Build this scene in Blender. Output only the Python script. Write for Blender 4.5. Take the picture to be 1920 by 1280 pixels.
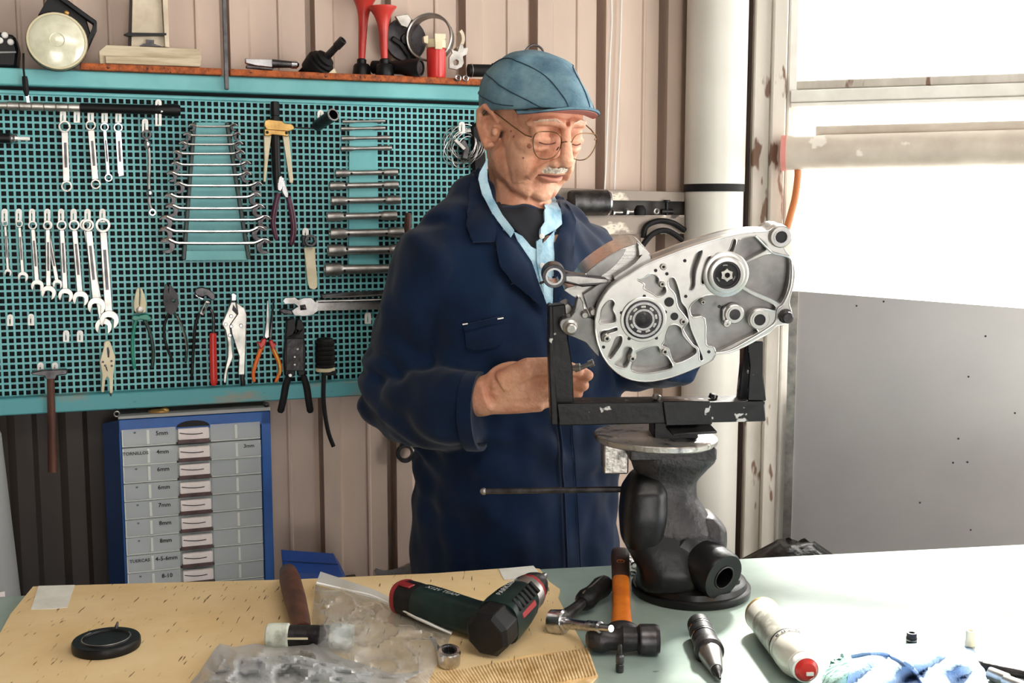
import bpy, bmesh, math, random
from mathutils import Vector, Matrix, noise
from mathutils.geometry import tessellate_polygon
from mathutils.bvhtree import BVHTree

for _o in list(bpy.data.objects):
    bpy.data.objects.remove(_o)
SC = bpy.context.scene
COL = SC.collection
random.seed(7)

# ---------------------------------------------------------------- camera
FPX, CXP, CYP, CAMZ = 2100.0, 960.0, 640.0, 1.43
PITCH = math.atan(245.0 / FPX)
cam = bpy.data.cameras.new('camera')
cam.sensor_width = 36.0
cam.lens = FPX / 1920.0 * 36.0
cam.clip_start = 0.02
camo = bpy.data.objects.new('camera', cam)
COL.objects.link(camo)
camo.location = (0, 0, CAMZ)
camo.rotation_euler = (math.pi / 2 - PITCH, 0, 0)
SC.camera = camo

# ---------------------------------------------------------------- world, light, exposure
W = bpy.data.worlds.new('sky')
SC.world = W
W.use_nodes = True
_bg = W.node_tree.nodes['Background']
_bg.inputs[0].default_value = (1.0, 0.965, 0.92, 1)
_bg.inputs[1].default_value = 8.0
def area_lamp(name, loc, target, sx, sy, power, col):
    l = bpy.data.lights.new(name, 'AREA')
    l.shape = 'RECTANGLE'; l.size = sx; l.size_y = sy; l.energy = power; l.color = col
    o = bpy.data.objects.new(name, l); COL.objects.link(o)
    o.location = loc
    o.rotation_euler = (Vector(target) - Vector(loc)).to_track_quat('-Z', 'Y').to_euler()
    return o
sun = bpy.data.lights.new('sun', 'SUN'); sun.energy = 15.5; sun.angle = math.radians(7); sun.color = (1.0, 0.95, 0.87)
suno = bpy.data.objects.new('sun', sun); COL.objects.link(suno)
suno.rotation_euler = Vector((-0.36, -1.0, -0.80)).to_track_quat('-Z', 'Y').to_euler()
area_lamp('overhead_fill_light', (0.55, 0.35, 2.52), (0.45, 0.75, 0.9), 1.5, 0.5, 19, (1.0, 0.93, 0.84))  # unseen lamp added overhead to brighten the bench and face
SC.view_settings.view_transform = 'Standard'
SC.view_settings.look = 'None'
SC.view_settings.gamma = 1.0
SC.view_settings.use_curve_mapping = False
SC.view_settings.exposure = 0.0
SC.cycles.use_denoising = True
SC.cycles.max_bounces = 8
SC.cycles.transparent_max_bounces = 24

# ---------------------------------------------------------------- pixel -> place helpers
_ct, _st = math.cos(PITCH), math.sin(PITCH)
CAM = Vector((0, 0, CAMZ))
def ray(px, py):
    a = (px - CXP) / FPX; b = (CYP - py) / FPX
    return Vector((a, _ct + b * _st, -_st + b * _ct))
def P(px, py, Y):
    d = ray(px, py); return CAM + d * (Y / d.y)
def onz(px, py, z):
    d = ray(px, py); return CAM + d * ((z - CAMZ) / d.z)
class Fr:
    """a plane in the place; call with a pixel to get the point on it"""
    def __init__(s, p, n):
        s.p = Vector(p); s.n = Vector(n).normalized()
        s.u = Vector((-s.n.y, s.n.x, 0)).normalized()
        s.v = s.n.cross(s.u)
    def __call__(s, px, py, off=0.0):
        d = ray(px, py); q = s.p + s.n * off
        return CAM + d * ((q - CAM).dot(s.n) / d.dot(s.n))
    def scale(s, px, py):          # metres per pixel there (vertical)
        return (s(px, py + 1) - s(px, py)).length

# ---------------------------------------------------------------- materials
def lin(r, g, b):
    f = lambda c: (c / 255 / 12.92) if c / 255 <= 0.04045 else ((c / 255 + 0.055) / 1.055) ** 2.4
    return (f(r), f(g), f(b), 1.0)
MATS = {}
def M(name, col, rough=0.5, metal=0.0, col2=None, scale=30.0, lo=0.4, hi=0.65, bump=0.0, bscale=None, coat=0.0,
      stretch=(1, 1, 1), spots=None, sscale=60.0, sth=0.68, spec=0.5, trans=0.0, alpha=1.0, sheen=0.0, detail=4.0, rvar=0.0, sstretch=None):
    m = bpy.data.materials.new(name); m.use_nodes = True
    nt = m.node_tree; N = nt.nodes; L = nt.links
    b = N['Principled BSDF']
    b.inputs['Base Color'].default_value = lin(*col)
    b.inputs['Roughness'].default_value = rough
    b.inputs['Metallic'].default_value = metal
    b.inputs['Specular IOR Level'].default_value = spec
    b.inputs['Coat Weight'].default_value = coat
    b.inputs['Coat Roughness'].default_value = 0.12
    b.inputs['Transmission Weight'].default_value = trans
    b.inputs['Alpha'].default_value = alpha
    b.inputs['Sheen Weight'].default_value = sheen
    tc = N.new('ShaderNodeTexCoord'); mp = N.new('ShaderNodeMapping')
    mp.inputs['Scale'].default_value = stretch
    L.new(tc.outputs['Object'], mp.inputs['Vector'])
    last = None
    if col2 is not None:
        n = N.new('ShaderNodeTexNoise'); n.inputs['Scale'].default_value = scale; n.inputs['Detail'].default_value = detail
        n.inputs['Roughness'].default_value = 0.6
        L.new(mp.outputs[0], n.inputs['Vector'])
        r = N.new('ShaderNodeMapRange'); r.inputs[1].default_value = lo; r.inputs[2].default_value = hi
        L.new(n.outputs['Fac'], r.inputs[0])
        mx = N.new('ShaderNodeMix'); mx.data_type = 'RGBA'
        mx.inputs[6].default_value = lin(*col); mx.inputs[7].default_value = lin(*col2)
        L.new(r.outputs[0], mx.inputs[0]); last = mx.outputs[2]
        if rvar:
            rr = N.new('ShaderNodeMapRange'); rr.inputs[3].default_value = rough; rr.inputs[4].default_value = rough + rvar
            L.new(r.outputs[0], rr.inputs[0]); L.new(rr.outputs[0], b.inputs['Roughness'])
    if spots is not None:
        mp2 = mp
        if sstretch is not None:
            mp2 = N.new('ShaderNodeMapping'); mp2.inputs['Scale'].default_value = sstretch
            L.new(tc.outputs['Object'], mp2.inputs['Vector'])
        n = N.new('ShaderNodeTexNoise'); n.inputs['Scale'].default_value = sscale; n.inputs['Detail'].default_value = 3.0
        L.new(mp2.outputs[0], n.inputs['Vector'])
        r = N.new('ShaderNodeMapRange'); r.inputs[1].default_value = sth; r.inputs[2].default_value = sth + 0.04
        L.new(n.outputs['Fac'], r.inputs[0])
        mx = N.new('ShaderNodeMix'); mx.data_type = 'RGBA'
        if last is not None: L.new(last, mx.inputs[6])
        else: mx.inputs[6].default_value = lin(*col)
        mx.inputs[7].default_value = lin(*spots)
        L.new(r.outputs[0], mx.inputs[0]); last = mx.outputs[2]
    if last is not None: L.new(last, b.inputs['Base Color'])
    if bump:
        n = N.new('ShaderNodeTexNoise'); n.inputs['Scale'].default_value = bscale or scale * 3; n.inputs['Detail'].default_value = 5
        L.new(mp.outputs[0], n.inputs['Vector'])
        bp = N.new('ShaderNodeBump'); bp.inputs['Strength'].default_value = bump; bp.inputs['Distance'].default_value = 0.004
        L.new(n.outputs['Fac'], bp.inputs['Height']); L.new(bp.outputs[0], b.inputs['Normal'])
    MATS[name] = m
    return m
def film(name, tint, opacity, rough=0.12, white=0.25):
    """thin clear plastic or glass: see-through with a Fresnel gloss"""
    m = bpy.data.materials.new(name); m.use_nodes = True
    nt = m.node_tree; N = nt.nodes; L = nt.links
    for n in list(N): N.remove(n)
    out = N.new('ShaderNodeOutputMaterial')
    tr = N.new('ShaderNodeBsdfTransparent'); tr.inputs[0].default_value = (tint[0], tint[1], tint[2], 1)
    d0_ = N.new('ShaderNodeBsdfDiffuse'); d0_.inputs[0].default_value = (0.9, 0.92, 0.94, 1)
    d1_ = N.new('ShaderNodeBsdfTranslucent'); d1_.inputs[0].default_value = (0.9, 0.92, 0.94, 1)
    df = N.new('ShaderNodeMixShader'); df.inputs[0].default_value = 0.4
    L.new(d0_.outputs[0], df.inputs[1]); L.new(d1_.outputs[0], df.inputs[2])
    gl = N.new('ShaderNodeBsdfGlossy'); gl.inputs[1].default_value = rough
    m1 = N.new('ShaderNodeMixShader'); m1.inputs[0].default_value = white
    L.new(tr.outputs[0], m1.inputs[1]); L.new(df.outputs[0], m1.inputs[2])
    fr = N.new('ShaderNodeLayerWeight'); fr.inputs[0].default_value = 0.5
    pw = N.new('ShaderNodeMath'); pw.operation = 'POWER'; pw.inputs[1].default_value = 4.0
    L.new(fr.outputs['Facing'], pw.inputs[0])
    ad = N.new('ShaderNodeMath'); ad.operation = 'MULTIPLY_ADD'; ad.inputs[1].default_value = 0.6; ad.inputs[2].default_value = opacity + 0.03; ad.use_clamp = True
    L.new(pw.outputs[0], ad.inputs[0])
    m2 = N.new('ShaderNodeMixShader'); L.new(ad.outputs[0], m2.inputs[0])
    L.new(m1.outputs[0], m2.inputs[1]); L.new(gl.outputs[0], m2.inputs[2])
    L.new(m2.outputs[0], out.inputs[0])
    MATS[name] = m
    return m

# ---------------------------------------------------------------- mesh building
def arc(cx, cy, r, a0, a1, n=12, ry=None):
    ry = r if ry is None else ry
    return [(cx + r * math.cos(math.radians(a0 + (a1 - a0) * i / n)), cy + ry * math.sin(math.radians(a0 + (a1 - a0) * i / n))) for i in range(n + 1)]
def circ(cx, cy, r, n=20, ry=None):
    return arc(cx, cy, r, 0, 360 * (n - 1) / n, n - 1, ry)
def spline(pts, n=6, closed=False):
    """Catmull-Rom through the points (any dimension)"""
    out = []; m = len(pts)
    rng = range(m if closed else m - 1)
    for i in rng:
        if closed: p0, p1, p2, p3 = pts[(i - 1) % m], pts[i], pts[(i + 1) % m], pts[(i + 2) % m]
        else: p0, p1, p2, p3 = pts[max(i - 1, 0)], pts[i], pts[i + 1], pts[min(i + 2, m - 1)]
        for k in range(n):
            t = k / n
            out.append(tuple(0.5 * (2 * b + (c - a) * t + (2 * a - 5 * b + 4 * c - d) * t * t + (3 * b - a - 3 * c + d) * t ** 3) for a, b, c, d in zip(p0, p1, p2, p3)))
    if not closed: out.append(tuple(pts[-1]))
    return out
def band(path, w):
    """closed outline of a pixel path with widths w (number or list)"""
    if not isinstance(w, (list, tuple)): w = [w] * len(path)
    L_, R_ = [], []
    for i, p in enumerate(path):
        a = path[max(i - 1, 0)]; b = path[min(i + 1, len(path) - 1)]
        dx, dy = b[0] - a[0], b[1] - a[1]; l = math.hypot(dx, dy) or 1
        nx, ny = -dy / l, dx / l
        L_.append((p[0] + nx * w[i] / 2, p[1] + ny * w[i] / 2)); R_.append((p[0] - nx * w[i] / 2, p[1] - ny * w[i] / 2))
    return L_ + R_[::-1]
class G:
    def __init__(s): s.v = []; s.f = []
    def add(s, vs, fs):
        b = len(s.v); s.v += [Vector(v) for v in vs]; s.f += [tuple(i + b for i in f) for f in fs]; return s
    def solid(s, front, back, tris):
        n = len(front); fs = []
        for t in tris: fs.append(tuple(t)); fs.append(tuple(i + n for i in reversed(t)))
        return s.add(list(front) + list(back), fs)
    def prism(s, fr, poly, off, depth, holes=()):
        """pixel outline on plane fr raised by off, going depth back into the plane"""
        loops = [list(poly)] + [list(h) for h in holes]
        fl = [[fr(x, y, off) for x, y in lp] for lp in loops]
        return s.prism3(fl, -fr.n * depth, fr.n)
    def prism3(s, loops, ext, n):
        ext = Vector(ext); n = Vector(n)
        u = n.orthogonal().normalized(); v = n.cross(u)
        flat = [p for lp in loops for p in lp]
        tris = tessellate_polygon([[Vector((p.dot(u), p.dot(v), 0)) for p in lp] for lp in loops])
        tt = []
        for a, b, c in tris:
            nn = (flat[b] - flat[a]).cross(flat[c] - flat[a])
            tt.append((a, b, c) if nn.dot(n) > 0 else (a, c, b))
        m = len(flat); back = [p + ext for p in flat]
        fs = list(tt) + [(c + m, b + m, a + m) for a, b, c in tt]
        st = 0
        for k, lp in enumerate(loops):
            q = len(lp); ar = Vector((0, 0, 0))
            for i in range(q): ar += lp[i].cross(lp[(i + 1) % q])
            ccw = ar.dot(n) > 0
            for i in range(q):
                a, b = st + i, st + (i + 1) % q
                if (k == 0) == ccw: fs.append((a, a + m, b + m, b))
                else: fs.append((b, b + m, a + m, a))
            st += q
        return s.add(flat + back, fs)
    def tube(s, pts, rad, seg=10, caps=True, flat=1.0, closed=False, up=None):
        pts = [Vector(p) for p in pts]; n = len(pts)
        if not isinstance(rad, (list, tuple)): rad = [rad] * n
        vs, fs = [], []; nrm = None
        for i in range(n):
            a = pts[(i - 1) % n] if closed else pts[max(i - 1, 0)]; b = pts[(i + 1) % n] if closed else pts[min(i + 1, n - 1)]
            t = (b - a)
            t = t.normalized() if t.length > 1e-9 else Vector((0, 0, 1))
            if nrm is None:
                nrm = Vector(up) if up is not None else t.orthogonal()
            nrm = (nrm - t * nrm.dot(t))
            nrm = nrm.normalized() if nrm.length > 1e-9 else t.orthogonal().normalized()
            bi = t.cross(nrm)
            for k in range(seg):
                an = 2 * math.pi * k / seg
                vs.append(pts[i] + (nrm * math.cos(an) * flat + bi * math.sin(an)) * rad[i])
        m = n if closed else n - 1
        for i in range(m):
            j = (i + 1) % n
            for k in range(seg):
                k2 = (k + 1) % seg
                fs.append((i * seg + k, i * seg + k2, j * seg + k2, j * seg + k))
        if caps and not closed:
            fs.append(tuple(reversed(range(seg)))); fs.append(tuple((n - 1) * seg + k for k in range(seg)))
        return s.add(vs, fs)
    def lathe(s, o, d, prof, seg=24, cap0=True, cap1=True):
        """profile of (distance along d, radius)"""
        o = Vector(o); d = Vector(d).normalized(); u = d.orthogonal().normalized(); w = d.cross(u)
        vs, fs = [], []; n = len(prof)
        for t, r in prof:
            for k in range(seg):
                an = 2 * math.pi * k / seg
                vs.append(o + d * t + (u * math.cos(an) + w * math.sin(an)) * r)
        for i in range(n - 1):
            for k in range(seg):
                k2 = (k + 1) % seg
                fs.append((i * seg + k, i * seg + k2, (i + 1) * seg + k2, (i + 1) * seg + k))
        if cap0: fs.append(tuple(reversed(range(seg))))
        if cap1: fs.append(tuple((n - 1) * seg + k for k in range(seg)))
        return s.add(vs, fs)
    def box(s, c, ax, ay, az):
        """centre and three half-axis vectors"""
        c = Vector(c); ax, ay, az = Vector(ax), Vector(ay), Vector(az)
        vs = [c + ax * i + ay * j + az * k for i in (-1, 1) for j in (-1, 1) for k in (-1, 1)]
        fs = [(0, 1, 3, 2), (4, 6, 7, 5), (0, 4, 5, 1), (2, 3, 7, 6), (0, 2, 6, 4), (1, 5, 7, 3)]
        if ax.cross(ay).dot(az) < 0: fs = [tuple(reversed(f)) for f in fs]
        return s.add(vs, fs)
    def ell(s, c, rx, ry, rz, rot=None, nu=20, nv=12):
        c = Vector(c); vs = []; fs = []
        R = rot or Matrix.Identity(3)
        for j in range(1, nv):
            th = math.pi * j / nv
            for i in range(nu):
                ph = 2 * math.pi * i / nu
                vs.append(c + R @ Vector((rx * math.sin(th) * math.cos(ph), ry * math.sin(th) * math.sin(ph), rz * math.cos(th))))
        top = len(vs); vs.append(c + R @ Vector((0, 0, rz))); vs.append(c + R @ Vector((0, 0, -rz)))
        for j in range(nv - 2):
            for i in range(nu):
                i2 = (i + 1) % nu
                fs.append((j * nu + i, (j + 1) * nu + i, (j + 1) * nu + i2, j * nu + i2))
        for i in range(nu):
            i2 = (i + 1) % nu
            fs.append((top, i, i2)); fs.append((top + 1, (nv - 2) * nu + i2, (nv - 2) * nu + i))
        return s.add(vs, fs)
    def loft(s, rings, cap=True, closed=True):
        n = len(rings[0]); vs = [p for r in rings for p in r]; fs = []
        for i in range(len(rings) - 1):
            for k in range(n if closed else n - 1):
                k2 = (k + 1) % n
                fs.append((i * n + k, i * n + k2, (i + 1) * n + k2, (i + 1) * n + k))
        if cap and closed:
            fs.append(tuple(reversed(range(n)))); fs.append(tuple((len(rings) - 1) * n + k for k in range(n)))
        return s.add(vs, fs)
    def obj(s, name, mat, parent=None, ang=32, bevel=0.0, seg=1, label=None, cat=None, group=None, kind=None, recalc=False, base=None):
        me = bpy.data.meshes.new(name)
        if base is None:
            lo = [min(v[i] for v in s.v) for i in range(3)]; hi = [max(v[i] for v in s.v) for i in range(3)]
            base = Vector(((lo[0] + hi[0]) / 2, (lo[1] + hi[1]) / 2, lo[2] if parent is None else (lo[2] + hi[2]) / 2))
        me.from_pydata([v - base for v in s.v], [], s.f)
        if recalc:
            bm = bmesh.new(); bm.from_mesh(me); bmesh.ops.recalc_face_normals(bm, faces=bm.faces); bm.to_mesh(me); bm.free()
        if ang:
            bm = bmesh.new(); bm.from_mesh(me); th = math.radians(ang)
            for f in bm.faces: f.smooth = True
            for e in bm.edges:
                if len(e.link_faces) == 2: e.smooth = e.calc_face_angle(0) < th
            bm.to_mesh(me); bm.free()
        me.update()
        o = bpy.data.objects.new(name, me); COL.objects.link(o)
        if isinstance(mat, str): mat = MATS[mat]
        me.materials.append(mat)
        o.location = base
        if parent is not None: o.parent = parent; o.location = base - wloc(parent)
        if bevel:
            b = o.modifiers.new('bevel', 'BEVEL'); b.width = bevel; b.segments = seg; b.limit_method = 'ANGLE'; b.angle_limit = math.radians(40)
            b.harden_normals = False
        return tag(o, label, cat, group, kind)
def wloc(o):
    p = Vector(o.location)
    while o.parent is not None:
        o = o.parent; p = p + Vector(o.location)
    return p
def tag(o, label=None, cat=None, group=None, kind=None):
    if label: o['label'] = label
    if cat: o['category'] = cat
    if group: o['group'] = group
    if kind: o['kind'] = kind
    return o
def T(name, label, cat, loc, group=None):
    o = bpy.data.objects.new(name, None); COL.objects.link(o); o.location = loc; o.empty_display_size = 0.02
    return tag(o, label, cat, group)
def text(name, s, origin, xdir, ydir, size, mat, parent, ext=0.0002, shear=0.0, bold=0.0):
    """flat lettering as a mesh lying on a surface"""
    cu = bpy.data.curves.new(name, 'FONT'); cu.body = s; cu.size = 1.0; cu.shear = shear; cu.offset = bold
    cu.align_x = 'CENTER'; cu.align_y = 'CENTER'; cu.resolution_u = 2
    to = bpy.data.objects.new('tmp', cu); COL.objects.link(to)
    dg = bpy.context.evaluated_depsgraph_get()
    me = to.to_mesh()
    x = Vector(xdir).normalized(); y = Vector(ydir).normalized(); z = x.cross(y); o = Vector(origin)
    vs = [o + x * v.co.x * size + y * v.co.y * size + z * ext for v in me.vertices]
    fs = [tuple(p.vertices) for p in me.polygons]
    to.to_mesh_clear(); bpy.data.objects.remove(to); bpy.data.curves.remove(cu)
    g = G(); g.add(vs, fs)
    return g.obj(name, mat, parent, ang=0)
def gridpoly(poly, step):
    """fill a pixel polygon with a regular grid mesh"""
    bm = bmesh.new()
    vs = [bm.verts.new((x, y, 0)) for x, y in poly]
    bm.faces.new(vs)
    xs = [p[0] for p in poly]; ys = [p[1] for p in poly]
    x = min(xs) + step * 0.51
    while x < max(xs):
        bmesh.ops.bisect_plane(bm, geom=bm.verts[:] + bm.edges[:] + bm.faces[:], plane_co=(x, 0, 0), plane_no=(1, 0, 0)); x += step
    y = min(ys) + step * 0.51
    while y < max(ys):
        bmesh.ops.bisect_plane(bm, geom=bm.verts[:] + bm.edges[:] + bm.faces[:], plane_co=(0, y, 0), plane_no=(0, 1, 0)); y += step
    bmesh.ops.triangulate(bm, faces=[f for f in bm.faces if len(f.verts) > 4])
    bm.verts.index_update()
    out = [(v.co.x, v.co.y) for v in bm.verts], [tuple(v.index for v in f.verts) for f in bm.faces]
    bm.free(); return out
def shell(pts, fs, thick, toward=None):
    """thickened open surface; toward() gives each point's direction of thickness"""
    g = G(); n = len(pts)
    bm = bmesh.new(); bv = [bm.verts.new(p) for p in pts]; bm.verts.ensure_lookup_table()
    for f in fs:
        try: bm.faces.new([bv[i] for i in f])
        except ValueError: pass
    bm.normal_update()
    nr = [v.normal.copy() for v in bm.verts]
    bd = [(e.verts[0].index, e.verts[1].index, e.link_loops[0].vert.index) for e in bm.edges if len(e.link_faces) == 1]
    bm.verts.index_update()
    bd = []
    for e in bm.edges:
        if len(e.link_faces) == 1:
            l = e.link_loops[0]; bd.append((l.vert.index, l.link_loop_next.vert.index))
    bm.free()
    sgn = 1.0
    if toward is not None:
        s_ = sum(nr[i].dot(toward) for i in range(n)); sgn = 1.0 if s_ > 0 else -1.0
    back = [Vector(pts[i]) - nr[i] * sgn * thick for i in range(n)]
    F = []
    for f in fs:
        if sgn > 0: F.append(tuple(f)); F.append(tuple(i + n for i in reversed(f)))
        else: F.append(tuple(reversed(f))); F.append(tuple(i + n for i in f))
    for a, b in bd:
        F.append((b, a, a + n, b + n) if sgn > 0 else (a, b, b + n, a + n))
    return g.add(list(pts) + back, F)
def remesh(g, voxel, smooth=4, factor=0.5):
    """one continuous skin around overlapping solids"""
    me = bpy.data.meshes.new('tmp'); me.from_pydata(g.v, [], g.f)
    o = bpy.data.objects.new('tmp', me); COL.objects.link(o)
    r = o.modifiers.new('r', 'REMESH'); r.mode = 'VOXEL'; r.voxel_size = voxel
    if smooth:
        s_ = o.modifiers.new('s', 'SMOOTH'); s_.iterations = smooth; s_.factor = factor
    dg = bpy.context.evaluated_depsgraph_get()
    e = o.evaluated_get(dg).to_mesh()
    out = G(); out.v = [v.co.copy() for v in e.vertices]; out.f = [tuple(p.vertices) for p in e.polygons]
    o.evaluated_get(dg).to_mesh_clear()
    bpy.data.objects.remove(o); bpy.data.meshes.remove(me)
    return out

# ================================================================ MATERIALS
M('wall_paint', (204, 182, 166), 0.5, 0, (184, 164, 150), 5, bump=0.05, bscale=60, stretch=(1, 1, 0.35), spots=(120, 100, 88), sscale=9, sth=0.74)
M('wall_shade', (56, 48, 44), 0.6, 0, (40, 35, 33), 6, stretch=(1, 1, 0.2))  # shade of the lower wall put into this colour
M('plaster', (128, 120, 112), 0.8, 0, (108, 102, 96), 4)
M('concrete', (110, 106, 100), 0.85, 0, (85, 82, 78), 6, bump=0.2)
M('teal', (118, 192, 196), 0.42, 0, (96, 172, 178), 7, spots=(60, 84, 84), sscale=30, sth=0.74, bump=0.03)
M('teal_worn', (84, 160, 168), 0.5, 0, (150, 140, 122), 7, lo=0.52, hi=0.66, stretch=(1, 1, 3), spots=(70, 84, 84), sscale=40, sth=0.7)
M('gap_shade', (7, 9, 14), 0.8)
M('chipboard', (186, 96, 44), 0.75, 0, (120, 58, 28), 90, bump=0.4, spots=(70, 36, 22), sscale=130, sth=0.66)
M('white_paint_old', (208, 202, 192), 0.6, 0, (172, 164, 152), 9, spots=(122, 94, 78), sscale=30, sth=0.6, stretch=(1, 1, 0.3), bump=0.25, bscale=60)
M('white_paint', (236, 234, 228), 0.45, 0, (216, 212, 204), 8)
M('dark_wood', (62, 46, 40), 0.7, 0, (44, 34, 30), 12, stretch=(1, 1, 0.2))
M('pvc', (222, 220, 212), 0.38, 0, (208, 205, 196), 3, spots=(150, 140, 126), sscale=60, sth=0.78)
M('black_rubber', (15, 15, 17), 0.6, 0, (24, 24, 26), 40, spec=.25)
M('galv', (178, 175, 174), 0.4, 0.5, (170, 167, 167), 3, bump=0.008, bscale=20, spots=(96, 92, 92), sscale=90, sth=0.8)
M('bench_paint', (158, 176, 168), 0.22, 0, (142, 162, 156), 7, spots=(34, 40, 42), sscale=20, sth=0.72, bump=0.03, bscale=20, spec=0.6)
M('cardboard', (238, 212, 164), 0.85, 0, (224, 192, 138), 9, bump=0.08, bscale=70, spots=(112, 84, 52), sscale=30, sth=0.655, sstretch=(8, .8, 1), lo=0.35, hi=0.75)
M('cardboard_raw', (236, 208, 160), 0.9, 0, (200, 164, 108), 40, spots=(60, 44, 28), sscale=60, sth=0.72)
M('paper', (240, 240, 232), 0.75, 0, (224, 224, 216), 18, bump=0.3, bscale=60)
M('chrome', (206, 206, 208), 0.2, 1.0, (150, 150, 154), 40, lo=0.45, hi=0.8, rvar=0.2)
M('steel', (188, 186, 184), 0.32, 1.0, (150, 146, 142), 30, bump=0.05, bscale=150, rvar=0.15)
M('steel_satin', (196, 193, 187), 0.36, 0.9, (152, 149, 144), 30, bump=0.05, bscale=150)
M('steel_dark', (96, 94, 96), 0.38, 0.9, (62, 60, 62), 36, bump=0.06, bscale=120)
M('iron', (66, 64, 66), 0.42, 0.75, (44, 42, 44), 30, bump=0.25, bscale=110)
M('black_paint', (10, 10, 12), 0.42, 0.0, (18, 18, 21), 22, spots=(176, 174, 172), sscale=60, sth=0.645, bump=0.2, bscale=80, spec=.25)
M('black_plastic', (16, 16, 19), 0.42, spec=.3)
M('white_plastic', (244, 244, 240), 0.35)
M('cream_metal', (226, 212, 188), 0.5, 0, (200, 184, 158), 14, spots=(110, 84, 62), sscale=50, sth=0.72)
M('wood_pale', (214, 200, 172), 0.7, 0, (178, 160, 130), 20, stretch=(0.3, 1, 4))
M('wood_brown', (96, 56, 40), 0.55, 0, (66, 38, 28), 30, stretch=(1, 1, 0.3), bump=0.1)
M('red_paint', (206, 62, 54), 0.35, 0, (170, 44, 40), 18, spots=(90, 40, 36), sscale=50, sth=0.72)
M('red_plastic', (206, 48, 44), 0.3)
M('orange_plastic', (232, 112, 38), 0.32)
M('yellow_plastic', (238, 190, 84), 0.35)
M('green_plastic', (22, 130, 110), 0.35)
M('dark_green', (30, 52, 48), 0.4)
M('purple_plastic', (78, 34, 58), 0.35)
M('brass', (214, 176, 110), 0.4, 0.75, (176, 136, 78), 30, spots=(90, 64, 40), sscale=70, sth=0.68)
M('bone', (236, 226, 196), 0.5, 0, (214, 202, 168), 18)
M('cab_blue', (24, 92, 172), 0.38, 0, (20, 78, 150), 10)
M('cab_navy', (22, 50, 92), 0.42, 0, (16, 40, 76), 10)
M('bin_blue', (18, 74, 160), 0.4)
M('ink', (16, 14, 16), 0.7)
M('lens_glass', (232, 230, 206), 0.18, 0.0, (206, 204, 176), 26, coat=1.0, bump=0.3, bscale=28)
M('rim_metal', (176, 168, 140), 0.35, 0.6)
M('orange_hose', (196, 116, 62), 0.5)
M('grey_plastic', (150, 152, 152), 0.5)

# ================================================================ STRUCTURE
PHI = math.radians(19.6)
NB = Vector((math.sin(PHI), -math.cos(PHI), 0))
BF = Fr((0, 2.25, 0), NB)                 # face of the perforated tool board
WB = Fr((0, 2.33, 0), NB)                 # base of the ribbed back wall
UD = BF.u; ZD = Vector((0, 0, 1))
BZ = 0.90                                 # bench top
def wall_u(px, py=50): return (WB(px, py) - WB.p).dot(UD)

g = G(); g.box((0.6, -0.4, -0.05), (3.2, 0, 0), (0, 3.4, 0), (0, 0, 0.05)); g.obj('floor', 'concrete', kind='structure', ang=0)
g = G(); g.box((0.6, 0.0, 2.72), (3.2, 0, 0), (0, 2.5, 0), (0, 0, 0.05)); g.obj('ceiling', 'plaster', kind='structure', ang=0)
# ribbed sheet wall
ribs = [wall_u(x) for x in (412, 572, 715, 855, 990, 1118, 1235)]
pitch = (ribs[-1] - ribs[0]) / 6
ribs = [ribs[0] - pitch * k for k in range(9, 0, -1)] + ribs + [ribs[-1] + pitch]
u_end = wall_u(1412)
prof = [(ribs[0] - 0.08, 0.0)]
for u0 in ribs:
    for du, h in ((0, 0), (0.0015, -0.034), (0.0155, -0.034), (0.017, 0.012), (0.05, 0.012), (0.056, 0.0), (0.105, 0.0), (0.108, 0.0035), (0.112, 0.0035), (0.115, 0.0)):
        if u0 + du < u_end: prof.append((u0 + du, h))
prof.append((u_end, 0.0))
g = G(); vs = []
for u, h in prof:
    for z in (0.0, 2.68):
        for hh in (h, h - 0.004):
            q = WB.p + UD * u + NB * hh; vs.append(Vector((q.x, q.y, z)))
fs = []
for i in range(len(prof) - 1):
    a = i * 4; b = a + 4
    fs += [(a, b, b + 2, a + 2), (a + 1, a + 3, b + 3, b + 1)]
g.add(vs, fs); wall_back = g.obj('wall_back', 'wall_paint', kind='structure', ang=20)
ZC = -2.62
g = G(); g.box((ZC + 0.02, -0.3, 1.34), (0.04, 0, 0), (0, 2.2, 0), (0, 0, 1.34)); g.obj('wall_left', 'plaster', kind='structure', ang=0)
# right wall plane: window above, sheet metal below
PSI = math.radians(18)
RWp = P(1482, 600, 2.44)
NR = Vector((-math.sin(PSI), -math.cos(PSI), 0))
RW = Fr((RWp.x, RWp.y, 0), NR)
def rwp(d, z, off=0.0):
    q = RW.p + RW.u * d + NR * off; return Vector((q.x, q.y, z))
Zs = RW(1490, 545).z
g = G()
g.box(rwp(1.35, Zs / 2 - 0.1, -0.05), RW.u * 1.35, NR * 0.03, ZD * (Zs / 2 - 0.1))
g.box(rwp(1.35, 2.57, -0.05), RW.u * 1.35, NR * 0.04, ZD * 0.12)
wr = g.obj('wall_right', 'plaster', kind='structure', ang=0)
# far right wall; its wide unseen opening is added as key light
e = rwp(2.7, 0)
g = G()
g.box((e.x + 0.04, e.y - 0.2, 1.34), (0.04, 0, 0), (0, 0.25, 0), (0, 0, 1.34))
g.box((e.x + 0.04, -1.85, 1.34), (0.04, 0, 0), (0, 0.65, 0), (0, 0, 1.34))
g.box((e.x + 0.04, 0.0, 2.6), (0.04, 0, 0), (0, 1.3, 0), (0, 0, 0.08))
g.obj('wall_side', 'plaster', kind='structure', ang=0)
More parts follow.
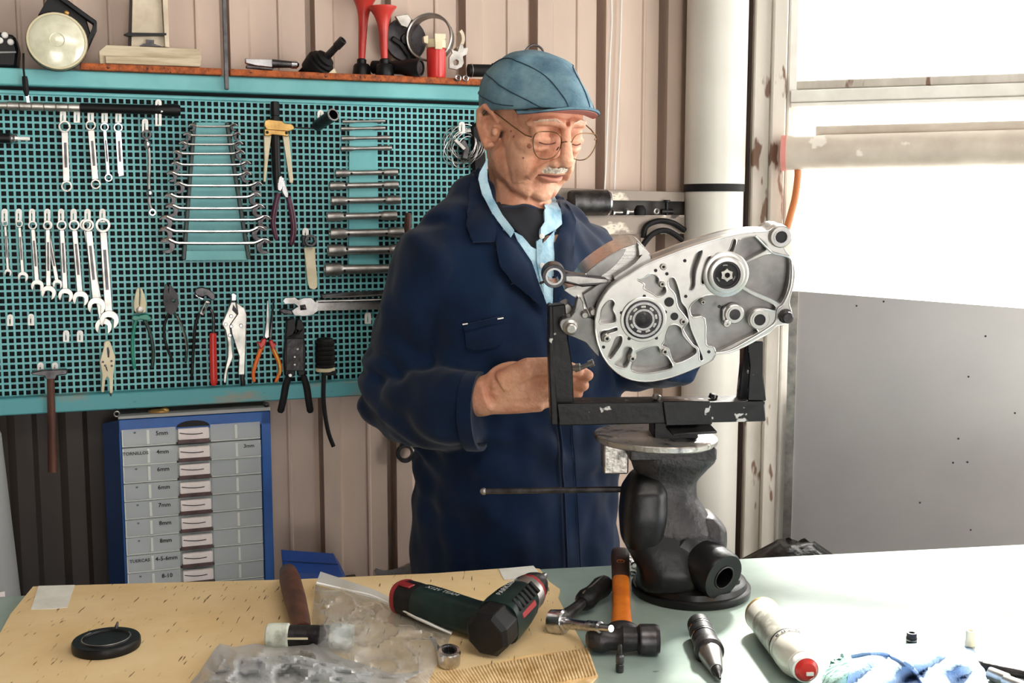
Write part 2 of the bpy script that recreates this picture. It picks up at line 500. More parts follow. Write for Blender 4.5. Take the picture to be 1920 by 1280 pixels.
# wall behind the camera; its unseen doorway is added for fill light
g = G()
g.box((-1.15, -2.45, 1.34), (1.45, 0, 0), (0, 0.05, 0), (0, 0, 1.34))
g.box((2.45, -2.45, 1.34), (0.85, 0, 0), (0, 0.05, 0), (0, 0, 1.34))
g.box((0.95, -2.45, 2.4), (0.66, 0, 0), (0, 0.05, 0), (0, 0, 0.28))
g.obj('wall_rear', 'plaster', kind='structure', ang=0)

# window post (two planks and a dark board at its left edge)
po = T('trim_1', 'window post of old white paint peeling to brown wood', None, P(1440, 1020, 2.44)); po['kind'] = 'structure'
del po['label']
def vplank(x0, x1, Y, depth, mat, name, parent, z0=0.0, z1=2.66, ytop=0):
    a, b = P(x0, 500, Y), P(x1, 500, Y)
    g = G(); w = (b.x - a.x) / 2
    g.box(((a.x + b.x) / 2, Y + depth / 2, (z0 + z1) / 2), (w, 0, 0), (0, depth / 2, 0), (0, 0, (z1 - z0) / 2))
    return g.obj(name, mat, parent, ang=0, bevel=0.003)
vplank(1394, 1406, 2.47, 0.05, 'dark_wood', 'edge_board', po)
vplank(1405, 1437, 2.445, 0.08, 'white_paint_old', 'plank', po)
vplank(1439, 1466, 2.43, 0.09, 'white_paint_old', 'plank', po)
vplank(1468, 1486, 2.44, 0.06, 'white_paint', 'plank', po)

# window: white frame, two sashes, glass
win = T('window_1', None, None, rwp(0.6, Zs)); win['kind'] = 'structure'
def rbar(px0, py0, px1, py1, off, depth, mat, name, parent, bevel=0.002):
    """bar along the right wall between two pixel heights (left end), reaching past the frame"""
    a, b = RW(px0, py0, off), RW(px0, py1, off)
    e0 = RW.u * 2.4
    g = G(); g.prism3([[a, b, b + e0, a + e0]], -NR * depth, NR)
    return g.obj(name, mat, parent, ang=0, bevel=bevel)
rbar(1484, 152, 0, 168, 0.0, 0.03, 'white_paint_old', 'meeting_rail', win)
rbar(1482, 169, 0, 192, 0.012, 0.04, 'white_paint', 'lower_rail', win)
rbar(1482, 193, 0, 201, 0.02, 0.05, 'white_paint', 'sash_lip', win)
a = RW(1490, 100).z
film('clear_glass', (0.97, 0.98, 0.98), 0.0, 0.02, 0.0)
for nm, z0, z1 in (('upper_pane', RW(1490, 150).z, 2.46), ('lower_pane', Zs, RW(1490, 200).z)):
    g = G(); g.prism3([[rwp(0.01, z0, -0.03), rwp(2.65, z0, -0.03), rwp(2.65, z1, -0.03), rwp(0.01, z1, -0.03)]], -NR * 0.004, NR)
    g.obj(nm, 'clear_glass', win, ang=0)
rbar(1484, 545, 0, 556, -0.02, 0.06, 'white_paint', 'window_sill', win)

# grey sheet-metal panel under the window
g = G(); q = [RW(1489, 545, 0.02), RW(1920, 578, 0.02)]
d = (q[1] - q[0]); top_r = q[0] + d * 4.2
bl = RW(1433, 1060, 0.02)
g.prism3([[q[0], Vector((q[0].x, q[0].y, 0.02)), Vector((top_r.x, top_r.y, 0.02)), top_r]], -NR * 0.003, NR)
sp = T('sheet_panel', 'plain grey sheet-metal panel below the window', 'metal panel', rwp(0.5, 0.0, 0.02))
g.obj('sheet', 'galv', sp, ang=0)
g = G(); g.box((q[0] + Vector((q[0].x, q[0].y, 0.02))) / 2 + NR * 0.004, RW.u * 0.009, NR * 0.004, ZD * (q[0].z / 2 - 0.01)); g.obj('edge_strip', 'steel_satin', sp, ang=0)
for x, y in ((1657, 565), (1816, 706), (1903, 774), (1797, 822), (1787, 867), (1814, 866), (1725, 942), (1820, 993), (1848, 630), (1606, 573)):
    g = G(); g.lathe(RW(x, y, 0.02), NR, [(0, 0.002), (0.001, 0.002), (0.0015, 0.001)], 8); g.obj('rivet', 'iron', sp)

# ================================================================ BENCH
bL, bR = onz(0, 1118, BZ), onz(1920, 1020, BZ)
bd = (bR - bL).normalized(); bn = Vector((bd.y, -bd.x, 0))      # bn points to the camera side
b0 = bL - bd * 0.55; b1 = bR + bd * 0.6
bench = T('workbench', 'grey-green painted workbench with chipped paint', 'workbench', ((b0.x + b1.x) / 2, 1.2, 0))
g = G(); g.prism3([[b0, b1, b1 + bn * 0.85, b0 + bn * 0.85]], (0, 0, -0.045), ZD); g.obj('bench_top', 'bench_paint', bench, ang=0, bevel=0.004)
for s_, t_ in ((0.08, 0.08), (0.08, 0.77), (0.92, 0.08), (0.92, 0.77)):
    c = b0 + (b1 - b0) * s_ + bn * t_
    g = G(); g.box((c.x, c.y, (BZ - 0.045) / 2), bd * 0.03, bn * 0.03, (0, 0, (BZ - 0.045) / 2)); g.obj('leg', 'iron', bench, ang=0, bevel=0.002)
g = G(); c = (b0 + b1) / 2 + bn * 0.42
g.box((c.x, c.y, BZ - 0.045 - 0.03), bd * 0.9, bn * 0.3, (0, 0, 0.028)); g.obj('apron', 'iron', bench, ang=0)

# ================================================================ TOOL BOARD
tb = T('tool_board', 'teal perforated metal tool board on the ribbed wall', 'pegboard', BF(300, 760))
uu = lambda px, py: (BF(px, py) - BF.p).dot(UD)
u0 = uu(-90, 300); u1 = uu(912, 300)
z_top = BF(400, 189).z; z_bot = BF(300, 734).z
PT = 0.01156
nx = int((u1 - u0) / PT); nz = int((z_top - z_bot) / PT)
hole = PT * 0.345
ox = u1 - nx * PT; oz = z_top
vs = []; fs = []
def bp(u, z, off): 
    q = BF.p + UD * u + NB * off; return Vector((q.x, q.y, z))
NVX, NVZ = nx + 1, nz + 1
for j in range(NVZ):
    for i in range(NVX): vs.append(bp(ox + i * PT, oz - j * PT, 0))
base = len(vs)
for j in range(nz):
    for i in range(nx):
        cx, cz = ox + (i + .5) * PT, oz - (j + .5) * PT
        b = len(vs)
        for off in (0, -0.0016):
            for sx, sz in ((-1, 1), (1, 1), (1, -1), (-1, -1)): vs.append(bp(cx + sx * hole, cz + sz * hole, off))
        c = [j * NVX + i, j * NVX + i + 1, (j + 1) * NVX + i + 1, (j + 1) * NVX + i]
        for k in range(4):
            k2 = (k + 1) % 4
            fs.append((c[k2], c[k], b + k, b + k2)); fs.append((b + k2, b + k, b + 4 + k, b + 4 + k2))
g = G(); g.add(vs, fs); g.obj('perforated_sheet', 'teal', tb, ang=0, recalc=False)
g = G(); q = [bp(ox, z_bot - 0.02, -0.012), bp(u1, z_bot - 0.02, -0.012), bp(u1, z_top + .03, -0.012), bp(ox, z_top + .03, -0.012)]
g.prism3([q], -NB * 0.006, NB); g.obj('gap_shade_sheet', 'gap_shade', tb, ang=0)  # black sheet added to stand for the shade behind holes and rail
def brail(name, zt, zb, off, depth, mat, bevel=0.002, ul=ox, ur=u1):
    g = G(); g.prism3([[bp(ul, zb, off), bp(ur, zb, off), bp(ur, zt, off), bp(ul, zt, off)]], -NB * depth, NB); return g.obj(name, mat, tb, ang=0, bevel=bevel)
zr1 = BF(400, 144).z; zr2 = BF(400, 171).z; zr3 = BF(400, 178).z
brail('top_rail', BF(400, 142, 0.02).z, BF(400, 172, 0.02).z, 0.02, 0.03, 'teal', ur=u1 + 0.004)
brail('upper_margin', BF(400, 181).z, z_top + 0.0002, 0.002, 0.01, 'teal')
zb1 = z_top - nz * PT
brail('lower_margin', zb1, BF(300, 746, 0.002).z, 0.002, 0.012, 'teal_worn')
brail('bottom_rail', BF(300, 733, 0.03).z, BF(300, 763, 0.03).z, 0.03, 0.045, 'teal_worn', ur=u1 + 0.004)

# ================================================================ SHELF ALONG THE TOP OF THE BOARD
RO = 0.02                                 # front of the top rail
z_rail = BF(400, 142, RO).z
def plank_shelf(x0, x1, label):
    a, b = uu(x0, 130), uu(x1, 140)
    z0 = z_rail + 0.0005; z1 = z0 + 0.0115
    g = G(); g.prism3([[bp(a, z0, 0.032), bp(b, z0, 0.032), bp(b, z1, 0.032), bp(a, z1, 0.032)]], -NB * 0.085, NB)
    return g.obj('shelf_board', 'chipboard', ang=0, bevel=0.001, label=label, cat='shelf board', group='chipboard strips over the tool board')
plank_shelf(151, 413, 'short chipboard strip under the cream stand')
plank_shelf(428, 908, 'long chipboard strip under the red horns')
z_sh = z_rail + 0.0122
# upright steel strip between the two strips
g = G(); g.prism3([[bp(uu(416, 100), BF(416, 168, 0.03).z, 0.034), bp(uu(424, 100), BF(416, 168, 0.03).z, 0.034), bp(uu(424, 100), BF(416, -60, 0.03).z, 0.034), bp(uu(416, 100), BF(416, -60, 0.03).z, 0.034)]], -NB * 0.006, NB)
g.obj('steel_strip', 'steel_dark', ang=0, bevel=0.001, label='narrow upright steel strip between the two chipboard strips', cat='metal strip')

def rings(g, c, d, R, r, n=28, seg=8):
    """torus"""
    d = Vector(d).normalized(); u = d.orthogonal().normalized(); w = d.cross(u)
    g.tube([Vector(c) + (u * math.cos(2 * math.pi * k / n) + w * math.sin(2 * math.pi * k / n)) * R for k in range(n)], r, seg, closed=True)
    return g
S0 = BF.scale(300, 200)                   # metres per pixel on the board

# round work lamp
lm = T('work_lamp', 'round headlamp with dusty glass and black bracket', 'lamp', bp(uu(107, 128), z_rail, 0.01))
c = BF(107, 78, 0.045); nd = (NB + Vector((0.05, 0, 0.12))).normalized(); k = BF.scale(107, 78)
g = G(); g.lathe(c - nd * 0.055, nd, [(0, 0.02), (0.012, 0.034), (0.035, 0.046), (0.05, 0.049)], 32); g.obj('housing', 'black_plastic', lm)
g = G(); g.lathe(c - nd * 0.006, nd, [(-0.002, 0.0475), (0.008, 0.049), (0.012, 0.0475), (0.012, 0.044)], 40, True, False); rim = g.obj('rim', 'rim_metal', lm)
g = G(); g.lathe(c + nd * 0.002, nd, [(0.0, 0.0452), (0.003, 0.044), (0.007, 0.036), (0.0095, 0.02), (0.0102, 0.012), (0.0092, 0.0105), (0.0098, 0.004), (0.0098, 0.0005)], 40); g.obj('lens', 'lens_glass', lm)
path = spline([(118, 34), (95, 6), (122, 2), (150, 22), (176, 42), (178, 56), (168, 78), (160, 92)], 3)
g = G(); g.prism(BF, band([(104, -12), (128, 6), (158, 28), (178, 42), (177, 54), (160, 92)], 9), 0.026, 0.02); g.obj('bracket', 'black_plastic', lm, bevel=0.0015)
g = G(); g.prism(BF, [(70, 30), (96, -14), (112, -14), (160, 30), (172, 70), (156, 88), (150, 60), (128, 30), (90, 24)], 0.012, 0.03); g.obj('yoke', 'black_plastic', lm, bevel=0.002)
g = G(); g.lathe(BF(125, 26, 0.03), NB, [(0, 0.004), (0.012, 0.004), (0.014, 0.002)], 10); g.obj('clip', 'brass', lm)

# black box with white knobs at the left edge
bx = T('control_box', 'black box with three white knobs beside the lamp', 'control box', bp(uu(5, 125), z_rail, 0))
g = G(); g.prism(BF, [(-60, 70), (-10, 58), (28, 66), (34, 92), (30, 126), (-60, 124)], 0.02, 0.07); b_ = g.obj('box', 'black_plastic', bx, bevel=0.004)
for x, y in ((0, 76), (9, 66), (20, 79)):
    g = G(); g.lathe(BF(x, y, 0.02), NB, [(0, 0.0055), (0.004, 0.005), (0.0055, 0.003)], 12); g.obj('knob', 'white_plastic', bx)
g = G(); g.prism(BF, [(-60, 98), (30, 96), (30, 99), (-60, 101)], 0.0215, 0.004); g.obj('seam', 'grey_plastic', bx)
# black lead with clip hanging over the rail
cl = T('test_clip', 'black crocodile clip hanging by its lead over the teal rail', 'clip', BF(52, 188, 0.03))
g = G(); g.tube([BF(44, 100, 0.03), BF(44, 128, 0.032), BF(46, 145, 0.028)], 0.0018, 8); g.obj('lead', 'black_rubber', cl)
g = G(); g.tube([BF(46, 143, 0.028), BF(47, 150, 0.028), BF(49, 170, 0.026), BF(50, 180, 0.024)], [0.004, 0.0048, 0.005, 0.003], 10); g.obj('boot', 'black_rubber', cl)
g = G(); g.prism(BF, [(48, 178), (54, 178), (56, 192), (50, 192)], 0.026, 0.004); g.obj('jaw', 'chrome', cl)

# cream stand on a wooden base
st = T('cream_stand', 'cream metal stand on a pale wooden block on the shelf', 'stand', bp(uu(280, 125), z_sh, 0))
g = G(); g.prism(BF, [(184, 97), (200, 84), (374, 92), (378, 108), (376, 125), (186, 121)], 0.02, 0.06); g.obj('base', 'wood_pale', st, bevel=0.002)
g = G(); g.prism(BF, [(197, 104), (377, 110), (376, 125), (198, 119)], 0.026, 0.01); g.obj('base_skirt', 'wood_pale', st, bevel=0.001)
g = G(); g.prism(BF, [(246, 88), (249, -30), (300, -30), (309, 88)], 0.0, 0.02); g.obj('column', 'cream_metal', st, bevel=0.001)
g = G(); g.prism(BF, [(309, 88), (303, -30), (313, -30), (318, 89)], 0.012, 0.03); g.obj('column_flange', 'cream_metal', st, bevel=0.001)
g = G(); g.prism(BF, [(240, 88), (244, -30), (248, -30), (246, 88)], -0.002, 0.02); g.obj('column_edge', 'dark_wood', st)
g = G(); g.prism(BF, [(232, 64), (240, 61), (312, 62), (312, 66), (240, 67)], 0.014, 0.018); g.obj('cable_tie', 'black_plastic', st)
g = G(); g.prism(BF, [(262, 86), (268, 82), (274, 81), (274, 74), (289, 75), (289, 82), (303, 87)], 0.006, 0.01); g.obj('clip_plate', 'steel_dark', st)

# small hand tool lying on the shelf
ht = T('hand_tool', 'small chrome hand tool lying on the chipboard strip', 'tool', bp(uu(510, 130), z_sh, 0.01))
g = G(); g.prism(BF, [(459, 108), (472, 110), (516, 111), (522, 118), (515, 128), (480, 124), (460, 119)], 0.02, 0.012); g.obj('body', 'chrome', ht, bevel=0.002)
g = G(); g.prism(BF, band([(462, 124), (490, 127), (512, 129)], 5), 0.018, 0.014); g.obj('lever', 'steel_dark', ht, bevel=0.001)
g = G(); g.tube([BF(510, 119, 0.018), BF(546, 121, 0.02)], [0.008, 0.006], 12); g.obj('collar', 'steel_dark', ht)
g = G(); g.lathe(BF(544, 121, 0.016), UD, [(0, 0.005), (0.002, 0.0075), (0.012, 0.007), (0.016, 0.003)], 14); g.obj('tip', 'chrome', ht)

# ball joint with black boot and threaded stud
bj = T('ball_joint', 'black rubber booted ball joint with a threaded stud pointing up', 'car part', bp(uu(605, 132), z_sh, 0.01))
c = BF(598, 122, 0.01); e1 = BF(640, 78, 0.05); d = (e1 - c).normalized()
g = G(); g.lathe(c, d, [(-0.02, 0.024), (0.0, 0.027), (0.006, 0.027), (0.008, 0.022), (0.013, 0.023), (0.015, 0.017), (0.02, 0.018), (0.024, 0.01)], 28); g.obj('boot', 'black_rubber', bj)
g = G(); g.lathe(c, d, [(0.02, 0.007), (0.05, 0.0065), (0.052, 0.008), (0.07, 0.008), (0.071, 0.005), (0.066, 0.0048)], 16); g.obj('stud', 'steel_dark', bj)
g = G(); g.prism(BF, [(560, 133), (575, 118), (596, 104), (610, 132)], 0.0, 0.02); g.obj('housing', 'black_rubber', bj, bevel=0.003)
g = G(); g.prism(BF, [(616, 137), (627, 128), (631, 137)], 0.026, 0.006); g.obj('tab', 'bone', bj)

# two red trumpet horns
def horn(px, top, bot, rb, label, ho=-.004):
    h = T('air_horn', label, 'horn', bp(uu(px[1], 135), z_sh, 0), 'red trumpet horns on the shelf')
    a, b = BF(px[0], top, ho), BF(px[1], bot, ho); L_ = (a - b).length; d = (a - b).normalized()
    pr = []
    for i in range(15):
        t = i / 14; r = 0.0062 + 0.0045 * t + (rb - 0.0107) * max(0, (t - 0.45) / 0.55) ** 3.0
        pr.append((t * L_, r))
    pr += [(L_ + 0.002, rb + 0.0005), (L_ + 0.002, rb - 0.002), (L_ - 0.008, rb * 0.7)]
    g = G(); g.lathe(b, d, pr, 28); g.obj('trumpet', 'red_paint', h)
    g = G(); g.lathe(b, d, [(-0.006, 0.009), (0.004, 0.009), (0.006, 0.0066)], 20); g.obj('ferrule', 'black_plastic', h)
    zb = bp(0, z_sh, 0).z
    g = G(); q = Vector((b.x, b.y, zb)); g.lathe(q, ZD, [(0, 0.0175), (0.003, 0.018), (b.z - zb - 0.008, 0.016), (b.z - zb - 0.004, 0.013)], 24); g.obj('base', 'black_plastic', h)
horn((683, 678), -14, 116, 0.031, 'taller red trumpet horn whose bell leaves the frame', -.026)
horn((717, 721), 15, 116, 0.0265, 'shorter red trumpet horn with its whole bell in view', .006)

# metal hoop clamp, dark disc, bracket, red jar, torch
hp = T('hoop_clamp', 'large bare metal hoop clamp leaning on the wall', 'clamp', bp(uu(805, 140), z_sh, -0.02))
c = BF(808, 72, -0.01); d = (NB + Vector((-0.55, 0, 0.05))).normalized()
g = G(); g.lathe(c - d * 0.012, d, [(0, 0.0405), (0.026, 0.0415), (0.027, 0.044), (0.025, 0.046), (0, 0.0432), (0, 0.0405)], 48, False, False); g.obj('hoop', 'steel', hp)
g = G(); g.prism(BF, [(741, 30), (765, 26), (772, 36), (764, 52), (752, 48)], -0.01, 0.008, ); g.obj('lug', 'steel_satin', hp, bevel=0.001)
dd = T('dark_disc', 'dark round cover with a pale disc behind the red horn', 'cover', bp(uu(757, 135), z_sh, -0.05))
g = G(); g.lathe(BF(760, 75, -0.045), NB, [(-0.01, 0.038), (0.0, 0.042), (0.006, 0.04), (0.006, 0.012), (0.012, 0.01)], 32); g.obj('cover', 'iron', dd)
g = G(); g.lathe(BF(757, 38, -0.038), NB, [(0, 0.0105), (0.004, 0.0105), (0.005, 0.008)], 20); g.obj('disc', 'bone', dd)
g = G(); g.prism(BF, band([(735, 70), (752, 82), (768, 104), (770, 128)], 9), -0.03, 0.01); g.obj('arm', 'black_plastic', dd, bevel=0.002)
jr = T('filter_jar', 'small red jar with a clear screw lid on the shelf', 'jar', bp(uu(815, 140), z_sh, 0.01))
q = bp(uu(815, 140), z_sh, 0.012)
g = G(); g.lathe(q, ZD, [(0, 0.0165), (0.004, 0.018), (0.053, 0.0185), (0.056, 0.016)], 28); g.obj('body', 'red_plastic', jr)
g = G(); g.lathe(q + ZD * 0.0555, ZD, [(0, 0.0165), (0.001, 0.019), (0.012, 0.0195), (0.016, 0.0185)], 28); g.obj('lid', 'bone', jr)
g = G(); g.prism(BF, [(815, 62), (836, 63), (836, 73), (830, 74), (830, 92), (816, 92)], 0.034, 0.004); g.obj('lid_clip', 'bone', jr, bevel=0.001)
g = G(); g.prism(BF, [(794, 68), (803, 66), (803, 82), (795, 80)], 0.03, 0.01); g.obj('spout', 'bone', jr, bevel=0.001)
tq = T('torch', 'black torch lying on the shelf with its lens to the front', 'torch', bp(uu(755, 140), z_sh, 0))
a, b = BF(700, 126, -0.03), BF(789, 127, 0.04); d = (b - a); L_ = d.length; d.normalize()
g = G(); g.lathe(a, d, [(0, 0.0125), (L_ * 0.6, 0.0128), (L_ * 0.72, 0.0162), (L_ * 0.96, 0.0168), (L_, 0.0155), (L_, 0.013), (L_ - 0.004, 0.0125)], 24); g.obj('body', 'black_plastic', tq)
g = G(); g.lathe(b - d * 0.0035, d, [(0, 0.0124), (0.0015, 0.011), (0.002, 0.003)], 20); g.obj('lens', 'iron', tq)
pb = T('plate_bracket', 'grey metal bracket plate with a hole standing on the shelf', 'bracket', bp(uu(858, 140), z_sh, 0))
g = G(); g.prism(BF, [(842, 128), (842, 108), (848, 100), (846, 92), (858, 96), (862, 84), (868, 82), (870, 90), (878, 88), (876, 102), (868, 106), (870, 118), (866, 126), (856, 131)], 0.012, 0.005, [circ(855, 117, 5, 14)]); g.obj('plate', 'steel_satin', pb, bevel=0.0008)
g = G(); g.prism(BF, arc(846, 72, 26, -40, 60, 8) + arc(846, 72, 20, 60, -40, 8), 0.0, 0.02); g.obj('curved_flange', 'cream_metal', pb)
for x, y, lb in ((859, 146, 'left of two tiny steel rings at the shelf edge'), (873, 147, 'right of two tiny steel rings at the shelf edge')):
    g = G(); rings(g, BF(x, y, 0.036), NB, 0.0045, 0.0017, 16, 6); g.obj('steel_ring', 'chrome', label=lb, cat='ring', group='rings at the shelf edge')
bt = T('black_pipe', 'short black pipe lying on the shelf behind the cap', 'pipe', bp(uu(905, 150), z_sh, 0))
a, b = BF(878, 132, 0.0), BF(938, 133, 0.0); d = (b - a).normalized(); L_ = (b - a).length
g = G(); g.lathe(a, d, [(0, 0.012), (L_ * .75, 0.0122), (L_ * .75, 0.0145), (L_, 0.0145), (L_, 0.011), (L_ - 0.01, 0.011)], 20); g.obj('tube', 'black_rubber', bt)
g = G(); rings(g, a + d * 0.006, d, 0.0122, 0.0012, 20, 6); g.obj('ring', 'steel', bt)

# ================================================================ HOOKS
def hook(px, py, label, w=12, h=22, off=0.014, group='white pegboard hooks'):
    """white plastic twin-prong hook; py is its top"""
    o = T('pegboard_hook', label, 'hook', BF(px, py + h, 0))
    o['group'] = group
    r = w / 2
    out = arc(px, py + r, r, 180, 360, 8) + [(px + r, py + h), (px - r, py + h)]
    sl = [(px - 1.6, py + 5), (px + 0.2, py + 4.4), (px + 0.6, py + h - 3), (px - 1.6, py + h - 3)]
    g = G(); g.prism(BF, out, off, 0.0035, [sl]); g.obj('clip', 'white_plastic', o, bevel=0.0006)
    g = G(); g.prism(BF, [(px - 2.4, py + 3), (px + 2.4, py + 3), (px + 2.4, py + 9), (px - 2.4, py + 9)], off - 0.003, off + 0.001); g.obj('peg', 'white_plastic', o)
    return o
for x, wn in ((118, 'long ring spanner'), (144, 'empty space between the ring spanners'), (170, 'second ring spanner'), (196, 'thin ring spanner'), (222, 'rightmost ring spanner')):
    hook(x, 206, ('white hook over the ' + wn) if 'empty' not in wn else 'white hook left empty between the first two ring spanners', h=24)
hook(272, 222, 'white hook over the flexible-head wrench', h=26)
hook(297, 186, 'white hook gripping the end of the long black bar', h=50, off=0.026)
cw = [(9.5, 419, 15, 511, 5.5, 6, 7), (36, 419, 43, 519, 7, 7, 10), (61, 422, 70, 536, 8.5, 9, 12), (89.5, 422, 91, 549, 9, 9.5, 14),
      (115.5, 422, 123, 554, 9.6, 10, 14), (139, 422, 151, 560, 10.4, 11, 15), (165, 422, 181, 574, 11.4, 12.5, 17), (193, 422, 205, 600, 14.2, 14, 18)]
ordn = ['first', 'second', 'third', 'fourth', 'fifth', 'sixth', 'seventh', 'eighth', 'ninth', 'tenth', 'eleventh', 'twelfth']
for i, c in enumerate(cw):
    hook(c[0] - 1, 391, 'white hook holding the %s combination wrench from the left' % ordn[i], h=26)
for x, y, lb in ((19, 589, 'leftmost empty white hook on the lower board'), (58, 588, 'second empty white hook from the left on the lower board'),
                 (124, 619, 'third empty white hook from the left on the lower board'), (150, 619, 'rightmost of four empty white hooks on the lower board'),
                 (76, 679, 'left white hook under the hanging hammer head'), (103, 679, 'right white hook under the hanging hammer head'),
                 (601, 206, 'white hook holding the dark tube'), (573, 427, 'white hook above the bone-coloured strap'),
                 (866, 228, 'white hook holding the coil of wire'), (690, 585, 'white hook beside the elbow under the adjustable wrench')):
    hook(x, y, lb)

# ================================================================ WRENCHES
def dirpx(a, b):
    l = math.hypot(b[0] - a[0], b[1] - a[1]); return ((b[0] - a[0]) / l, (b[1] - a[1]) / l)
def ring_end(parent, cx, cy, r, off, th, mat='steel_satin', hole=0.66, name='ring_end'):
    g = G(); g.prism(BF, circ(cx, cy, r, 24), off, th, [circ(cx, cy, r * hole, 12)]); return g.obj(name, mat, parent, bevel=0.0008)
def shaft(parent, a, b, w0, w1, off, th, mat='steel_satin', groove=True):
    g = G(); d = dirpx(a, b); n = (-d[1], d[0])
    g.prism(BF, [(a[0] + n[0] * w0 / 2, a[1] + n[1] * w0 / 2), (b[0] + n[0] * w1 / 2, b[1] + n[1] * w1 / 2), (b[0] - n[0] * w1 / 2, b[1] - n[1] * w1 / 2), (a[0] - n[0] * w0 / 2, a[1] - n[1] * w0 / 2)], off, th)
    s_ = g.obj('shaft', mat, parent, bevel=0.0012)
    if groove:
        p0 = (a[0] + (b[0] - a[0]) * 0.22, a[1] + (b[1] - a[1]) * 0.22); p1 = (a[0] + (b[0] - a[0]) * 0.72, a[1] + (b[1] - a[1]) * 0.72)
        g = G(); g.prism(BF, band([p0, p1], min(w0, w1) * 0.42), off + 0.0004, 0.001); g.obj('stamped_panel', 'steel_dark' if mat != 'steel_dark' else 'iron', s_)
    return s_
def open_end(parent, cx, cy, r, ax, off, th, mat='steel_satin', tilt=15, name='open_end'):
    """forked jaw; ax = pixel direction the jaw opens to"""
    a0 = math.degrees(math.atan2(ax[1], ax[0])) + tilt
    gap = 34
    out = arc(cx, cy, r, a0 + gap, a0 + 360 - gap, 20)
    m = 0.48 * r
    ca, sa = math.cos(math.radians(a0)), math.sin(math.radians(a0))
    inn = []
    for lx, ly in ((0.25, -0.5), (-0.12, -0.46), (-0.28, -0.22), (-0.28, 0.22), (-0.12, 0.46), (0.25, 0.5)):
        inn.append((cx + (lx * ca - ly * sa) * r, cy + (lx * sa + ly * ca) * r))
    g = G(); g.prism(BF, out + inn, off, th); return g.obj(name, mat, parent, bevel=0.0008)
names = ['smallest combination wrench at the left end of the lower row', 'second combination wrench from the left in the lower row', 'third combination wrench from the left in the lower row',
         'fourth combination wrench in the lower row, in front of a slanting one', 'fifth combination wrench from the left in the lower row', 'sixth combination wrench from the left in the lower row',
         'seventh combination wrench in the lower row, beside the largest', 'largest combination wrench at the right end of the lower row']
def combo(c, label, off=0.014, grp='combination wrenches hanging in the lower row'):
    x0, y0, x1, y1, r, w, jr_ = c
    o = T('combination_wrench', label, 'wrench', BF(x1, y1 + jr_, 0.008), grp)
    d = dirpx((x0, y0), (x1, y1))
    ring_end(o, x0, y0, r, off + 0.002, 0.007)
    shaft(o, (x0 + d[0] * r * .9, y0 + d[1] * r * .9), (x1 - d[0] * jr_ * .8, y1 - d[1] * jr_ * .8), w, w * 1.1, off, 0.005)
    open_end(o, x1, y1, jr_, d, off + 0.001, 0.006)
    return o
combo((88, 423, 108, 533, 8, 8, 9.5), 'slanting combination wrench half hidden behind the fourth in the lower row', 0.006)
combo((160, 421, 194, 612, 11, 11, 16), 'long combination wrench half hidden behind the largest in the lower row', 0.006)
for i, c in enumerate(cw): combo(c, names[i])
def ringsp(a, b, ra, rb, w, label, off=0.012, mat='steel_satin', side=False):
    o = T('ring_spanner', label, 'wrench', BF(b[0], b[1] + rb, off), 'ring spanners hanging in the upper row')
    d = dirpx(a, b)
    ring_end(o, a[0], a[1], ra, off + 0.004, 0.008, mat, 0.7)
    shaft(o, (a[0] + d[0] * ra * .85, a[1] + d[1] * ra * .85), (b[0] - d[0] * rb * .85, b[1] - d[1] * rb * .85), w, w, off, 0.005, mat)
    if side:
        g = G(); g.prism(BF, [(b[0] - 6, b[1] - 12), (b[0] + 5, b[1] - 12), (b[0] + 6, b[1] - 3), (b[0] - 5, b[1])], off, 0.008); g.obj('offset_end', mat, o, bevel=0.001)
    else: ring_end(o, b[0], b[1], rb, off + 0.004, 0.008, mat, 0.7)
ringsp((121, 237), (125, 349), 11.5, 10.5, 12, 'longest double ring spanner at the left of the upper row')
ringsp((170, 235), (179.5, 345), 9.8, 9.4, 11.5, 'second double ring spanner in the upper row, deep grooved shaft')
ringsp((196, 238), (203.5, 333), 8, 7.4, 7.5, 'thin chrome double ring spanner between two thicker ones', mat='chrome')
ringsp((221.5, 239), (227, 332), 8.6, 7, 10.5, 'rightmost spanner of the upper row, shiny with one end turned sideways', mat='chrome', side=True)
fx = T('flex_wrench', 'thin chrome flexible-head wrench hanging alone', 'wrench', BF(284, 404, 0.01))
ring_end(fx, 275, 252, 9, 0.016, 0.009, 'steel_dark', 0.6)
g = G(); g.tube([BF(x, y, 0.012) for x, y in spline([(274, 260), (279, 280), (280, 310), (279, 340), (280, 362), (280, 380), (285, 394)], 4)], .0027, 10); g.obj('shaft', 'steel', fx)
g = G(); g.lathe(BF(280, 355, 0.012), -ZD, [(0, .003), (.003, .0058), (.009, .0058), (.013, .003)], 12); g.obj('joint', 'chrome', fx)
g = G(); g.lathe(BF(276, 264, 0.012), -ZD, [(0, .004), (.003, .0056), (.01, .0052), (.014, .003)], 12); g.obj('joint', 'chrome', fx)
ring_end(fx, 286, 398, 6.5, 0.016, 0.008, 'chrome', 0.6)

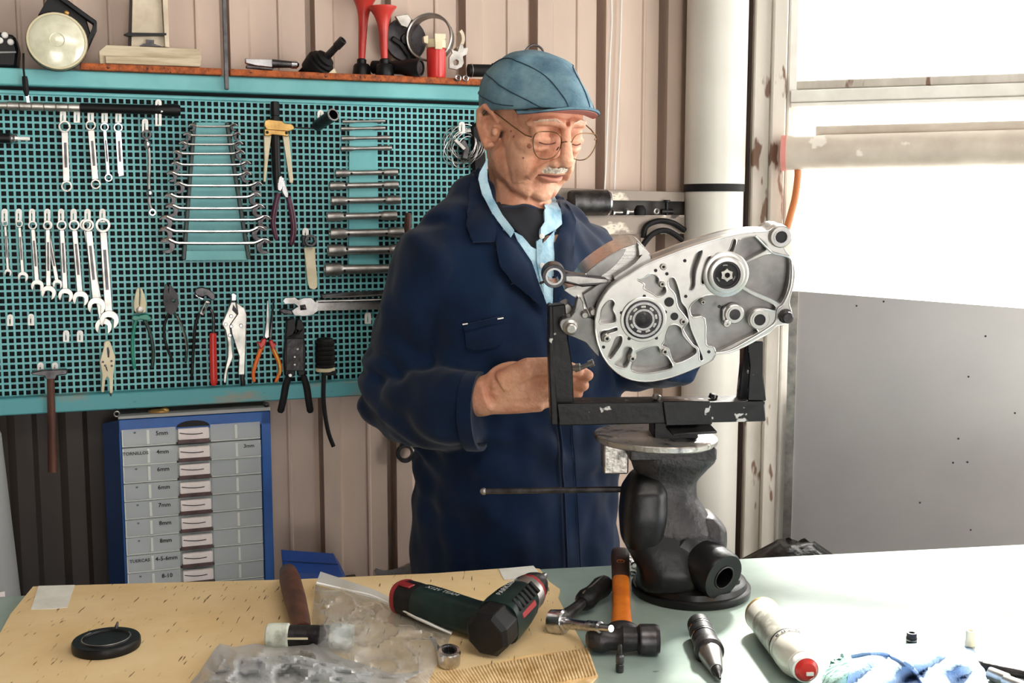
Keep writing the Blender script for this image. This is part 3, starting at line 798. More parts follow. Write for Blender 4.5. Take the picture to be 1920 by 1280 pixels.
# long bar with silver grip along the top
tw = T('torque_wrench', 'long black torque wrench with a silver ringed grip', 'wrench', BF(170, 215, 0.02))
a, b = BF(-60, 196, 0.02), BF(150, 199, 0.02); c = BF(338, 207, 0.02)
d1 = (c - a).normalized(); L1 = (b - a).length; L2 = (c - a).length
pr = [(0, 0.006)]
for i in range(6):
    t0 = L1 * 0.34 + (L1 * 0.66) * i / 6; t1 = L1 * 0.34 + L1 * 0.66 * (i + 1) / 6
    pr += [(t0, 0.0062), (t0 + 0.0012, 0.0076), (t1 - 0.0012, 0.0076), (t1, 0.0062)]
pr2 = [(p, r) for p, r in pr]
g = G(); g.lathe(a, d1, pr2, 18); g.obj('grip', 'steel_satin', tw)
g = G(); g.lathe(a, d1, [(L1, 0.0078), (L1 + 0.002, 0.0082), (L2 * 0.86, 0.0084), (L2 * 0.87, 0.0095), (L2 * 0.9, 0.0098), (L2 * 0.93, 0.0105), (L2 * 0.975, 0.0115), (L2, 0.009)], 20); g.obj('tube', 'black_plastic', tw)
g = G(); g.lathe(BF(303, 209, 0.029), NB, [(0, 0.0026), (0.0022, 0.0022), (0.003, 0.001)], 10); g.obj('rivet', 'chrome', tw)
# socket extension at the left edge
se = T('socket_extension', 'black handled socket driver at the left edge of the board', 'socket driver', BF(20, 268, 0.01))
a = BF(-40, 258, 0.014); b = BF(56, 260, 0.014); d = (b - a).normalized(); L_ = (b - a).length
g = G(); g.lathe(a, d, [(0, 0.0085), (L_ * .6, 0.0085), (L_ * .61, 0.0105), (L_ * 0.62, 0.0105)], 18); g.obj('handle', 'black_plastic', se)
g = G(); g.lathe(a, d, [(L_ * .6, 0.009), (L_ * .64, 0.0095), (L_ * .65, 0.008), (L_ * .7, 0.008), (L_ * .71, 0.0085), (L_ * .76, 0.0082)], 18); g.obj('collar', 'chrome', se)
g = G(); g.lathe(a, d, [(L_ * .75, 0.0032), (L_ * .99, 0.0032), (L_, 0.0024)], 12); g.obj('blade', 'white_plastic', se)

# rack of open-end wrenches
rk = T('wrench_rack', 'teal tapering rack carrying the open-end wrenches', 'tool rack', BF(405, 488, 0))
g = G(); g.prism(BF, [(365, 229), (426, 229), (467, 486), (345, 487)], 0.012, 0.012); g.obj('plate', 'teal', rk, bevel=0.001)
for ex in ([(365, 229), (345, 487)], [(426, 229), (467, 486)]):
    g = G(); g.prism(BF, band([ex[0], ex[1]], 7), 0.024, 0.024); g.obj('side_flange', 'dark_green', rk, bevel=0.001)
g = G(); g.prism(BF, [(348, 470), (467, 470), (468, 487), (346, 488)], 0.016, 0.006); g.obj('bottom_lip', 'teal', rk, bevel=0.001)
oy = [235.8, 252.7, 269.7, 286.9, 307.7, 327, 346.9, 368.5, 389.3, 411, 432.4, 454.6]
ol = [354, 344, 336, 323, 321, 313, 326, 308, 311, 299, 298, 301]
orr = [445, 452, 455, 458, 470, 471, 492, 489, 496, 508, 498, 508]
for i in range(12):
    y, xl, xr = oy[i], ol[i], orr[i]
    j = 6.0 + 7.0 * i / 11
    lb = 'double open-end wrench, %s from the top of the teal rack' % ordn[i]
    if i == 0: lb = 'smallest double open-end wrench at the top of the teal rack'
    if i == 11: lb = 'lowest double open-end wrench on the teal rack'
    o = T('open_end_wrench', lb, 'wrench', BF((xl + xr) / 2, y + j, 0.03), 'open-end wrenches on the teal rack')
    of = 0.032
    tilt = 2.0 * math.sin(i * 2.1)
    cl_, cr_ = (xl + j, y + j * 0.55 + tilt * .3), (xr - j, y + j * 0.55 - tilt * .3)
    path = spline([(xl + 1.2 * j, y - j * 0.45), (xl + 2.3 * j, y + 0.4), (xl + 3.6 * j, y + 1.2), ((xl + xr) / 2, y + 1.5), (xr - 3.6 * j, y + 1.2), (xr - 2.3 * j, y + 0.4), (xr - 1.2 * j, y - j * .45)], 4)
    g = G(); g.tube([BF(x, yy, of) for x, yy in path], 0.0021 + 0.00009 * i, 8, flat=1.0); g.obj('shaft', 'chrome', o)
    for cc, sgn in ((cl_, -1), (cr_, 1)):
        open_end(o, cc[0], cc[1], j * 1.08, (sgn, 0.15), of, 0.008, 'steel_dark', 0, 'jaw')
        g = G(); tp = [(cc[0] + sgn * 1.0 * j, cc[1] - 0.55 * j), (cc[0] + sgn * .4 * j, cc[1] - 1.05 * j), (cc[0] - sgn * .5 * j, cc[1] - 1.0 * j), (cc[0] - sgn * 1.3 * j, cc[1] - 0.4 * j)]
        g.tube([BF(x, yy, of + 0.001) for x, yy in spline(tp, 4)], 0.0016, 6); g.obj('jaw_highlight', 'chrome', o)  # bright tube paints a highlight along the top of the dark jaw

# rack of tubular box wrenches
rk2 = T('box_wrench_rack', 'teal upright rack carrying the tubular box wrenches', 'tool rack', BF(680, 505, 0))
g = G(); g.prism(BF, [(655, 226), (706, 226), (708, 512), (654, 512)], 0.006, 0.006); g.obj('plate', 'teal', rk2, bevel=0.001)
ty = [228, 241.5, 259.6, 278.9, 324.9, 348.6, 376.6, 406.2, 437.7, 469.5, 505]
tx = [(642, 722), (639, 722), (640, 731), (639, 734), (629, 745), (618, 746), (621, 750), (613, 743), (619, 756), (615, 760), (609, 762)]
tr = [3.2, 4.0, 4.5, 5.0, 7.0, 7.8, 8.6, 9.2, 10.2, 11.4, 12.4]
for i in range(11):
    lb = 'tubular box wrench, %s from the top of its teal rack' % ordn[i]
    if i == 0: lb = 'thinnest tubular box wrench at the top of its teal rack'
    if i == 10: lb = 'thickest tubular box wrench at the bottom of its teal rack'
    o = T('box_wrench', lb, 'wrench', BF(680, ty[i] + tr[i], 0.02), 'tubular box wrenches on their rack')
    R_ = tr[i] * BF.scale(680, ty[i])
    of = 0.008 + R_
    sl = -0.018 if i < 9 else -0.01
    a, b = BF(tx[i][0], ty[i], of), BF(tx[i][1], ty[i] + (tx[i][1] - tx[i][0]) * sl, of)
    d = (b - a).normalized(); L_ = (b - a).length; e_ = min(0.024 + 0.01 * i / 10, L_ * .3); r2 = R_ * 0.72
    g = G(); g.lathe(a, d, [(0.006, R_ * .62), (0, R_ * .66), (0, R_ * .98), (0.001, R_), (e_ * .8, R_), (e_, r2)], 20, True, False); g.obj('socket_end', 'steel', o)
    g = G(); g.lathe(a, d, [(e_ * .95, r2), (L_ - e_ * .95, r2)], 18); sh = g.obj('barrel', 'steel', o)
    g = G(); g.lathe(a, d, [(L_ - e_, r2), (L_ - e_ * .8, R_), (L_ - 0.001, R_), (L_, R_ * .98), (L_, R_ * .66), (L_ - 0.006, R_ * .62)], 20, False, True); g.obj('socket_end', 'steel', o)
    for t in ((e_ * 1.05, L_ - e_ * 1.05) if i >= 4 else ()):
        g = G(); vdir = (NB + ZD * (0.35 if t < 0.1 and i % 2 else -0.3)).normalized(); g.lathe(a + d * t + vdir * (r2 - 0.0015), vdir, [(0, 0.0026), (0.0019, 0.0026)], 12); g.obj('cross_hole', 'ink', sh)

# dark tube on a hook, puller, strap, driver handle, coil
dt = T('dark_tube', 'short dark tube with a bright rim pointing to the room', 'tube', BF(605, 240, 0.02))
a, b = BF(594, 236, 0.012), BF(625, 215, 0.065); d = (b - a).normalized(); L_ = (b - a).length
g = G(); g.lathe(a, d, [(0, 0.0095), (0.002, 0.0105), (L_, 0.0112), (L_, 0.0088), (L_ - 0.03, 0.0086)], 24); g.obj('sleeve', 'iron', dt)
g = G(); g.lathe(b - d * 0.002, d, [(0, 0.0115), (0.0024, 0.0116), (0.0026, 0.0088), (0, 0.0086), (0, 0.0115)], 24, False, False); g.obj('rim', 'chrome', dt)
pu = T('bearing_puller', 'two-legged brass bearing puller with a black spindle', 'bearing puller', BF(520, 342, 0.01))
g = G(); g.prism(BF, [(497, 226), (503, 224), (530, 227), (533, 231), (548, 233), (552, 238), (550, 243), (541, 246), (500, 243), (496, 236)], 0.03, 0.014); g.obj('crosshead', 'brass', pu, bevel=0.001)
g = G(); g.prism(BF, [(496, 242), (541, 246), (541, 256), (530, 254), (512, 252), (505, 255), (496, 254)], 0.034, 0.014); g.obj('yoke', 'brass', pu, bevel=0.001)
for x, y in ((501, 248), (537, 249)):
    g = G(); g.lathe(BF(x, y, 0.034), NB, [(0, 0.0028), (0.0012, 0.0028)], 10); g.obj('pin', 'ink', pu)
for pl in ([(495, 252), (509, 254), (503, 300), (498, 340), (496, 342), (494, 338), (496, 300)], [(530, 254), (542, 255), (546, 300), (550, 336), (549, 344), (543, 342), (541, 325)]):
    g = G(); g.prism(BF, pl, 0.026, 0.008); g.obj('leg', 'bone', pu, bevel=0.001)
a = BF(519, 256, 0.02)
g = G(); g.lathe(BF(515, 222, 0.02), (BF(519, 340, 0.02) - BF(515, 222, 0.02)), [(0, 0.009), (0.02, 0.0088), (0.1, 0.0078), (0.13, 0.005)], 16); g.obj('spindle', 'black_plastic', pu)
g = G(); g.lathe(BF(516, 226, 0.02), ZD, [(0, 0.0075), (0.008, 0.0075), (0.009, 0.0085), (0.03, 0.0085), (0.034, 0.007)], 8); g.obj('spindle_head', 'black_plastic', pu)
g = G(); g.tube([BF(550, 239, 0.022), BF(572, 240, 0.02), BF(592, 241, 0.016)], 0.0014, 8); g.obj('tommy_bar', 'steel_dark', pu)
sp2 = T('strap_tool', 'bone-coloured strap hanging from a hexagon ring', 'strap tool', BF(587, 542, 0.01))
g = G(); g.prism(BF, circ(583, 451, 11, 24), 0.03, 0.02, [[(583 + 7.6 * math.cos(math.radians(60 * k + 10)), 451 + 7.6 * math.sin(math.radians(60 * k + 10))) for k in range(6)]]); g.obj('hexagon_ring', 'steel_dark', sp2, bevel=0.0008)
g = G(); g.prism(BF, [(570, 464), (591, 463), (592, 490), (595, 520), (595, 538), (590, 543), (581, 541), (577, 530), (574, 500)], 0.014, 0.004); g.obj('strap', 'bone', sp2, bevel=0.001)
g = G(); g.prism(BF, [(567, 440), (576, 444), (578, 460), (568, 462)], 0.018, 0.014); g.obj('lug', 'iron', sp2, bevel=0.001)
sd = T('screwdriver', 'red-brown screwdriver handle peeping over the shoulder', 'screwdriver', BF(764, 470, 0.01))
a, b = BF(762, 462, 0.016), BF(766, 399, 0.016); L_ = (b - a).length
g = G(); g.lathe(a, b - a, [(0, 0.0045), (0.006, 0.0068), (L_ * .7, 0.007), (L_ * .9, 0.0066), (L_, 0.004)], 10); g.obj('handle', 'wood_brown', sd)
g = G(); g.lathe(a, a - b, [(0, 0.003), (0.05, 0.003)], 8); g.obj('blade', 'chrome', sd)
co = T('wire_coil', 'tangled coil of thin grey wire on the right of the board', 'wire', BF(870, 315, 0.01))
g = G(); rnd = random.Random(3)
for q in range(9):
    cx, cy = 868 + rnd.uniform(-7, 9), 272 + rnd.uniform(-8, 10); rx, ry = rnd.uniform(17, 34), rnd.uniform(22, 40); ph = rnd.uniform(0, 3)
    pts = []
    for k in range(28):
        an = 2 * math.pi * k / 28
        x = rx * math.cos(an); y = ry * math.sin(an)
        pts.append(BF(cx + x * math.cos(ph * .3) - y * math.sin(ph * .3), cy + x * math.sin(ph * .3) + y * math.cos(ph * .3), 0.012 + 0.006 * math.sin(an * 2 + ph)))
    G_ = G(); G_.tube(pts, 0.0009, 6, closed=True); g.add(G_.v, G_.f)
g.obj('strands', 'steel', co, kind='stuff')
g = G(); g.prism(BF, band([(853, 261), (872, 280)], 6), 0.022, 0.006); g.obj('wrap', 'steel_satin', co, bevel=0.001)
g = G(); g.prism(BF, band([(866, 262), (876, 280), (872, 300)], 14), 0.016, 0.01); g.obj('bundle', 'steel_dark', co, bevel=0.003)
g = G(); g.prism(BF, [(884, 235), (903, 225), (912, 300), (900, 335), (888, 320)], 0.012, 0.012)
g.obj('black_pouch', 'black_rubber', bevel=0.004, label='black pouch hanging beside the coil of wire', cat='pouch')

# ================================================================ PLIERS AND OTHER TOOLS ON THE BOARD
def z6(pts): return [(x / 3.368, 480 + y / 3.368) for x, y in pts]
def z7(pts): return [(340 + x / 3.764, 520 + y / 3.764) for x, y in pts]
def grip(parent, pts, w, mat, off=0.014, name='handle', k=0.5, flat=0.75):
    sc = BF.scale(pts[0][0], pts[0][1]); sp_ = spline(pts, 5); n = len(sp_)
    if not isinstance(w, (list, tuple)): w = [w] * n
    else: w = [p[0] for p in spline([(x, 0) for x in w], 5)]
    w = [w[min(i, len(w) - 1)] for i in range(n)]; w[0] *= .8; w[-1] *= .6
    g = G(); g.tube([BF(x, y, off) for x, y in sp_], [q * k * sc for q in w], 12, flat=flat, up=NB); return g.obj(name, mat, parent)
def plate(parent, pts, off, th, mat, name, bevel=0.0015, holes=()):
    g = G(); g.prism(BF, pts, off, th, holes); return g.obj(name, mat, parent, bevel=bevel)
def dot(parent, x, y, r, off, mat, name='pivot', h=0.002):
    g = G(); g.lathe(BF(x, y, off), NB, [(-0.001, r), (h * .6, r), (h, r * .7)], 16); return g.obj(name, mat, parent)
HL = 0.012
gp = T('combination_pliers', 'combination pliers with pale jaws and bright green grips', 'pliers', BF(265, 692, 0.01))
plate(gp, z6([(864, 202), (876, 198), (880, 235), (877, 300), (882, 330), (866, 362), (846, 348), (843, 300), (852, 250)]), 0.02, 0.014, 'bone', 'jaw')
plate(gp, z6([(884, 198), (897, 204), (915, 255), (925, 300), (922, 352), (900, 362), (882, 330), (884, 300), (888, 240)]), 0.02, 0.014, 'bone', 'jaw')
dot(gp, 262.3, 581, 0.0062, 0.02, 'steel_satin')
grip(gp, z6([(868, 372), (852, 430), (838, 520), (838, 620), (850, 712)]), 6.5, 'green_plastic')
grip(gp, z6([(896, 372), (925, 430), (952, 500), (968, 600), (962, 704)]), 6.5, 'dark_green')
plate(gp, z6([(828, 398), (842, 372), (880, 378), (886, 370), (930, 364), (962, 398), (940, 408), (880, 400), (850, 412)]), 0.019, 0.012, 'green_plastic', 'guard')
bpz = T('lineman_pliers', 'blackened lineman pliers with dark thin grips', 'pliers', BF(328, 682, 0.01))
plate(bpz, z6([(1034, 230), (1046, 178), (1056, 182), (1066, 240), (1070, 180), (1082, 186), (1122, 240), (1130, 300), (1112, 350), (1080, 372), (1050, 350), (1034, 300)]), 0.02, 0.013, 'iron', 'jaws', holes=[z6(circ(1096, 282, 12, 10))])
grip(bpz, z6([(1066, 360), (1046, 410), (1036, 470), (1050, 560), (1090, 662)]), 5.0, 'black_plastic')
grip(bpz, z6([(1096, 356), (1130, 400), (1160, 470), (1180, 560), (1172, 676)]), 5.0, 'dark_green')
g = G(); g.tube([BF(x, y, 0.019) for x, y in z6([(1118, 380), (1146, 440), (1168, 520), (1180, 600)])], 0.0009, 6); g.obj('grip_edge', 'steel_satin', bpz)
pp = T('pump_pliers', 'water-pump pliers with one red grip and a slotted joint', 'pliers', BF(385, 722, 0.01))
plate(pp, z7([(95, 105), (110, 75), (150, 68), (200, 85), (235, 115), (240, 150), (215, 165), (180, 130), (140, 140), (105, 128)]), 0.022, 0.014, 'steel_dark', 'jaw')
plate(pp, z7([(92, 112), (130, 140), (160, 150), (150, 160), (105, 135)]), 0.024, 0.012, 'chrome', 'lower_jaw')
plate(pp, band(z7([(190, 165), (140, 265)]), 9), 0.026, 0.006, 'steel_satin', 'slot_plate', holes=[band(z7([(182, 185), (150, 248)]), 3.4)])
grip(pp, z7([(128, 250), (100, 340), (88, 470), (80, 600), (74, 702)]), 5.5, 'black_plastic')
grip(pp, z7([(205, 225), (226, 270), (228, 400)]), 5.5, 'steel_dark', name='shank')
grip(pp, z7([(224, 392), (224, 480), (226, 600), (230, 762)]), [13, 13, 13.5, 13.5], 'red_plastic', 0.016)
lp = T('locking_pliers', 'large chrome locking pliers hanging from the board', 'pliers', BF(440, 738, 0.01))
plate(lp, z7([(350, 118), (372, 108), (392, 122), (388, 166), (352, 170)]), 0.02, 0.012, 'chrome', 'upper_jaw')
plate(lp, z7([(385, 172), (446, 218), (462, 268), (456, 460), (448, 690), (404, 690), (410, 560), (352, 380), (346, 335), (398, 262)]), 0.019, 0.013, 'steel_satin', 'fixed_handle')
plate(lp, z7([(350, 172), (384, 172), (396, 258), (344, 336), (352, 420), (368, 560), (330, 650), (316, 752), (300, 745), (302, 690), (328, 570), (330, 470), (310, 370), (284, 330), (318, 250)]), 0.023, 0.011, 'steel_satin', 'lever_handle')
plate(lp, z7([(366, 190), (400, 236), (388, 262), (358, 230)]), 0.024, 0.004, 'iron', 'jaw_gap', bevel=0)
for x, y in z7([(312, 330), (420, 340), (342, 408), (350, 272), (352, 345)]): dot(lp, x, y, 0.0034, 0.022, 'chrome', 'rivet', 0.003)
g = G(); g.tube([BF(x, y, 0.014) for x, y in z7([(428, 680), (434, 740), (436, 800)])], 0.0042, 12); g.obj('adjusting_screw', 'iron', lp)
g = G(); g.lathe(BF(456.2, 730, 0.014), -ZD, [(0, 0.0055), (0.009, 0.006), (0.01, 0.005)], 8); g.obj('screw_knob', 'chrome', lp)
np_ = T('needle_nose_pliers', 'needle-nose pliers with orange and yellow grips', 'pliers', BF(500, 716, 0.01))
plate(np_, z7([(608, 162), (616, 162), (620, 300), (622, 420), (600, 436), (588, 420), (600, 330)]), 0.02, 0.011, 'steel', 'jaw')
plate(np_, z7([(650, 165), (658, 168), (646, 300), (640, 428), (624, 432), (624, 420), (632, 310)]), 0.02, 0.011, 'steel_dark', 'jaw')
grip(np_, z7([(590, 440), (556, 520), (525, 610), (508, 680), (516, 738)]), [8, 8, 7.5, 6.5, 6], 'orange_plastic')
grip(np_, z7([(632, 444), (655, 520), (690, 600), (698, 660), (664, 740)]), [8, 8, 8, 7, 6], 'orange_plastic')
grip(np_, z7([(648, 500), (676, 560), (696, 620), (698, 690)]), [2.6, 3.4, 3.4, 2.4], 'yellow_plastic', 0.019, 'grip_inlay')
plate(np_, z7([(534, 452), (560, 462), (572, 432), (600, 434), (596, 470), (560, 510), (548, 482)]), 0.02, 0.012, 'red_plastic', 'guard')
plate(np_, z7([(620, 448), (640, 440), (652, 462), (678, 468), (660, 490), (664, 520), (636, 500)]), 0.02, 0.012, 'red_plastic', 'guard')
sc_ = T('side_cutters', 'side cutters with dark purple grips under the brass puller', 'pliers', BF(533, 462, 0.01))
plate(sc_, [(520, 345), (523, 331), (528, 328), (532, 335), (531, 352), (526, 360), (520, 356)], 0.03, 0.012, 'chrome', 'jaw')
plate(sc_, [(529, 330), (534, 340), (541, 362), (541, 372), (534, 370), (528, 358)], 0.029, 0.012, 'chrome', 'jaw')
grip(sc_, [(522, 362), (516, 388), (512, 418), (519, 450)], [10, 11, 10, 8], 'purple_plastic', 0.022)
grip(sc_, [(540, 368), (547, 395), (551, 430), (546, 460)], [10, 11.5, 11.5, 9], 'purple_plastic', 0.022)
lps = T('small_locking_pliers', 'small pale locking pliers below the largest wrench', 'pliers', BF(201, 741, 0.01))
plate(lps, z6([(656, 552), (664, 536), (690, 536), (700, 556), (728, 640), (722, 690), (715, 760), (712, 866), (694, 868), (690, 780), (678, 762), (664, 780), (658, 860), (640, 862), (646, 770), (634, 690), (630, 668), (655, 580)]), 0.034, 0.012, 'bone', 'body')
plate(lps, z6([(674, 580), (684, 572), (692, 600), (690, 640), (680, 640)]), 0.0345, 0.003, 'iron', 'jaw_gap', bevel=0)
plate(lps, z6([(662, 690), (674, 700), (682, 730), (672, 720)]), 0.0345, 0.003, 'iron', 'slot', bevel=0)
for x, y in z6([(650, 668), (704, 662), (664, 690), (706, 692)]): dot(lps, x, y, 0.002, 0.034, 'steel_dark', 'rivet', 0.0015)
g = G(); g.tube([BF(207, 736, 0.028), BF(208, 742, 0.028)], 0.0026, 10); g.obj('screw', 'steel_dark', lps)
hm = T('machinist_hammer', 'slim hammer hanging head up with a long dark handle', 'hammer', BF(95, 882, 0.02))
plate(hm, z6([(192, 738), (260, 722), (420, 716), (428, 728), (420, 750), (360, 756), (352, 776), (284, 776), (280, 758), (200, 748)]), 0.05, 0.018, 'steel_dark', 'head')
a, b = BF(95, 708, 0.04), BF(99, 884, 0.04)
g = G(); g.tube([a, a + (b - a) * .3, a + (b - a) * .7, b], [0.0075, 0.0078, 0.0085, 0.0095], 14, flat=.8); g.obj('handle', 'wood_brown', hm)
cr = T('crimping_pliers', 'black crimping pliers hanging low with straight black grips', 'pliers', BF(553, 776, 0.02))
plate(cr, z7([(745, 300), (800, 285), (808, 380), (818, 290), (850, 300), (870, 360), (868, 430), (880, 520), (872, 690), (830, 700), (812, 600), (800, 700), (735, 700), (725, 560), (738, 420)]), 0.026, 0.018, 'black_plastic', 'head')
plate(cr, z7([(745, 430), (860, 430), (866, 660), (740, 660)]), 0.031, 0.006, 'iron', 'side_plate', bevel=0.001)
for x, y in z7([(820, 505), (800, 560), (800, 615)]): dot(cr, x, y, 0.0024, 0.031, 'steel_satin', 'rivet', 0.002)
grip(cr, z7([(765, 690), (738, 760), (722, 850), (698, 955)]), [11, 13, 13, 12.5], 'black_rubber', 0.03)
grip(cr, z7([(860, 690), (884, 770), (896, 850), (912, 955)]), [11, 13, 13, 12.5], 'black_rubber', 0.03)
dot(cr, *z7([(768, 690)])[0], 0.004, 0.036, 'chrome', 'pin', 0.003)
rb = T('rubber_bellows', 'black ribbed rubber bellows with a tail hose', 'rubber part', BF(611, 700, 0.03))
q = BF(610, 690, 0.035); pr = [(0, 0.014)]
for k in range(6): pr += [(0.004 + k * 0.0085, 0.0186), (0.0075 + k * 0.0085, 0.0186), (0.0085 + k * 0.0085, 0.0168)]
pr += [(0.056, 0.015), (0.058, 0.008)]
g = G(); g.lathe(q, ZD, pr, 24); g.obj('bellows', 'black_rubber', rb)
g = G(); g.lathe(q - ZD * 0.006, ZD, [(0, 0.0165), (0.001, 0.018), (0.006, 0.018), (0.007, 0.0165)], 24); g.obj('clamp_band', 'bone', rb)
g = G(); g.box(BF(618, 699, 0.045), UD * 0.012, NB * 0.006, ZD * 0.004); g.obj('clamp_screw', 'black_plastic', rb, bevel=0.001)
g = G(); g.tube([BF(x, y, 0.04) for x, y in spline(z7([(1008, 660), (1004, 760), (1004, 860), (1016, 980), (1040, 1100), (1074, 1192)]), 4)], 0.004, 10); g.obj('tail_hose', 'black_rubber', rb)
aw = T('adjustable_wrench', 'chrome adjustable wrench laid flat on the board', 'wrench', BF(620, 590, 0.01))
plate(aw, z7([(718, 165), (735, 145), (800, 140), (826, 160), (870, 145), (920, 145), (948, 175), (960, 160), (1440, 150), (1440, 225), (965, 235), (930, 262), (870, 272), (800, 268), (780, 235), (826, 205), (800, 185), (730, 186)]), 0.026, 0.012, 'steel', 'body')
plate(aw, z7([(690, 232), (720, 222), (780, 232), (792, 264), (720, 258)]), 0.026, 0.012, 'steel_dark', 'movable_jaw')
plate(aw, z7([(836, 196), (875, 190), (885, 228), (840, 232)]), 0.0275, 0.004, 'iron', 'worm_window', bevel=0)
g = G(); g.lathe(BF(567, 577, 0.0285), UD, [(-0.004, 0.003), (-0.002, 0.0042), (0.0, 0.0034), (0.002, 0.0042), (0.004, 0.003)], 12); g.obj('worm', 'steel_dark', aw)
g = G(); g.tube([BF(x, y, 0.032) for x, y in z7([(965, 170), (1200, 165), (1440, 158)])], 0.0024, 8); g.obj('handle_rim', 'chrome', aw)
fb = T('flat_pry_bar', 'dark flat bar above the adjustable wrench', 'bar', BF(660, 558, 0.01))
plate(fb, z7([(985, 120), (1060, 112), (1200, 104), (1440, 90), (1440, 132), (1100, 148), (990, 142)]), 0.02, 0.012, 'steel_dark', 'bar')
g = G(); g.tube([BF(x, y, 0.0205) for x, y in z7([(1000, 140), (1200, 136), (1430, 122)])], 0.0016, 6); g.obj('rolled_edge', 'steel', fb)

# ================================================================ BELOW THE BOARD
ZS = 0.70
sa, sb = wall_u(-160, 300), wall_u(648, 300)
def wp(u, z, off):
    q = WB.p + UD * u + NB * off; return Vector((q.x, q.y, z))
sh = T('low_shelf', 'low dark shelf along the wall behind the bench', 'shelf', wp((sa + sb) / 2, 0, 0.15))
g = G(); g.prism3([[wp(sa, ZS, 0.021), wp(sb, ZS, 0.021), wp(sb, ZS, 0.30), wp(sa, ZS, 0.30)]], (0, 0, -0.025), ZD); g.obj('shelf_top', 'dark_wood', sh, ang=0)
for t in (0.05, 0.5, 0.95):
    for o_ in (0.06, 0.26):
        q = wp(sa + (sb - sa) * t, 0, o_); g = G(); g.box((q.x, q.y, (ZS - .025) / 2), UD * 0.02, NB * 0.02, (0, 0, (ZS - .025) / 2)); g.obj('leg', 'dark_wood', sh, ang=0)
# dark ribbed sheet added to stand in for shade on the wall
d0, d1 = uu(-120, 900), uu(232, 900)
ds = T('wall_shade_sheet', 'dark ribbed sheet added for wall shade behind the blue cabinet', 'panel', wp((wall_u(0) + wall_u(200)) / 2, ZS, 0.03))
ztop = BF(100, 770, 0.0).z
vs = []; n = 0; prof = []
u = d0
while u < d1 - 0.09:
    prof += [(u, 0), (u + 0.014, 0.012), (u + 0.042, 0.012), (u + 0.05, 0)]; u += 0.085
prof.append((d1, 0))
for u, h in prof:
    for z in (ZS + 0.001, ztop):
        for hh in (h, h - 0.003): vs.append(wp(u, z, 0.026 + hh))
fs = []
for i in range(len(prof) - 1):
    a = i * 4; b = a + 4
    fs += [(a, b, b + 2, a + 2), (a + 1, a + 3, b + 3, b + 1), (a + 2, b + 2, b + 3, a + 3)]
g = G(); g.add(vs, fs); g.obj('sheet', 'wall_shade', ds, ang=20)

# blue drawer cabinet
CF = Fr(BF.p + NB * 0.04, NB)
cb = T('drawer_cabinet', 'blue small-parts cabinet with clear plastic drawers', 'drawer cabinet', CF(370, 1110, -0.05))
cu = lambda px: (CF(px, 940) - CF.p).dot(UD)
def cp(u, z, off=0.0):
    q = CF.p + UD * u + NB * off; return Vector((q.x, q.y, z))
c0, c1 = cu(228), cu(511); zt = CF(360, 779).z; zb = ZS + 0.001
g = G(); tk = 0.006
DEP = 0.085
g.prism3([[cp(c0, zb), cp(c0 + 0.004, zb), cp(c0 + 0.004, zt), cp(c0, zt)]], -NB * DEP, NB)
g.prism3([[cp(c1 - 0.017, zb), cp(c1, zb), cp(c1, zt), cp(c1 - 0.017, zt)]], -NB * DEP, NB)
g.prism3([[cp(c0, zt - 0.024), cp(c1, zt - 0.024), cp(c1, zt), cp(c0, zt)]], -NB * DEP, NB)
g.prism3([[cp(c0, zb), cp(c1, zb), cp(c1, zb + 0.006), cp(c0, zb + 0.006)]], -NB * DEP, NB)
g.obj('frame', 'cab_blue', cb, ang=0, bevel=0.001)
g = G(); g.prism3([[cp(c0, zb, -DEP + .002), cp(c1, zb, -DEP + .002), cp(c1, zt, -DEP + .002), cp(c0, zt, -DEP + .002)]], -NB * 0.004, NB); g.obj('back_panel', 'cab_navy', cb, ang=0)
g = G(); g.prism3([[cp(cu(198), zb, -0.03), cp(c0, zb, -0.006), cp(c0, zt - .002, -0.006), cp(cu(198), zt - .01, -0.03)]], -NB * 0.004, NB); g.obj('side_strip', 'cab_navy', cb, ang=0)  # navy strip set slightly back at the left of the front
g = G(); g.prism3([[cp(c0, zt + 0.0015, 0.002), cp(c1, zt + 0.0015, 0.002), cp(c1, zt + 0.0075, 0.0), cp(c0, zt + 0.006, 0.0)]], -NB * 0.07, NB); g.obj('top_liner', 'grey_plastic', cb, ang=0)
g = G(); rings(g, CF(219, 776, 0.006), NB, 0.0045, 0.0013, 18, 6); g.obj('hanging_eye', 'steel', cb)
g = G(); g.ell(CF(499, 758, 0.0), 0.006, 0.006, 0.005); g.obj('corner_stud', 'steel_dark', cb)
film('drawer_plastic', (0.9, 0.93, 0.95), 0.02, 0.3, 0.4)
M('label_card', (246, 238, 236), 0.6, 0, (232, 222, 222), 30)
M('label_brown', (96, 70, 70), 0.5, 0, (60, 42, 44), 40)
rows = [('"', '5mm', '', ''), ('TORNILLOS', '4mm', '', '3mm'), ('"', '6mm', '', ''), ('"', '6mm', '', ''), ('"', '7mm', '', ''), ('"', '8mm', '', ''), ('"', '8mm', '', ''), ('TUERCAS', '4-5-6mm', '', ''), ('"', '8-10', '', '')]
ztl = CF(360, 797).z; rh = CF(360, 797).z - CF(360, 830.6).z
cl0, cl1 = cu(233), cu(491)
M('drawer_edge', (222, 226, 220), 0.45); M('drawer_fill', (206, 214, 212), 0.5, 0, (180, 190, 190), 30)
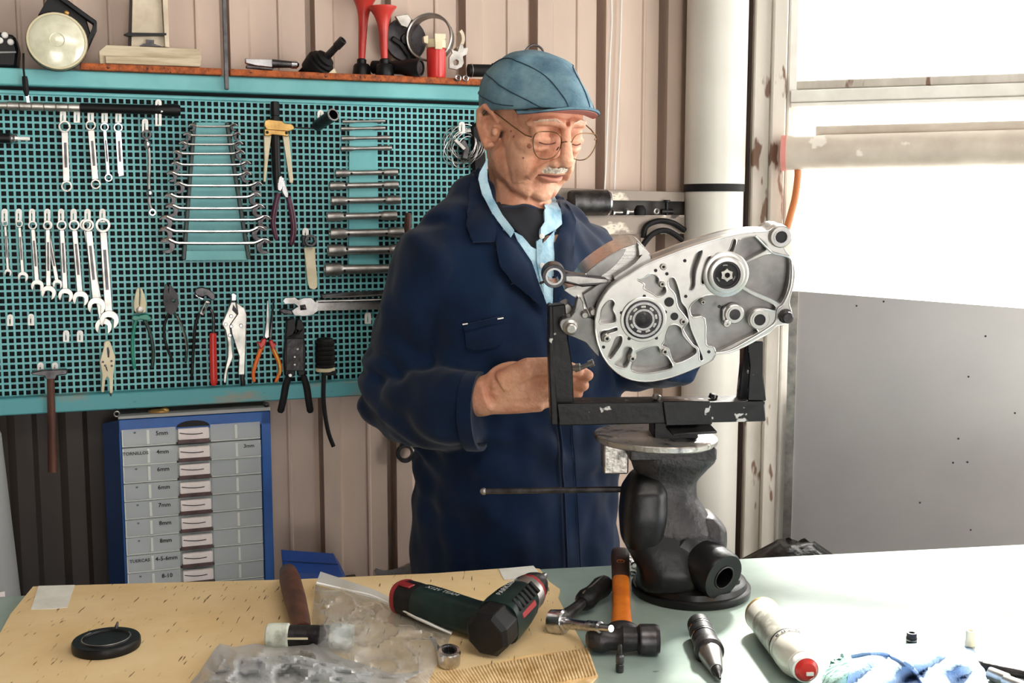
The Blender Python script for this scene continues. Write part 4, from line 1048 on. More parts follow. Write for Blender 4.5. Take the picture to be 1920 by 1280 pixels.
for i in range(9 + 2):
    za = ztl - i * rh; zc = za - rh + 0.0012
    if zc < zb + 0.006: break
    out = 0.009 if i == 1 else 0.004 + 0.001 * (i % 2)
    dr = T('drawer', None, None, cp((cl0 + cl1) / 2, (za + zc) / 2, out)); dr.parent = cb; dr.location = dr.location - wloc(cb)
    dr['label'] = 'clear plastic drawer' if i != 1 else 'clear plastic drawer pulled slightly out, lettered TORNILLOS'
    def seg(u_a, u_b, z_a, z_b, o1, th, mat, nm, bev=0.0006):
        g = G(); g.prism3([[cp(u_a, z_b, o1), cp(u_b, z_b, o1), cp(u_b, z_a, o1), cp(u_a, z_a, o1)]], -NB * th, NB); return g.obj(nm, mat, dr, ang=0, bevel=bev)
    x1, x2, x3 = cu(334), cu(338), cu(395); x4 = cu(398); xm, xm2 = cu(282), cu(446)
    seg(cl0, x1, za, zc, out, 0.0016, 'drawer_plastic', 'front')
    seg(x4, cl1, za, zc, out, 0.0016, 'drawer_plastic', 'front')
    seg(cl0, cl1, za - 0.003, zc + 0.001, out - 0.012, 0.04, 'drawer_fill', 'contents')
    seg(xm - 0.0022, xm + 0.0022, za - .003, zc + .003, out + 0.0006, 0.002, 'drawer_edge', 'divider')
    seg(xm2 - 0.0022, xm2 + 0.0022, za - .003, zc + .003, out + 0.0006, 0.002, 'drawer_edge', 'divider')
    seg(cl0, x1, zc + 0.0016, zc, out + 0.0008, 0.002, 'drawer_edge', 'lip'); seg(x4, cl1, zc + 0.0016, zc, out + 0.0008, 0.002, 'drawer_edge', 'lip'); seg(cl0, cl0 + .002, za - .0005, zc + .0005, out + 0.0007, 0.002, 'drawer_edge', 'edge')
    hm_ = seg(x2, x3, za - 0.004, za - 0.024, out + 0.006, 0.008, 'label_card', 'handle', 0.001)
    # finger pull: a curved lip, and the brown strip below it
    pts = [cp(x2 + (x3 - x2) * t, za - 0.008 - 0.0065 * math.sin(math.pi * (0.12 + 0.7 * t)), out + 0.0065) for t in [k / 8 * 0.75 + 0.05 for k in range(9)]]
    g = G(); g.tube(pts, 0.0008, 6); g.obj('finger_pull', 'iron', dr)
    seg(x2 - 0.001, x3 + 0.001, za - 0.0242, zc + 0.0004, out + 0.0035, 0.006, 'label_brown', 'brown_strip')
    tz = za - rh * 0.3
    if i < 9:
        t0, t1, t2, t3 = rows[i]
        if t0: text('lettering', t0, cp((cl0 + xm) / 2, tz, out + 0.0012), UD, ZD, 0.0082 if len(t0) > 3 else 0.012, 'ink', dr, bold=0.015)
        if t1: text('lettering', t1, cp((xm + x1) / 2, tz, out + 0.0012), UD, ZD, 0.0105, 'ink', dr, bold=0.02)
        if t3: text('lettering', t3, cp((xm2 + cl1) / 2, tz, out + 0.0012), UD, ZD, 0.0095, 'ink', dr, bold=0.02)
g = G(); uc = (x2 + x3) / 2; g.prism3([[cp(uc + .029 * math.cos(math.radians(a)), ztl - .002 + .011 * math.sin(math.radians(a)), .0012) for a in range(0, 181, 15)]], -NB * .003, NB); g.obj('finger_cutout', 'ink', cb)
# odd bits on the cabinet top
g = G(); g.ell(CF(296, 771, -0.02), 0.018, 0.012, 0.005); g.ell(CF(308, 769, -0.02), 0.009, 0.008, 0.006)
g.obj('metal_scrap', 'brass', label='small brown metal scrap on top of the blue cabinet', cat='scrap')
# grey canister at the left edge
cn = T('grey_canister', 'grey canister with a brown lid at the left edge', 'canister', wp(wall_u(-20, 950), ZS, 0.12))
q = wp(wall_u(-14, 950), ZS + 0.0005, 0.13); zt2 = P(10, 797, q.y).z
g = G(); g.lathe(q, (ZD - UD * 0.03), [(0, 0.052), (0.004, 0.054), (zt2 - ZS - 0.02, 0.044), (zt2 - ZS - 0.004, 0.038)], 28); g.obj('body', 'grey_plastic', cn)
g = G(); g.lathe(q + (ZD - UD * 0.03) * (zt2 - ZS - 0.004), (ZD - UD * 0.03), [(0, 0.034), (0.002, 0.042), (0.009, 0.042), (0.012, 0.036)], 24); g.obj('lid', 'brass', cn)
g = G(); g.prism3([[q + UD * -0.02 + NB * 0.058 + ZD * 0.09, q + UD * 0.03 + NB * 0.05 + ZD * 0.09, q + UD * 0.03 + NB * 0.05 + ZD * 0.02, q + UD * -0.02 + NB * 0.058 + ZD * 0.02]], -NB * 0.002, NB); g.obj('sticker', 'label_card', cn)

# ring wrench hanging on the wall under the elbow
hw = T('hanging_wrench', 'dark ring wrench hanging on the wall below the elbow', 'wrench', WB(760, 868, 0.03))
WBF = Fr(WB.p + NB * 0.024, NB)
g = G(); g.prism(WBF, circ(760, 851, 16, 24, 17), 0.012, 0.01, [circ(761, 850, 11, 16, 10.5)]); g.obj('ring_end', 'steel_dark', hw, bevel=0.001)
g = G(); g.prism(WBF, [(750, 838), (770, 838), (776, 790), (758, 790)], 0.01, 0.007); g.obj('shaft', 'steel_dark', hw, bevel=0.001)
g = G(); g.lathe(WBF(780, 835, 0.004), NB, [(0, 0.009), (0.006, 0.009), (0.01, 0.005)], 16); g.obj('bolt', 'steel', hw)
# blue bin and metal bits behind the bench
bn_ = T('plastic_bin', 'blue plastic bin tipped on the low shelf behind the bench', 'bin', wp(wall_u(585, 1060), ZS, 0.1))
q0, q1, q2, q3 = P(527, 1030, 2.02), P(625, 1037, 2.05), P(641, 1078, 1.98), P(533, 1072, 1.95)
dn = Vector((0, 0.09, -0.06))
g = G(); g.prism3([[q0, q1, q2, q3]], dn.normalized() * 0.004, -dn.normalized()); g.obj('front_panel', 'bin_blue', bn_, bevel=0.001)
m0, m1 = q0.lerp(q3, .52), q1.lerp(q2, .52); g = G(); g.tube([m0, m1], 0.0016, 6); g.obj('rib', 'cab_navy', bn_)
fl = [Vector((q3.x + .002, q3.y, ZS + .001)), Vector((q2.x - .002, q2.y, ZS + .001))]
g = G(); g.prism3([[q3, q2, fl[1], fl[0]]], (0, 0.003, 0), (0, -1, 0)); g.obj('lower_panel', 'bin_blue', bn_)
for a_, b_, c_ in ((q0, q3, fl[0]), (q1, q2, fl[1])):
    g = G(); e_ = Vector((a_.x, a_.y + 0.06, ZS + .001)); e2 = Vector((c_.x, e_.y, ZS + .001))
    g.prism3([[a_, b_, c_, e2, Vector((a_.x, e_.y, a_.z - .035))]], (0.003 if a_ is q0 else -0.003, 0, 0), (1, 0, 0)); g.obj('side_panel', 'bin_blue', bn_)
for poly, lb in (([(575, 1078), (640, 1072), (700, 1062), (712, 1066), (690, 1076), (600, 1086)], 'flat grey metal strip lying behind the bench edge'),
                 ([(700, 1064), (722, 1070), (760, 1062), (780, 1052), (784, 1062), (776, 1076), (706, 1078)], 'bent grey metal bracket beside the jacket hem')):
    g = G(); FM = Fr((0, 2.02, 0), (0, -1, 0.3)); g.prism(FM, poly, 0.0, 0.008); 
    mn = min(v.z for v in g.v); 
    o = g.obj('metal_offcut', 'steel', bevel=0.001, label=lb, cat='metal piece', group='metal pieces behind the bench')

# ================================================================ RIGHT PART OF THE BACK WALL
# grey drain pipe
pc = P(1338, 400, 2.40); RP = 0.0625
pv = T('drain_pipe', 'pale grey plastic drain pipe with a black joint ring', 'pipe', (pc.x, pc.y, 0))
zj = P(1338, 356, 2.40).z
g = G(); g.lathe((pc.x, pc.y, 0.0), ZD, [(0, RP - 0.001), (zj, RP - 0.001)], 40); g.obj('lower_tube', 'pvc', pv)
g = G(); g.lathe((pc.x, pc.y, zj - 0.004), ZD, [(0, RP + 0.0012), (0.016, RP + 0.0012)], 40); g.obj('joint_ring', 'black_rubber', pv)
g = G(); g.lathe((pc.x, pc.y, zj + 0.012), ZD, [(0, RP + 0.001), (2.64 - zj, RP + 0.001)], 40); g.obj('upper_tube', 'pvc', pv)
# metal channel shelf between the man and the pipe
LF = Fr(WB.p + NB * 0.045, NB)
ch = T('channel_shelf', 'narrow old metal channel shelf beside the drain pipe', 'shelf', LF(1200, 440))
M('old_channel', (150, 138, 128), 0.6, 0.2, (226, 214, 198), 9, lo=0.55, hi=0.6, stretch=(1, 1, 2), bump=0.2, spots=(70, 62, 58), sscale=14, sth=0.64)
M('channel_dark', (88, 84, 82), 0.6, 0.3, (60, 57, 56), 12)
g = G(); g.prism(LF, [(1040, 352), (1284, 360), (1284, 378), (1040, 374)], 0.012, 0.03); g.obj('upper_flange', 'old_channel', ch, bevel=0.001)
g = G(); g.prism(LF, [(1040, 372), (1284, 376), (1284, 406), (1040, 404)], -0.015, 0.008); g.obj('web', 'channel_dark', ch)
g = G(); a, b, c, d = LF(1040, 404, 0.02), LF(1284, 404, 0.02), LF(1284, 404, -0.02), LF(1040, 404, -0.02)
zl = a.z; q = [Vector((v.x, v.y, zl)) for v in (a, b, b - NB * 0.04, a - NB * 0.04)]; g.prism3([q], (0, 0, -0.004), ZD); g.obj('ledge', 'channel_dark', ch, ang=0)
g = G(); g.prism(LF, [(1040, 404), (1284, 403), (1284, 438), (1040, 440)], 0.02, 0.03); g.obj('front_lip', 'old_channel', ch, bevel=0.001)
zl += 0.0003
# can on the channel shelf
cc = T('metal_can', 'dark grey metal can lying on the channel shelf', 'can', Vector((LF(1110, 404, 0.02).x, LF(1110, 404, .02).y, zl)))
a, b = LF(1068, 382, 0.026), LF(1140, 382, 0.03); d = (b - a).normalized(); L_ = (b - a).length; R_ = 0.0255
a.z = b.z = zl + R_ + .0005
g = G(); g.lathe(a, d, [(0, R_ * .9), (0.004, R_), (L_ - 0.004, R_), (L_ - .003, R_ + .001)], 28); g.obj('body', 'steel_dark', cc)
g = G(); g.lathe(a, d, [(L_ - .004, R_ + .001), (L_, R_ + .001), (L_ + .001, R_ - .002), (L_ - .002, R_ - .003)], 28); g.obj('rim', 'chrome', cc)
def bolt(px, py, ax, L_, r, label):
    o = T('loose_bolt', label, 'bolt', LF(px, 404, 0.03), 'loose hardware on the channel shelf')
    c = LF(px, py, 0.026); c.z = zl + r * 1.9
    d = Vector(ax).normalized()
    g = G(); g.lathe(c, d, [(0, r), (L_, r), (L_ + .001, r * .7)], 12); g.obj('thread', 'steel', o)
    g = G(); g.lathe(c - d * r * 1.2, d, [(0, r * 1.8), (r * 1.3, r * 1.8)], 6); g.obj('head', 'chrome', o, ang=20)
bolt(1152, 396, UD + Vector((0, 0, .0)), 0.018, 0.0032, 'bright bolt next to the grey can on the channel shelf')
bolt(1177, 398, UD, 0.012, 0.004, 'stubby bright bolt in the middle of the channel shelf')
g = G(); q = LF(1200, 404, 0.02); g.lathe(Vector((q.x, q.y, zl)), ZD, [(0, 0.012), (0.012, 0.0125), (0.02, 0.008), (0.021, 0.004)], 18); g.obj('rubber_bump_stop', 'black_rubber', label='black rubber bump stop on the channel shelf', cat='rubber stop')
g = G(); q = LF(1231, 398, 0.03); rings(g, Vector((q.x, q.y, zl + .0078)), NB, 0.005, 0.0022, 18, 6); g.obj('steel_washer', 'steel', label='steel washer standing on the channel shelf', cat='washer')
vk = T('valve_knob', 'black T-shaped valve knob at the right end of the channel shelf', 'knob', LF(1252, 404, .02))
q = LF(1250, 404, 0.018); q = Vector((q.x, q.y, zl))
g = G(); g.tube([q + ZD * 0.008 - UD * 0.013, q + ZD * 0.008 + UD * 0.013], 0.0055, 12); g.obj('body', 'black_plastic', vk)
g = G(); g.lathe(q, ZD, [(0, 0.004), (0.026, 0.004), (0.027, 0.007), (0.032, 0.007)], 12); g.obj('stem', 'black_plastic', vk)
# dark hoses under it
for k, pts in enumerate(([(1206, 446), (1212, 424), (1236, 414), (1262, 418), (1284, 432)], [(1198, 470), (1222, 440), (1250, 432), (1280, 450)])):
    g = G(); g.tube([LF(x, y, 0.028 + 0.012 * k) for x, y in spline(pts, 5)], 0.006, 10); g.obj('black_hose', 'black_rubber', label=('upper' if k == 0 else 'lower') + ' black hose looped under the channel shelf', cat='hose')
# white cords on the wall
for k, pts in enumerate(([(1146, -20), (1147, 40), (1143, 120), (1139, 230), (1135, 330), (1131, 392)], [(1166, -20), (1164, 60), (1160, 170), (1155, 280), (1152, 356)])):
    g = G(); g.tube([WB(x, y, 0.024) for x, y in spline(pts, 5)], 0.0016, 6); g.obj('white_cord', 'white_plastic', label=('left' if k == 0 else 'right') + ' of two thin white cords running down the ribbed wall', cat='cord')
g = G(); g.tube([WB(x, y, 0.024) for x, y in spline([(982, 112), (985, 95), (1000, 84), (1016, 92), (1022, 112)], 5)], 0.0022, 8); g.obj('wire_loop', 'steel_dark', label='wire loop on the wall just above the cap', cat='wire')

# pale tube in front of the window, with hose
RT = Fr(RW.p + NR * 0.05, NR)
a, b = RT(1470, 287), RT(1920, 277); d = (b - a).normalized(); R_ = 0.036
wt = T('window_tube', 'pale dusty tube running across the window', 'tube', a - ZD * R_)
M('dusty_tube', (212, 202, 188), 0.6, 0, (190, 178, 164), 8, stretch=(1, 1, 1), spots=(236, 230, 220), sscale=20, sth=0.66)
g = G(); g.lathe(a, d, [(0, R_), (1.8, R_)], 28); g.obj('tube', 'dusty_tube', wt)
g = G(); g.lathe(a - d * 0.006, d, [(0, R_ * .8), (0.001, R_ + .0012), (0.012, R_ + .0016)], 28); 
M('pink_cap', (226, 150, 140), 0.5); g.obj('end_cap', 'pink_cap', wt)
a2, b2 = RT(1530, 247, -0.02), RT(1920, 237, -0.02); g = G(); g.lathe(a2, (b2 - a2), [(0, 0.012), (1.6, 0.012)], 18); g.obj('rear_tube', 'dusty_tube', wt)
hs = T('orange_hose', 'orange hose hanging from the end of the window tube', 'hose', RT(1474, 430, 0.03))
pts = spline([(1495, 304), (1496, 330), (1491, 370), (1482, 405), (1470, 450), (1462, 500)], 5)
g = G(); g.tube([RT(x, y, 0.0) for x, y in pts], 0.0075, 12); g.obj('hose', 'orange_hose', hs)
g = G(); rings(g, RT(1495, 312, 0.0), ZD, 0.0085, 0.0025, 18, 6); g.obj('clamp', 'iron', hs)
# black bag behind the bench
bgp = T('black_bag', 'top of a black refuse bag showing behind the bench', 'refuse bag', P(1490, 1080, 1.95))
c = P(1490, 1040, 1.98); rr = []
for j in range(9):
    t = j / 8; row = []
    for i in range(36):
        an = 2 * math.pi * i / 36
        r = (0.10 * math.sin(math.pi * (0.12 + 0.5 * t)) + 0.004) * (1 + 0.06 * math.sin(an * 9 + j) + 0.05 * math.sin(an * 5 - j * 2)) if j < 8 else 0.03
        row.append(Vector((c.x + r * math.cos(an) * 1.15, c.y + r * math.sin(an) * .8, c.z + 0.022 - (1 - t) ** 1.3 * (c.z + 0.02 - 0.002) + 0.004 * math.sin(an * 7 + j))))
    rr.append(row)
g = G(); g.loft(rr); M('bag_black', (20, 20, 22), 0.22, 0, bump=0.6, bscale=60); g.obj('bag', 'bag_black', bgp, ang=70)

# ================================================================ ON THE BENCH: CARDBOARD
ZCB = BZ + 0.005
cdb = T('cardboard_sheet', 'stained sheet of cardboard covering the left of the bench', 'cardboard', onz(500, 1200, BZ))
edge = [(62, 1099), (300, 1092), (545, 1086), (820, 1074), (985, 1062), (1012, 1066), (1030, 1090), (1050, 1104), (1046, 1120), (1062, 1150), (1092, 1206), (1098, 1216)]
pts = [onz(x, y, ZCB) for x, y in edge] + [onz(x, y, ZCB) for x, y in ((1000, 1226), (862, 1256), (744, 1276), (700, 1330), (-120, 1400), (-40, 1260), (20, 1150))]
g = G(); g.prism3([pts], (0, 0, -0.0045), ZD); g.obj('liner', 'cardboard', cdb, ang=0)
# torn corner where the flutes show: each flute is a ridge
tp = [onz(x, y, ZCB - 0.002) for x, y in ((744, 1276), (862, 1256), (1000, 1226), (1098, 1216), (1121, 1266), (1090, 1300), (700, 1330))]
g = G(); g.prism3([tp], (0, 0, -0.0025), ZD); g.obj('torn_corner', 'cardboard_raw', cdb, ang=0)
g = G(); nfl = 58
for i in range(nfl):
    t = i / (nfl - 1)
    x0 = 752 + (1100 - 752) * t; y0 = 1277 - 60 * t ** 0.85
    if x0 > 860: y0 = 1257 - (x0 - 860) * 0.172
    a = onz(x0, y0, ZCB - 0.0008); b = onz(x0 + 26 - 8 * t, min(1290, y0 + 52), ZCB - 0.0008)
    Gt = G(); Gt.tube([a, b], 0.0019, 6); g.add(Gt.v, Gt.f)
g.obj('flutes', 'cardboard_raw', cdb, kind='stuff')
g = G()
q = [onz(x, y, ZCB + 0.0008) for x, y in ((72, 1098), (140, 1096), (126, 1138), (96, 1141), (58, 1142))]
g.prism3([q], (0, 0, -0.0006), ZD); g.obj('paper_patch', 'paper', label='torn white paper patch stuck on the cardboard corner', cat='paper', ang=0)
g = G(); q = [onz(x, y, ZCB + 0.0008) for x, y in ((935, 1066), (1000, 1060), (1010, 1072), (1000, 1084), (945, 1086))]
g.prism3([q], (0, 0, -0.0006), ZD); g.obj('paper_scrap', 'paper', label='thin pale paper scrap by the far edge near the drill chuck', cat='paper', ang=0)

# black round cap
q = onz(200, 1213, ZCB + 0.0004); kpx = q.y / FPX
cpn = T('round_cap', 'flat black round cap lying on the cardboard', 'cap', q)
R_ = 64 * kpx
g = G(); g.lathe(q, ZD, [(0, R_ * .98), (0.002, R_), (0.009, R_), (0.011, R_ * .97), (0.011, R_ * .74), (0.0125, R_ * .71), (0.0125, R_ * .68), (0.0105, R_ * .66), (0.0105, 0.001)], 56); g.obj('disc', 'black_plastic', cpn)
g = G(); n = 30; g.tube([q + Vector((math.cos(a) * R_ * .7, math.sin(a) * R_ * .7, 0.0128)) for a in [math.radians(150 + 250 * i / n) for i in range(n + 1)]], 0.0006, 6); g.obj('ring_line', 'steel', cpn)
g = G(); g.tube([q + Vector((R_ * .02, R_ * .78, 0.011)), q + Vector((R_ * .08, R_ * .8, 0.02))], [0.003, 0.001], 8); g.obj('nipple', 'steel_dark', cpn)

# mallet with brown handle
ml = T('mallet', 'mallet with a brown wooden handle and pale plastic face', 'mallet', onz(560, 1210, ZCB))
RM = 0.0155; zc = ZCB + RM + .0005
ha, hb = onz(512, 1192, zc), onz(650, 1192, zc)
d = (hb - ha).normalized(); L_ = (hb - ha).length
g = G(); g.lathe(ha, d, [(0.02, RM * .85), (L_ - .02, RM * .85)], 24); g.obj('head', 'iron', ml)
M('mallet_face', (216, 224, 212), 0.5, 0, (150, 152, 140), 40, lo=.5, hi=.7, bump=.2)
g = G(); g.lathe(ha, d, [(-0.008, RM * .8), (-0.006, RM * .95), (0.0, RM), (0.018, RM), (0.02, RM * .86)], 24); g.obj('plastic_face', 'mallet_face', ml)
g = G(); g.lathe(ha, d, [(L_ - .02, RM * .86), (L_ - .018, RM), (L_, RM), (L_ + .008, RM * .8)], 24); g.obj('plastic_face', 'mallet_face', ml)
g = G(); g.box((ha + hb) / 2 - d * 0.022 + Vector((0, -RM * .86, 0.002)), d * 0.022, (0, 0.0004, 0), (0, 0, 0.0012)); g.obj('head_stripe', 'bone', ml)
h0 = onz(568, 1180, zc + 0.004); h1 = onz(539, 1068, zc + .006)
g = G(); g.tube([h0, h0.lerp(h1, .2), h0.lerp(h1, .5), h0.lerp(h1, .8), h0.lerp(h1, .96), h1], [0.010, 0.0125, 0.0145, 0.0145, 0.012, 0.006], 18); g.obj('handle', 'wood_brown', ml)

# cordless driver lying on its side
dl = T('cordless_driver', 'dark green cordless driver lying on the cardboard', 'power drill', onz(900, 1200, ZCB))
M('drill_green', (22, 44, 42), 0.42, 0, (15, 30, 30), 30, spec=.3)
M('drill_black', (16, 16, 18), 0.5, 0, (24, 24, 26), 60, bump=.1, spec=.3)
M('drill_red', (140, 34, 40), 0.35)
zh = ZCB + 0.024
A, B = onz(764, 1120, zh), onz(908, 1163, zh)
ax = (B - A).normalized()
def oval(c, axis, r1, r2, n=24, p=2.6):
    s_ = Vector((0, 0, 1)); s_ = (s_ - axis * s_.dot(axis)).normalized(); t_ = axis.cross(s_); out = []
    for k in range(n):
        an = 2 * math.pi * k / n; ca, sa = math.cos(an), math.sin(an)
        out.append(c + s_ * (abs(ca) ** (2 / p) * (1 if ca > 0 else -1) * r1) + t_ * (abs(sa) ** (2 / p) * (1 if sa > 0 else -1) * r2))
    return out
LA = (B - A).length
def at_(t): return A + ax * (LA * t)
g = G(); g.loft([oval(at_(-.1), ax, .016, .019), oval(at_(-.07), ax, .021, .0225), oval(at_(.08), ax, .0215, .023), oval(at_(.2), ax, .021, .0225)]); bat = g.obj('battery', 'drill_black', dl, ang=40)
g = G(); g.loft([oval(at_(-.085), ax, .0212, .0228), oval(at_(-.06), ax, .0218, .0234), oval(at_(-.045), ax, .0218, .0234), oval(at_(-.03), ax, .0212, .0228)]); g.obj('battery_band', 'drill_red', bat, ang=40)
g = G(); g.loft([oval(at_(.18), ax, .0205, .0222), oval(at_(.21), ax, .0222, .024), oval(at_(.4), ax, .022, .0245), oval(at_(.65), ax, .021, .0228), oval(at_(.85), ax, .0205, .021), oval(at_(1.08), ax, .022, .022)]); hd = g.obj('handle', 'drill_green', dl, ang=50)
g = G(); c = at_(.05); n_ = Vector((0, 0, 1)); t_ = ax.cross(n_)
g.box(c + n_ * .0205 - t_ * -.008, ax * .010, t_ * .006, n_ * .0016); g.obj('release_button', 'drill_red', bat, bevel=.001)
zb_ = ZCB + 0.030
C0, C1 = onz(916, 1186, zb_), onz(1022, 1078, zb_ + .024)
bx_ = (C1 - C0).normalized(); LB = (C1 - C0).length
def bt_(t): return C0 + bx_ * (LB * t)
def octo(c, axis, r, r2, n=8, ph=22.5):
    s_ = Vector((0, 0, 1)); s_ = (s_ - axis * s_.dot(axis)).normalized(); t2 = axis.cross(s_)
    return [c + s_ * math.cos(math.radians(ph + 360 * k / n)) * r + t2 * math.sin(math.radians(ph + 360 * k / n)) * r2 for k in range(n)]
g = G(); g.loft([octo(bt_(-.06), bx_, .024, .024), octo(bt_(-.02), bx_, .0295, .029), octo(bt_(.12), bx_, .0295, .029), octo(bt_(.2), bx_, .028, .0275)]); g.obj('rear_cap', 'drill_black', dl, ang=30, bevel=.001)
g = G(); g.loft([oval(bt_(.16), bx_, .0275, .027, 24, 3), oval(bt_(.25), bx_, .0288, .0265, 24, 3), oval(bt_(.42), bx_, .0268, .0255, 24, 3), oval(bt_(.56), bx_, .0235, .023, 24, 3), oval(bt_(.61), bx_, .020, .020)]); mh = g.obj('motor_housing', 'drill_green', dl, ang=50)
for k in range(6):
    s_ = Vector((0, 0, 1)); t2 = bx_.cross(s_)
    c = bt_(.22 + .06 * k)
    side = -1 if t2.x < 0 else 1
    g = G(); dirv = (s_ * .72 + t2 * side * .7).normalized(); tv = bx_.cross(dirv)
    g.box(c + dirv * .0296, bx_ * .0024, tv * .0085, dirv * .0024); g.obj('grip_rib', 'drill_black', mh, bevel=.0008)
g = G(); s_ = Vector((0, 0, 1)); t2 = bx_.cross(s_); dirv = (s_ * .25 + t2 * side).normalized(); tv = bx_.cross(dirv); g.box(bt_(.36) + dirv * .0262, bx_ * .018, tv * .004, dirv * .0016); g.obj('red_inlay', 'drill_red', mh, bevel=.001)
M('print_grey', (196, 200, 200), 0.5)
text('brand_print', 'PARKSIDE', bt_(.38) + Vector((0, 0, 0.0287)) - t2 * side * 0.006, bx_, s_.cross(bx_), 0.0105, 'print_grey', mh, 0.0)
text('handle_print', 'X12V TEAM', at_(.47) + Vector((0, 0, .0225)), ax, s_.cross(ax), 0.0105, 'print_grey', hd, 0.0)
g = G(); g.lathe(bt_(.59), bx_, [(0, .0222), (.006, .0234), (.014, .0234), (.016, .020)], 28); g.obj('torque_ring', 'steel', dl)
g = G(); g.lathe(bt_(.59) + bx_ * .014, bx_, [(0, .0218), (.005, .0222), (.008, .0212), (.01, .0195)], 28); g.obj('chuck_band', 'drill_red', dl)
g = G(); g.lathe(bt_(.59) + bx_ * .023, bx_, [(0, .0192), (.010, .0188), (.022, .0135), (.028, .0092)], 28); g.obj('chuck', 'steel_dark', dl)
g = G(); g.lathe(bt_(.59) + bx_ * .049, bx_, [(0, .0062), (.008, .0058), (.014, .0045), (.018, .0025)], 14); g.obj('bit_holder', 'steel', dl)
g = G(); g.loft([oval(B + ax * -.02 + Vector((0, 0, .002)), ax, .014, .02), oval(B + ax * .012, ax, .019, .024)]); g.obj('trigger_guard', 'drill_black', dl, ang=40)
g = G(); q = at_(.93) + t_ * -0.0; s2 = ax.cross(Vector((0, 0, 1))); s2 = s2 if s2.y > 0 else -s2
g.box(q + s2 * .021 + Vector((0, 0, .004)), ax * .012, s2 * .006, (0, 0, .006)); g.obj('trigger', 'drill_red', dl, bevel=.002)

# ratchet with extension
rt = T('ratchet', 'chrome ratchet with a dark handle lying beside the drill', 'ratchet', onz(1050, 1180, BZ))
zr = BZ + 0.017
hc = onz(1046, 1166, zr); e0 = onz(1136, 1094, zr + .004); hdv = (e0 - hc).normalized(); LH = (e0 - hc).length
sd_ = hdv.cross(ZD).normalized()
ad = (hdv.cross(ZD) + Vector((0, 0, 0.15))).normalized()
g = G(); g.lathe(hc - ad * .011, ad, [(0, .013), (.002, .0155), (.02, .0158), (.022, .013)], 26); g.obj('head', 'chrome', rt)
g = G(); g.lathe(hc - ad * .013, ad, [(0, .0085), (.027, .0085)], 20); g.obj('drive_ring', 'steel_dark', rt)
g = G(); g.tube([hc + hdv * .008, hc + hdv * .03, hc + hdv * .045, hc + hdv * LH * .55], [.009, .0085, .0072, .007], 16); g.obj('shank', 'steel_dark', rt)
g = G(); g.tube([hc + hdv * LH * t for t in (.48, .52, .58, .7, .78, .9, .98, 1.04)], [.008, .013, .0145, .0125, .013, .0148, .013, .006], 16); g.obj('grip', 'drill_black', rt)
g = G(); g.tube([hc + hdv * LH * .5 + ZD * .0125, hc + hdv * LH * .95 + ZD * .0142], .0012, 6); g.obj('grip_edge', 'steel', rt)
x0, x1 = onz(1050, 1168, zr), onz(1146, 1178, BZ + .043); xd = (x1 - x0).normalized(); LX = (x1 - x0).length
g = G(); g.lathe(x0, xd, [(0, .0085), (.012, .0085), (.014, .0065), (LX * .55, .0062), (LX * .57, .0072), (LX * .8, .007), (LX * .82, .005), (LX, .0042)], 16); g.obj('extension', 'chrome', rt)

# hammer with orange handle
hm2 = T('orange_hammer', 'hammer with an orange handle and dark steel head', 'hammer', onz(1165, 1220, BZ))
zq = BZ + 0.0185
p0, p1 = onz(1104, 1197, zq), onz(1236, 1198, zq); hd2 = (p1 - p0).normalized(); LM = (p1 - p0).length
g = G(); g.lathe(p0, hd2, [(-.004, .004), (-.001, .011), (.006, .0155), (.016, .0165), (.026, .0135), (.036, .014), (LM * .48, .0165), (LM * .62, .0145), (LM * .68, .0135), (LM * .72, .0178), (LM * .95, .0178), (LM, .0162)], 24); g.obj('head', 'iron', hm2)
g = G(); g.lathe(p0, hd2, [(LM * .74, .01805), (LM * .94, .01805)], 24, False, False); g.obj('face_ring', 'steel_dark', hm2)
k0 = onz(1166, 1186, zq + .002); k1 = onz(1163, 1040, zq + .016); kd = (k1 - k0)
def hr(t, w, h): return oval(k0 + kd * t, kd.normalized(), h, w, 20, 3)
g = G(); g.loft([hr(-.02, .014, .011), hr(.1, .0128, .0105), hr(.3, .0115, .0095), hr(.62, .0118, .0095)]); M('hammer_orange', (214, 120, 34), 0.38, 0, (190, 98, 26), 40); g.obj('handle', 'hammer_orange', hm2, ang=50)
g = G(); g.loft([hr(.62, .0121, .0098), hr(.8, .0128, .0105), hr(.97, .0135, .011), hr(1.02, .0128, .0098), hr(1.05, .009, .006)]); M('hammer_grip', (70, 44, 32), 0.55, 0, (52, 34, 26), 40, bump=.1); gr_ = g.obj('grip', 'hammer_grip', hm2, ang=50)
g = G(); c = k0 + kd * .8 + Vector((0, 0, .0103)); rings(g, c, Vector((0, -.1, 1)), .0052, .0006, 20, 6); g.obj('round_emblem', 'hammer_orange', gr_)
text('emblem_letter', 'B', c, Vector((1, 0, 0)), Vector((0, 1, .1)), .006, 'hammer_orange', gr_, 0.0003)
g = G(); kk = onz(1166, 1192, zq); g.ell(kk + Vector((0, 0, .008)), .02, .014, .011); g.obj('head_eye', 'iron', hm2)

# small bit socket standing
q = onz(1162, 1259, BZ + .0003); kq = q.y / FPX
bs = T('bit_socket', 'small knurled hex bit socket standing on the bench', 'socket', q)
g = G(); g.lathe(q, ZD, [(0, 7.5 * kq), (.002, 8 * kq), (.009, 8 * kq), (.0095, 7.2 * kq), (.011, 7.2 * kq), (.0115, 8.2 * kq), (.019, 8.2 * kq), (.021, 6 * kq)], 20); g.obj('body', 'steel_dark', bs)
g = G(); g.lathe(q + ZD * .02, ZD, [(0, 4.4 * kq), (.011, 4.2 * kq), (.013, 3 * kq)], 6); g.obj('hex_bit', 'steel_dark', bs, ang=20)
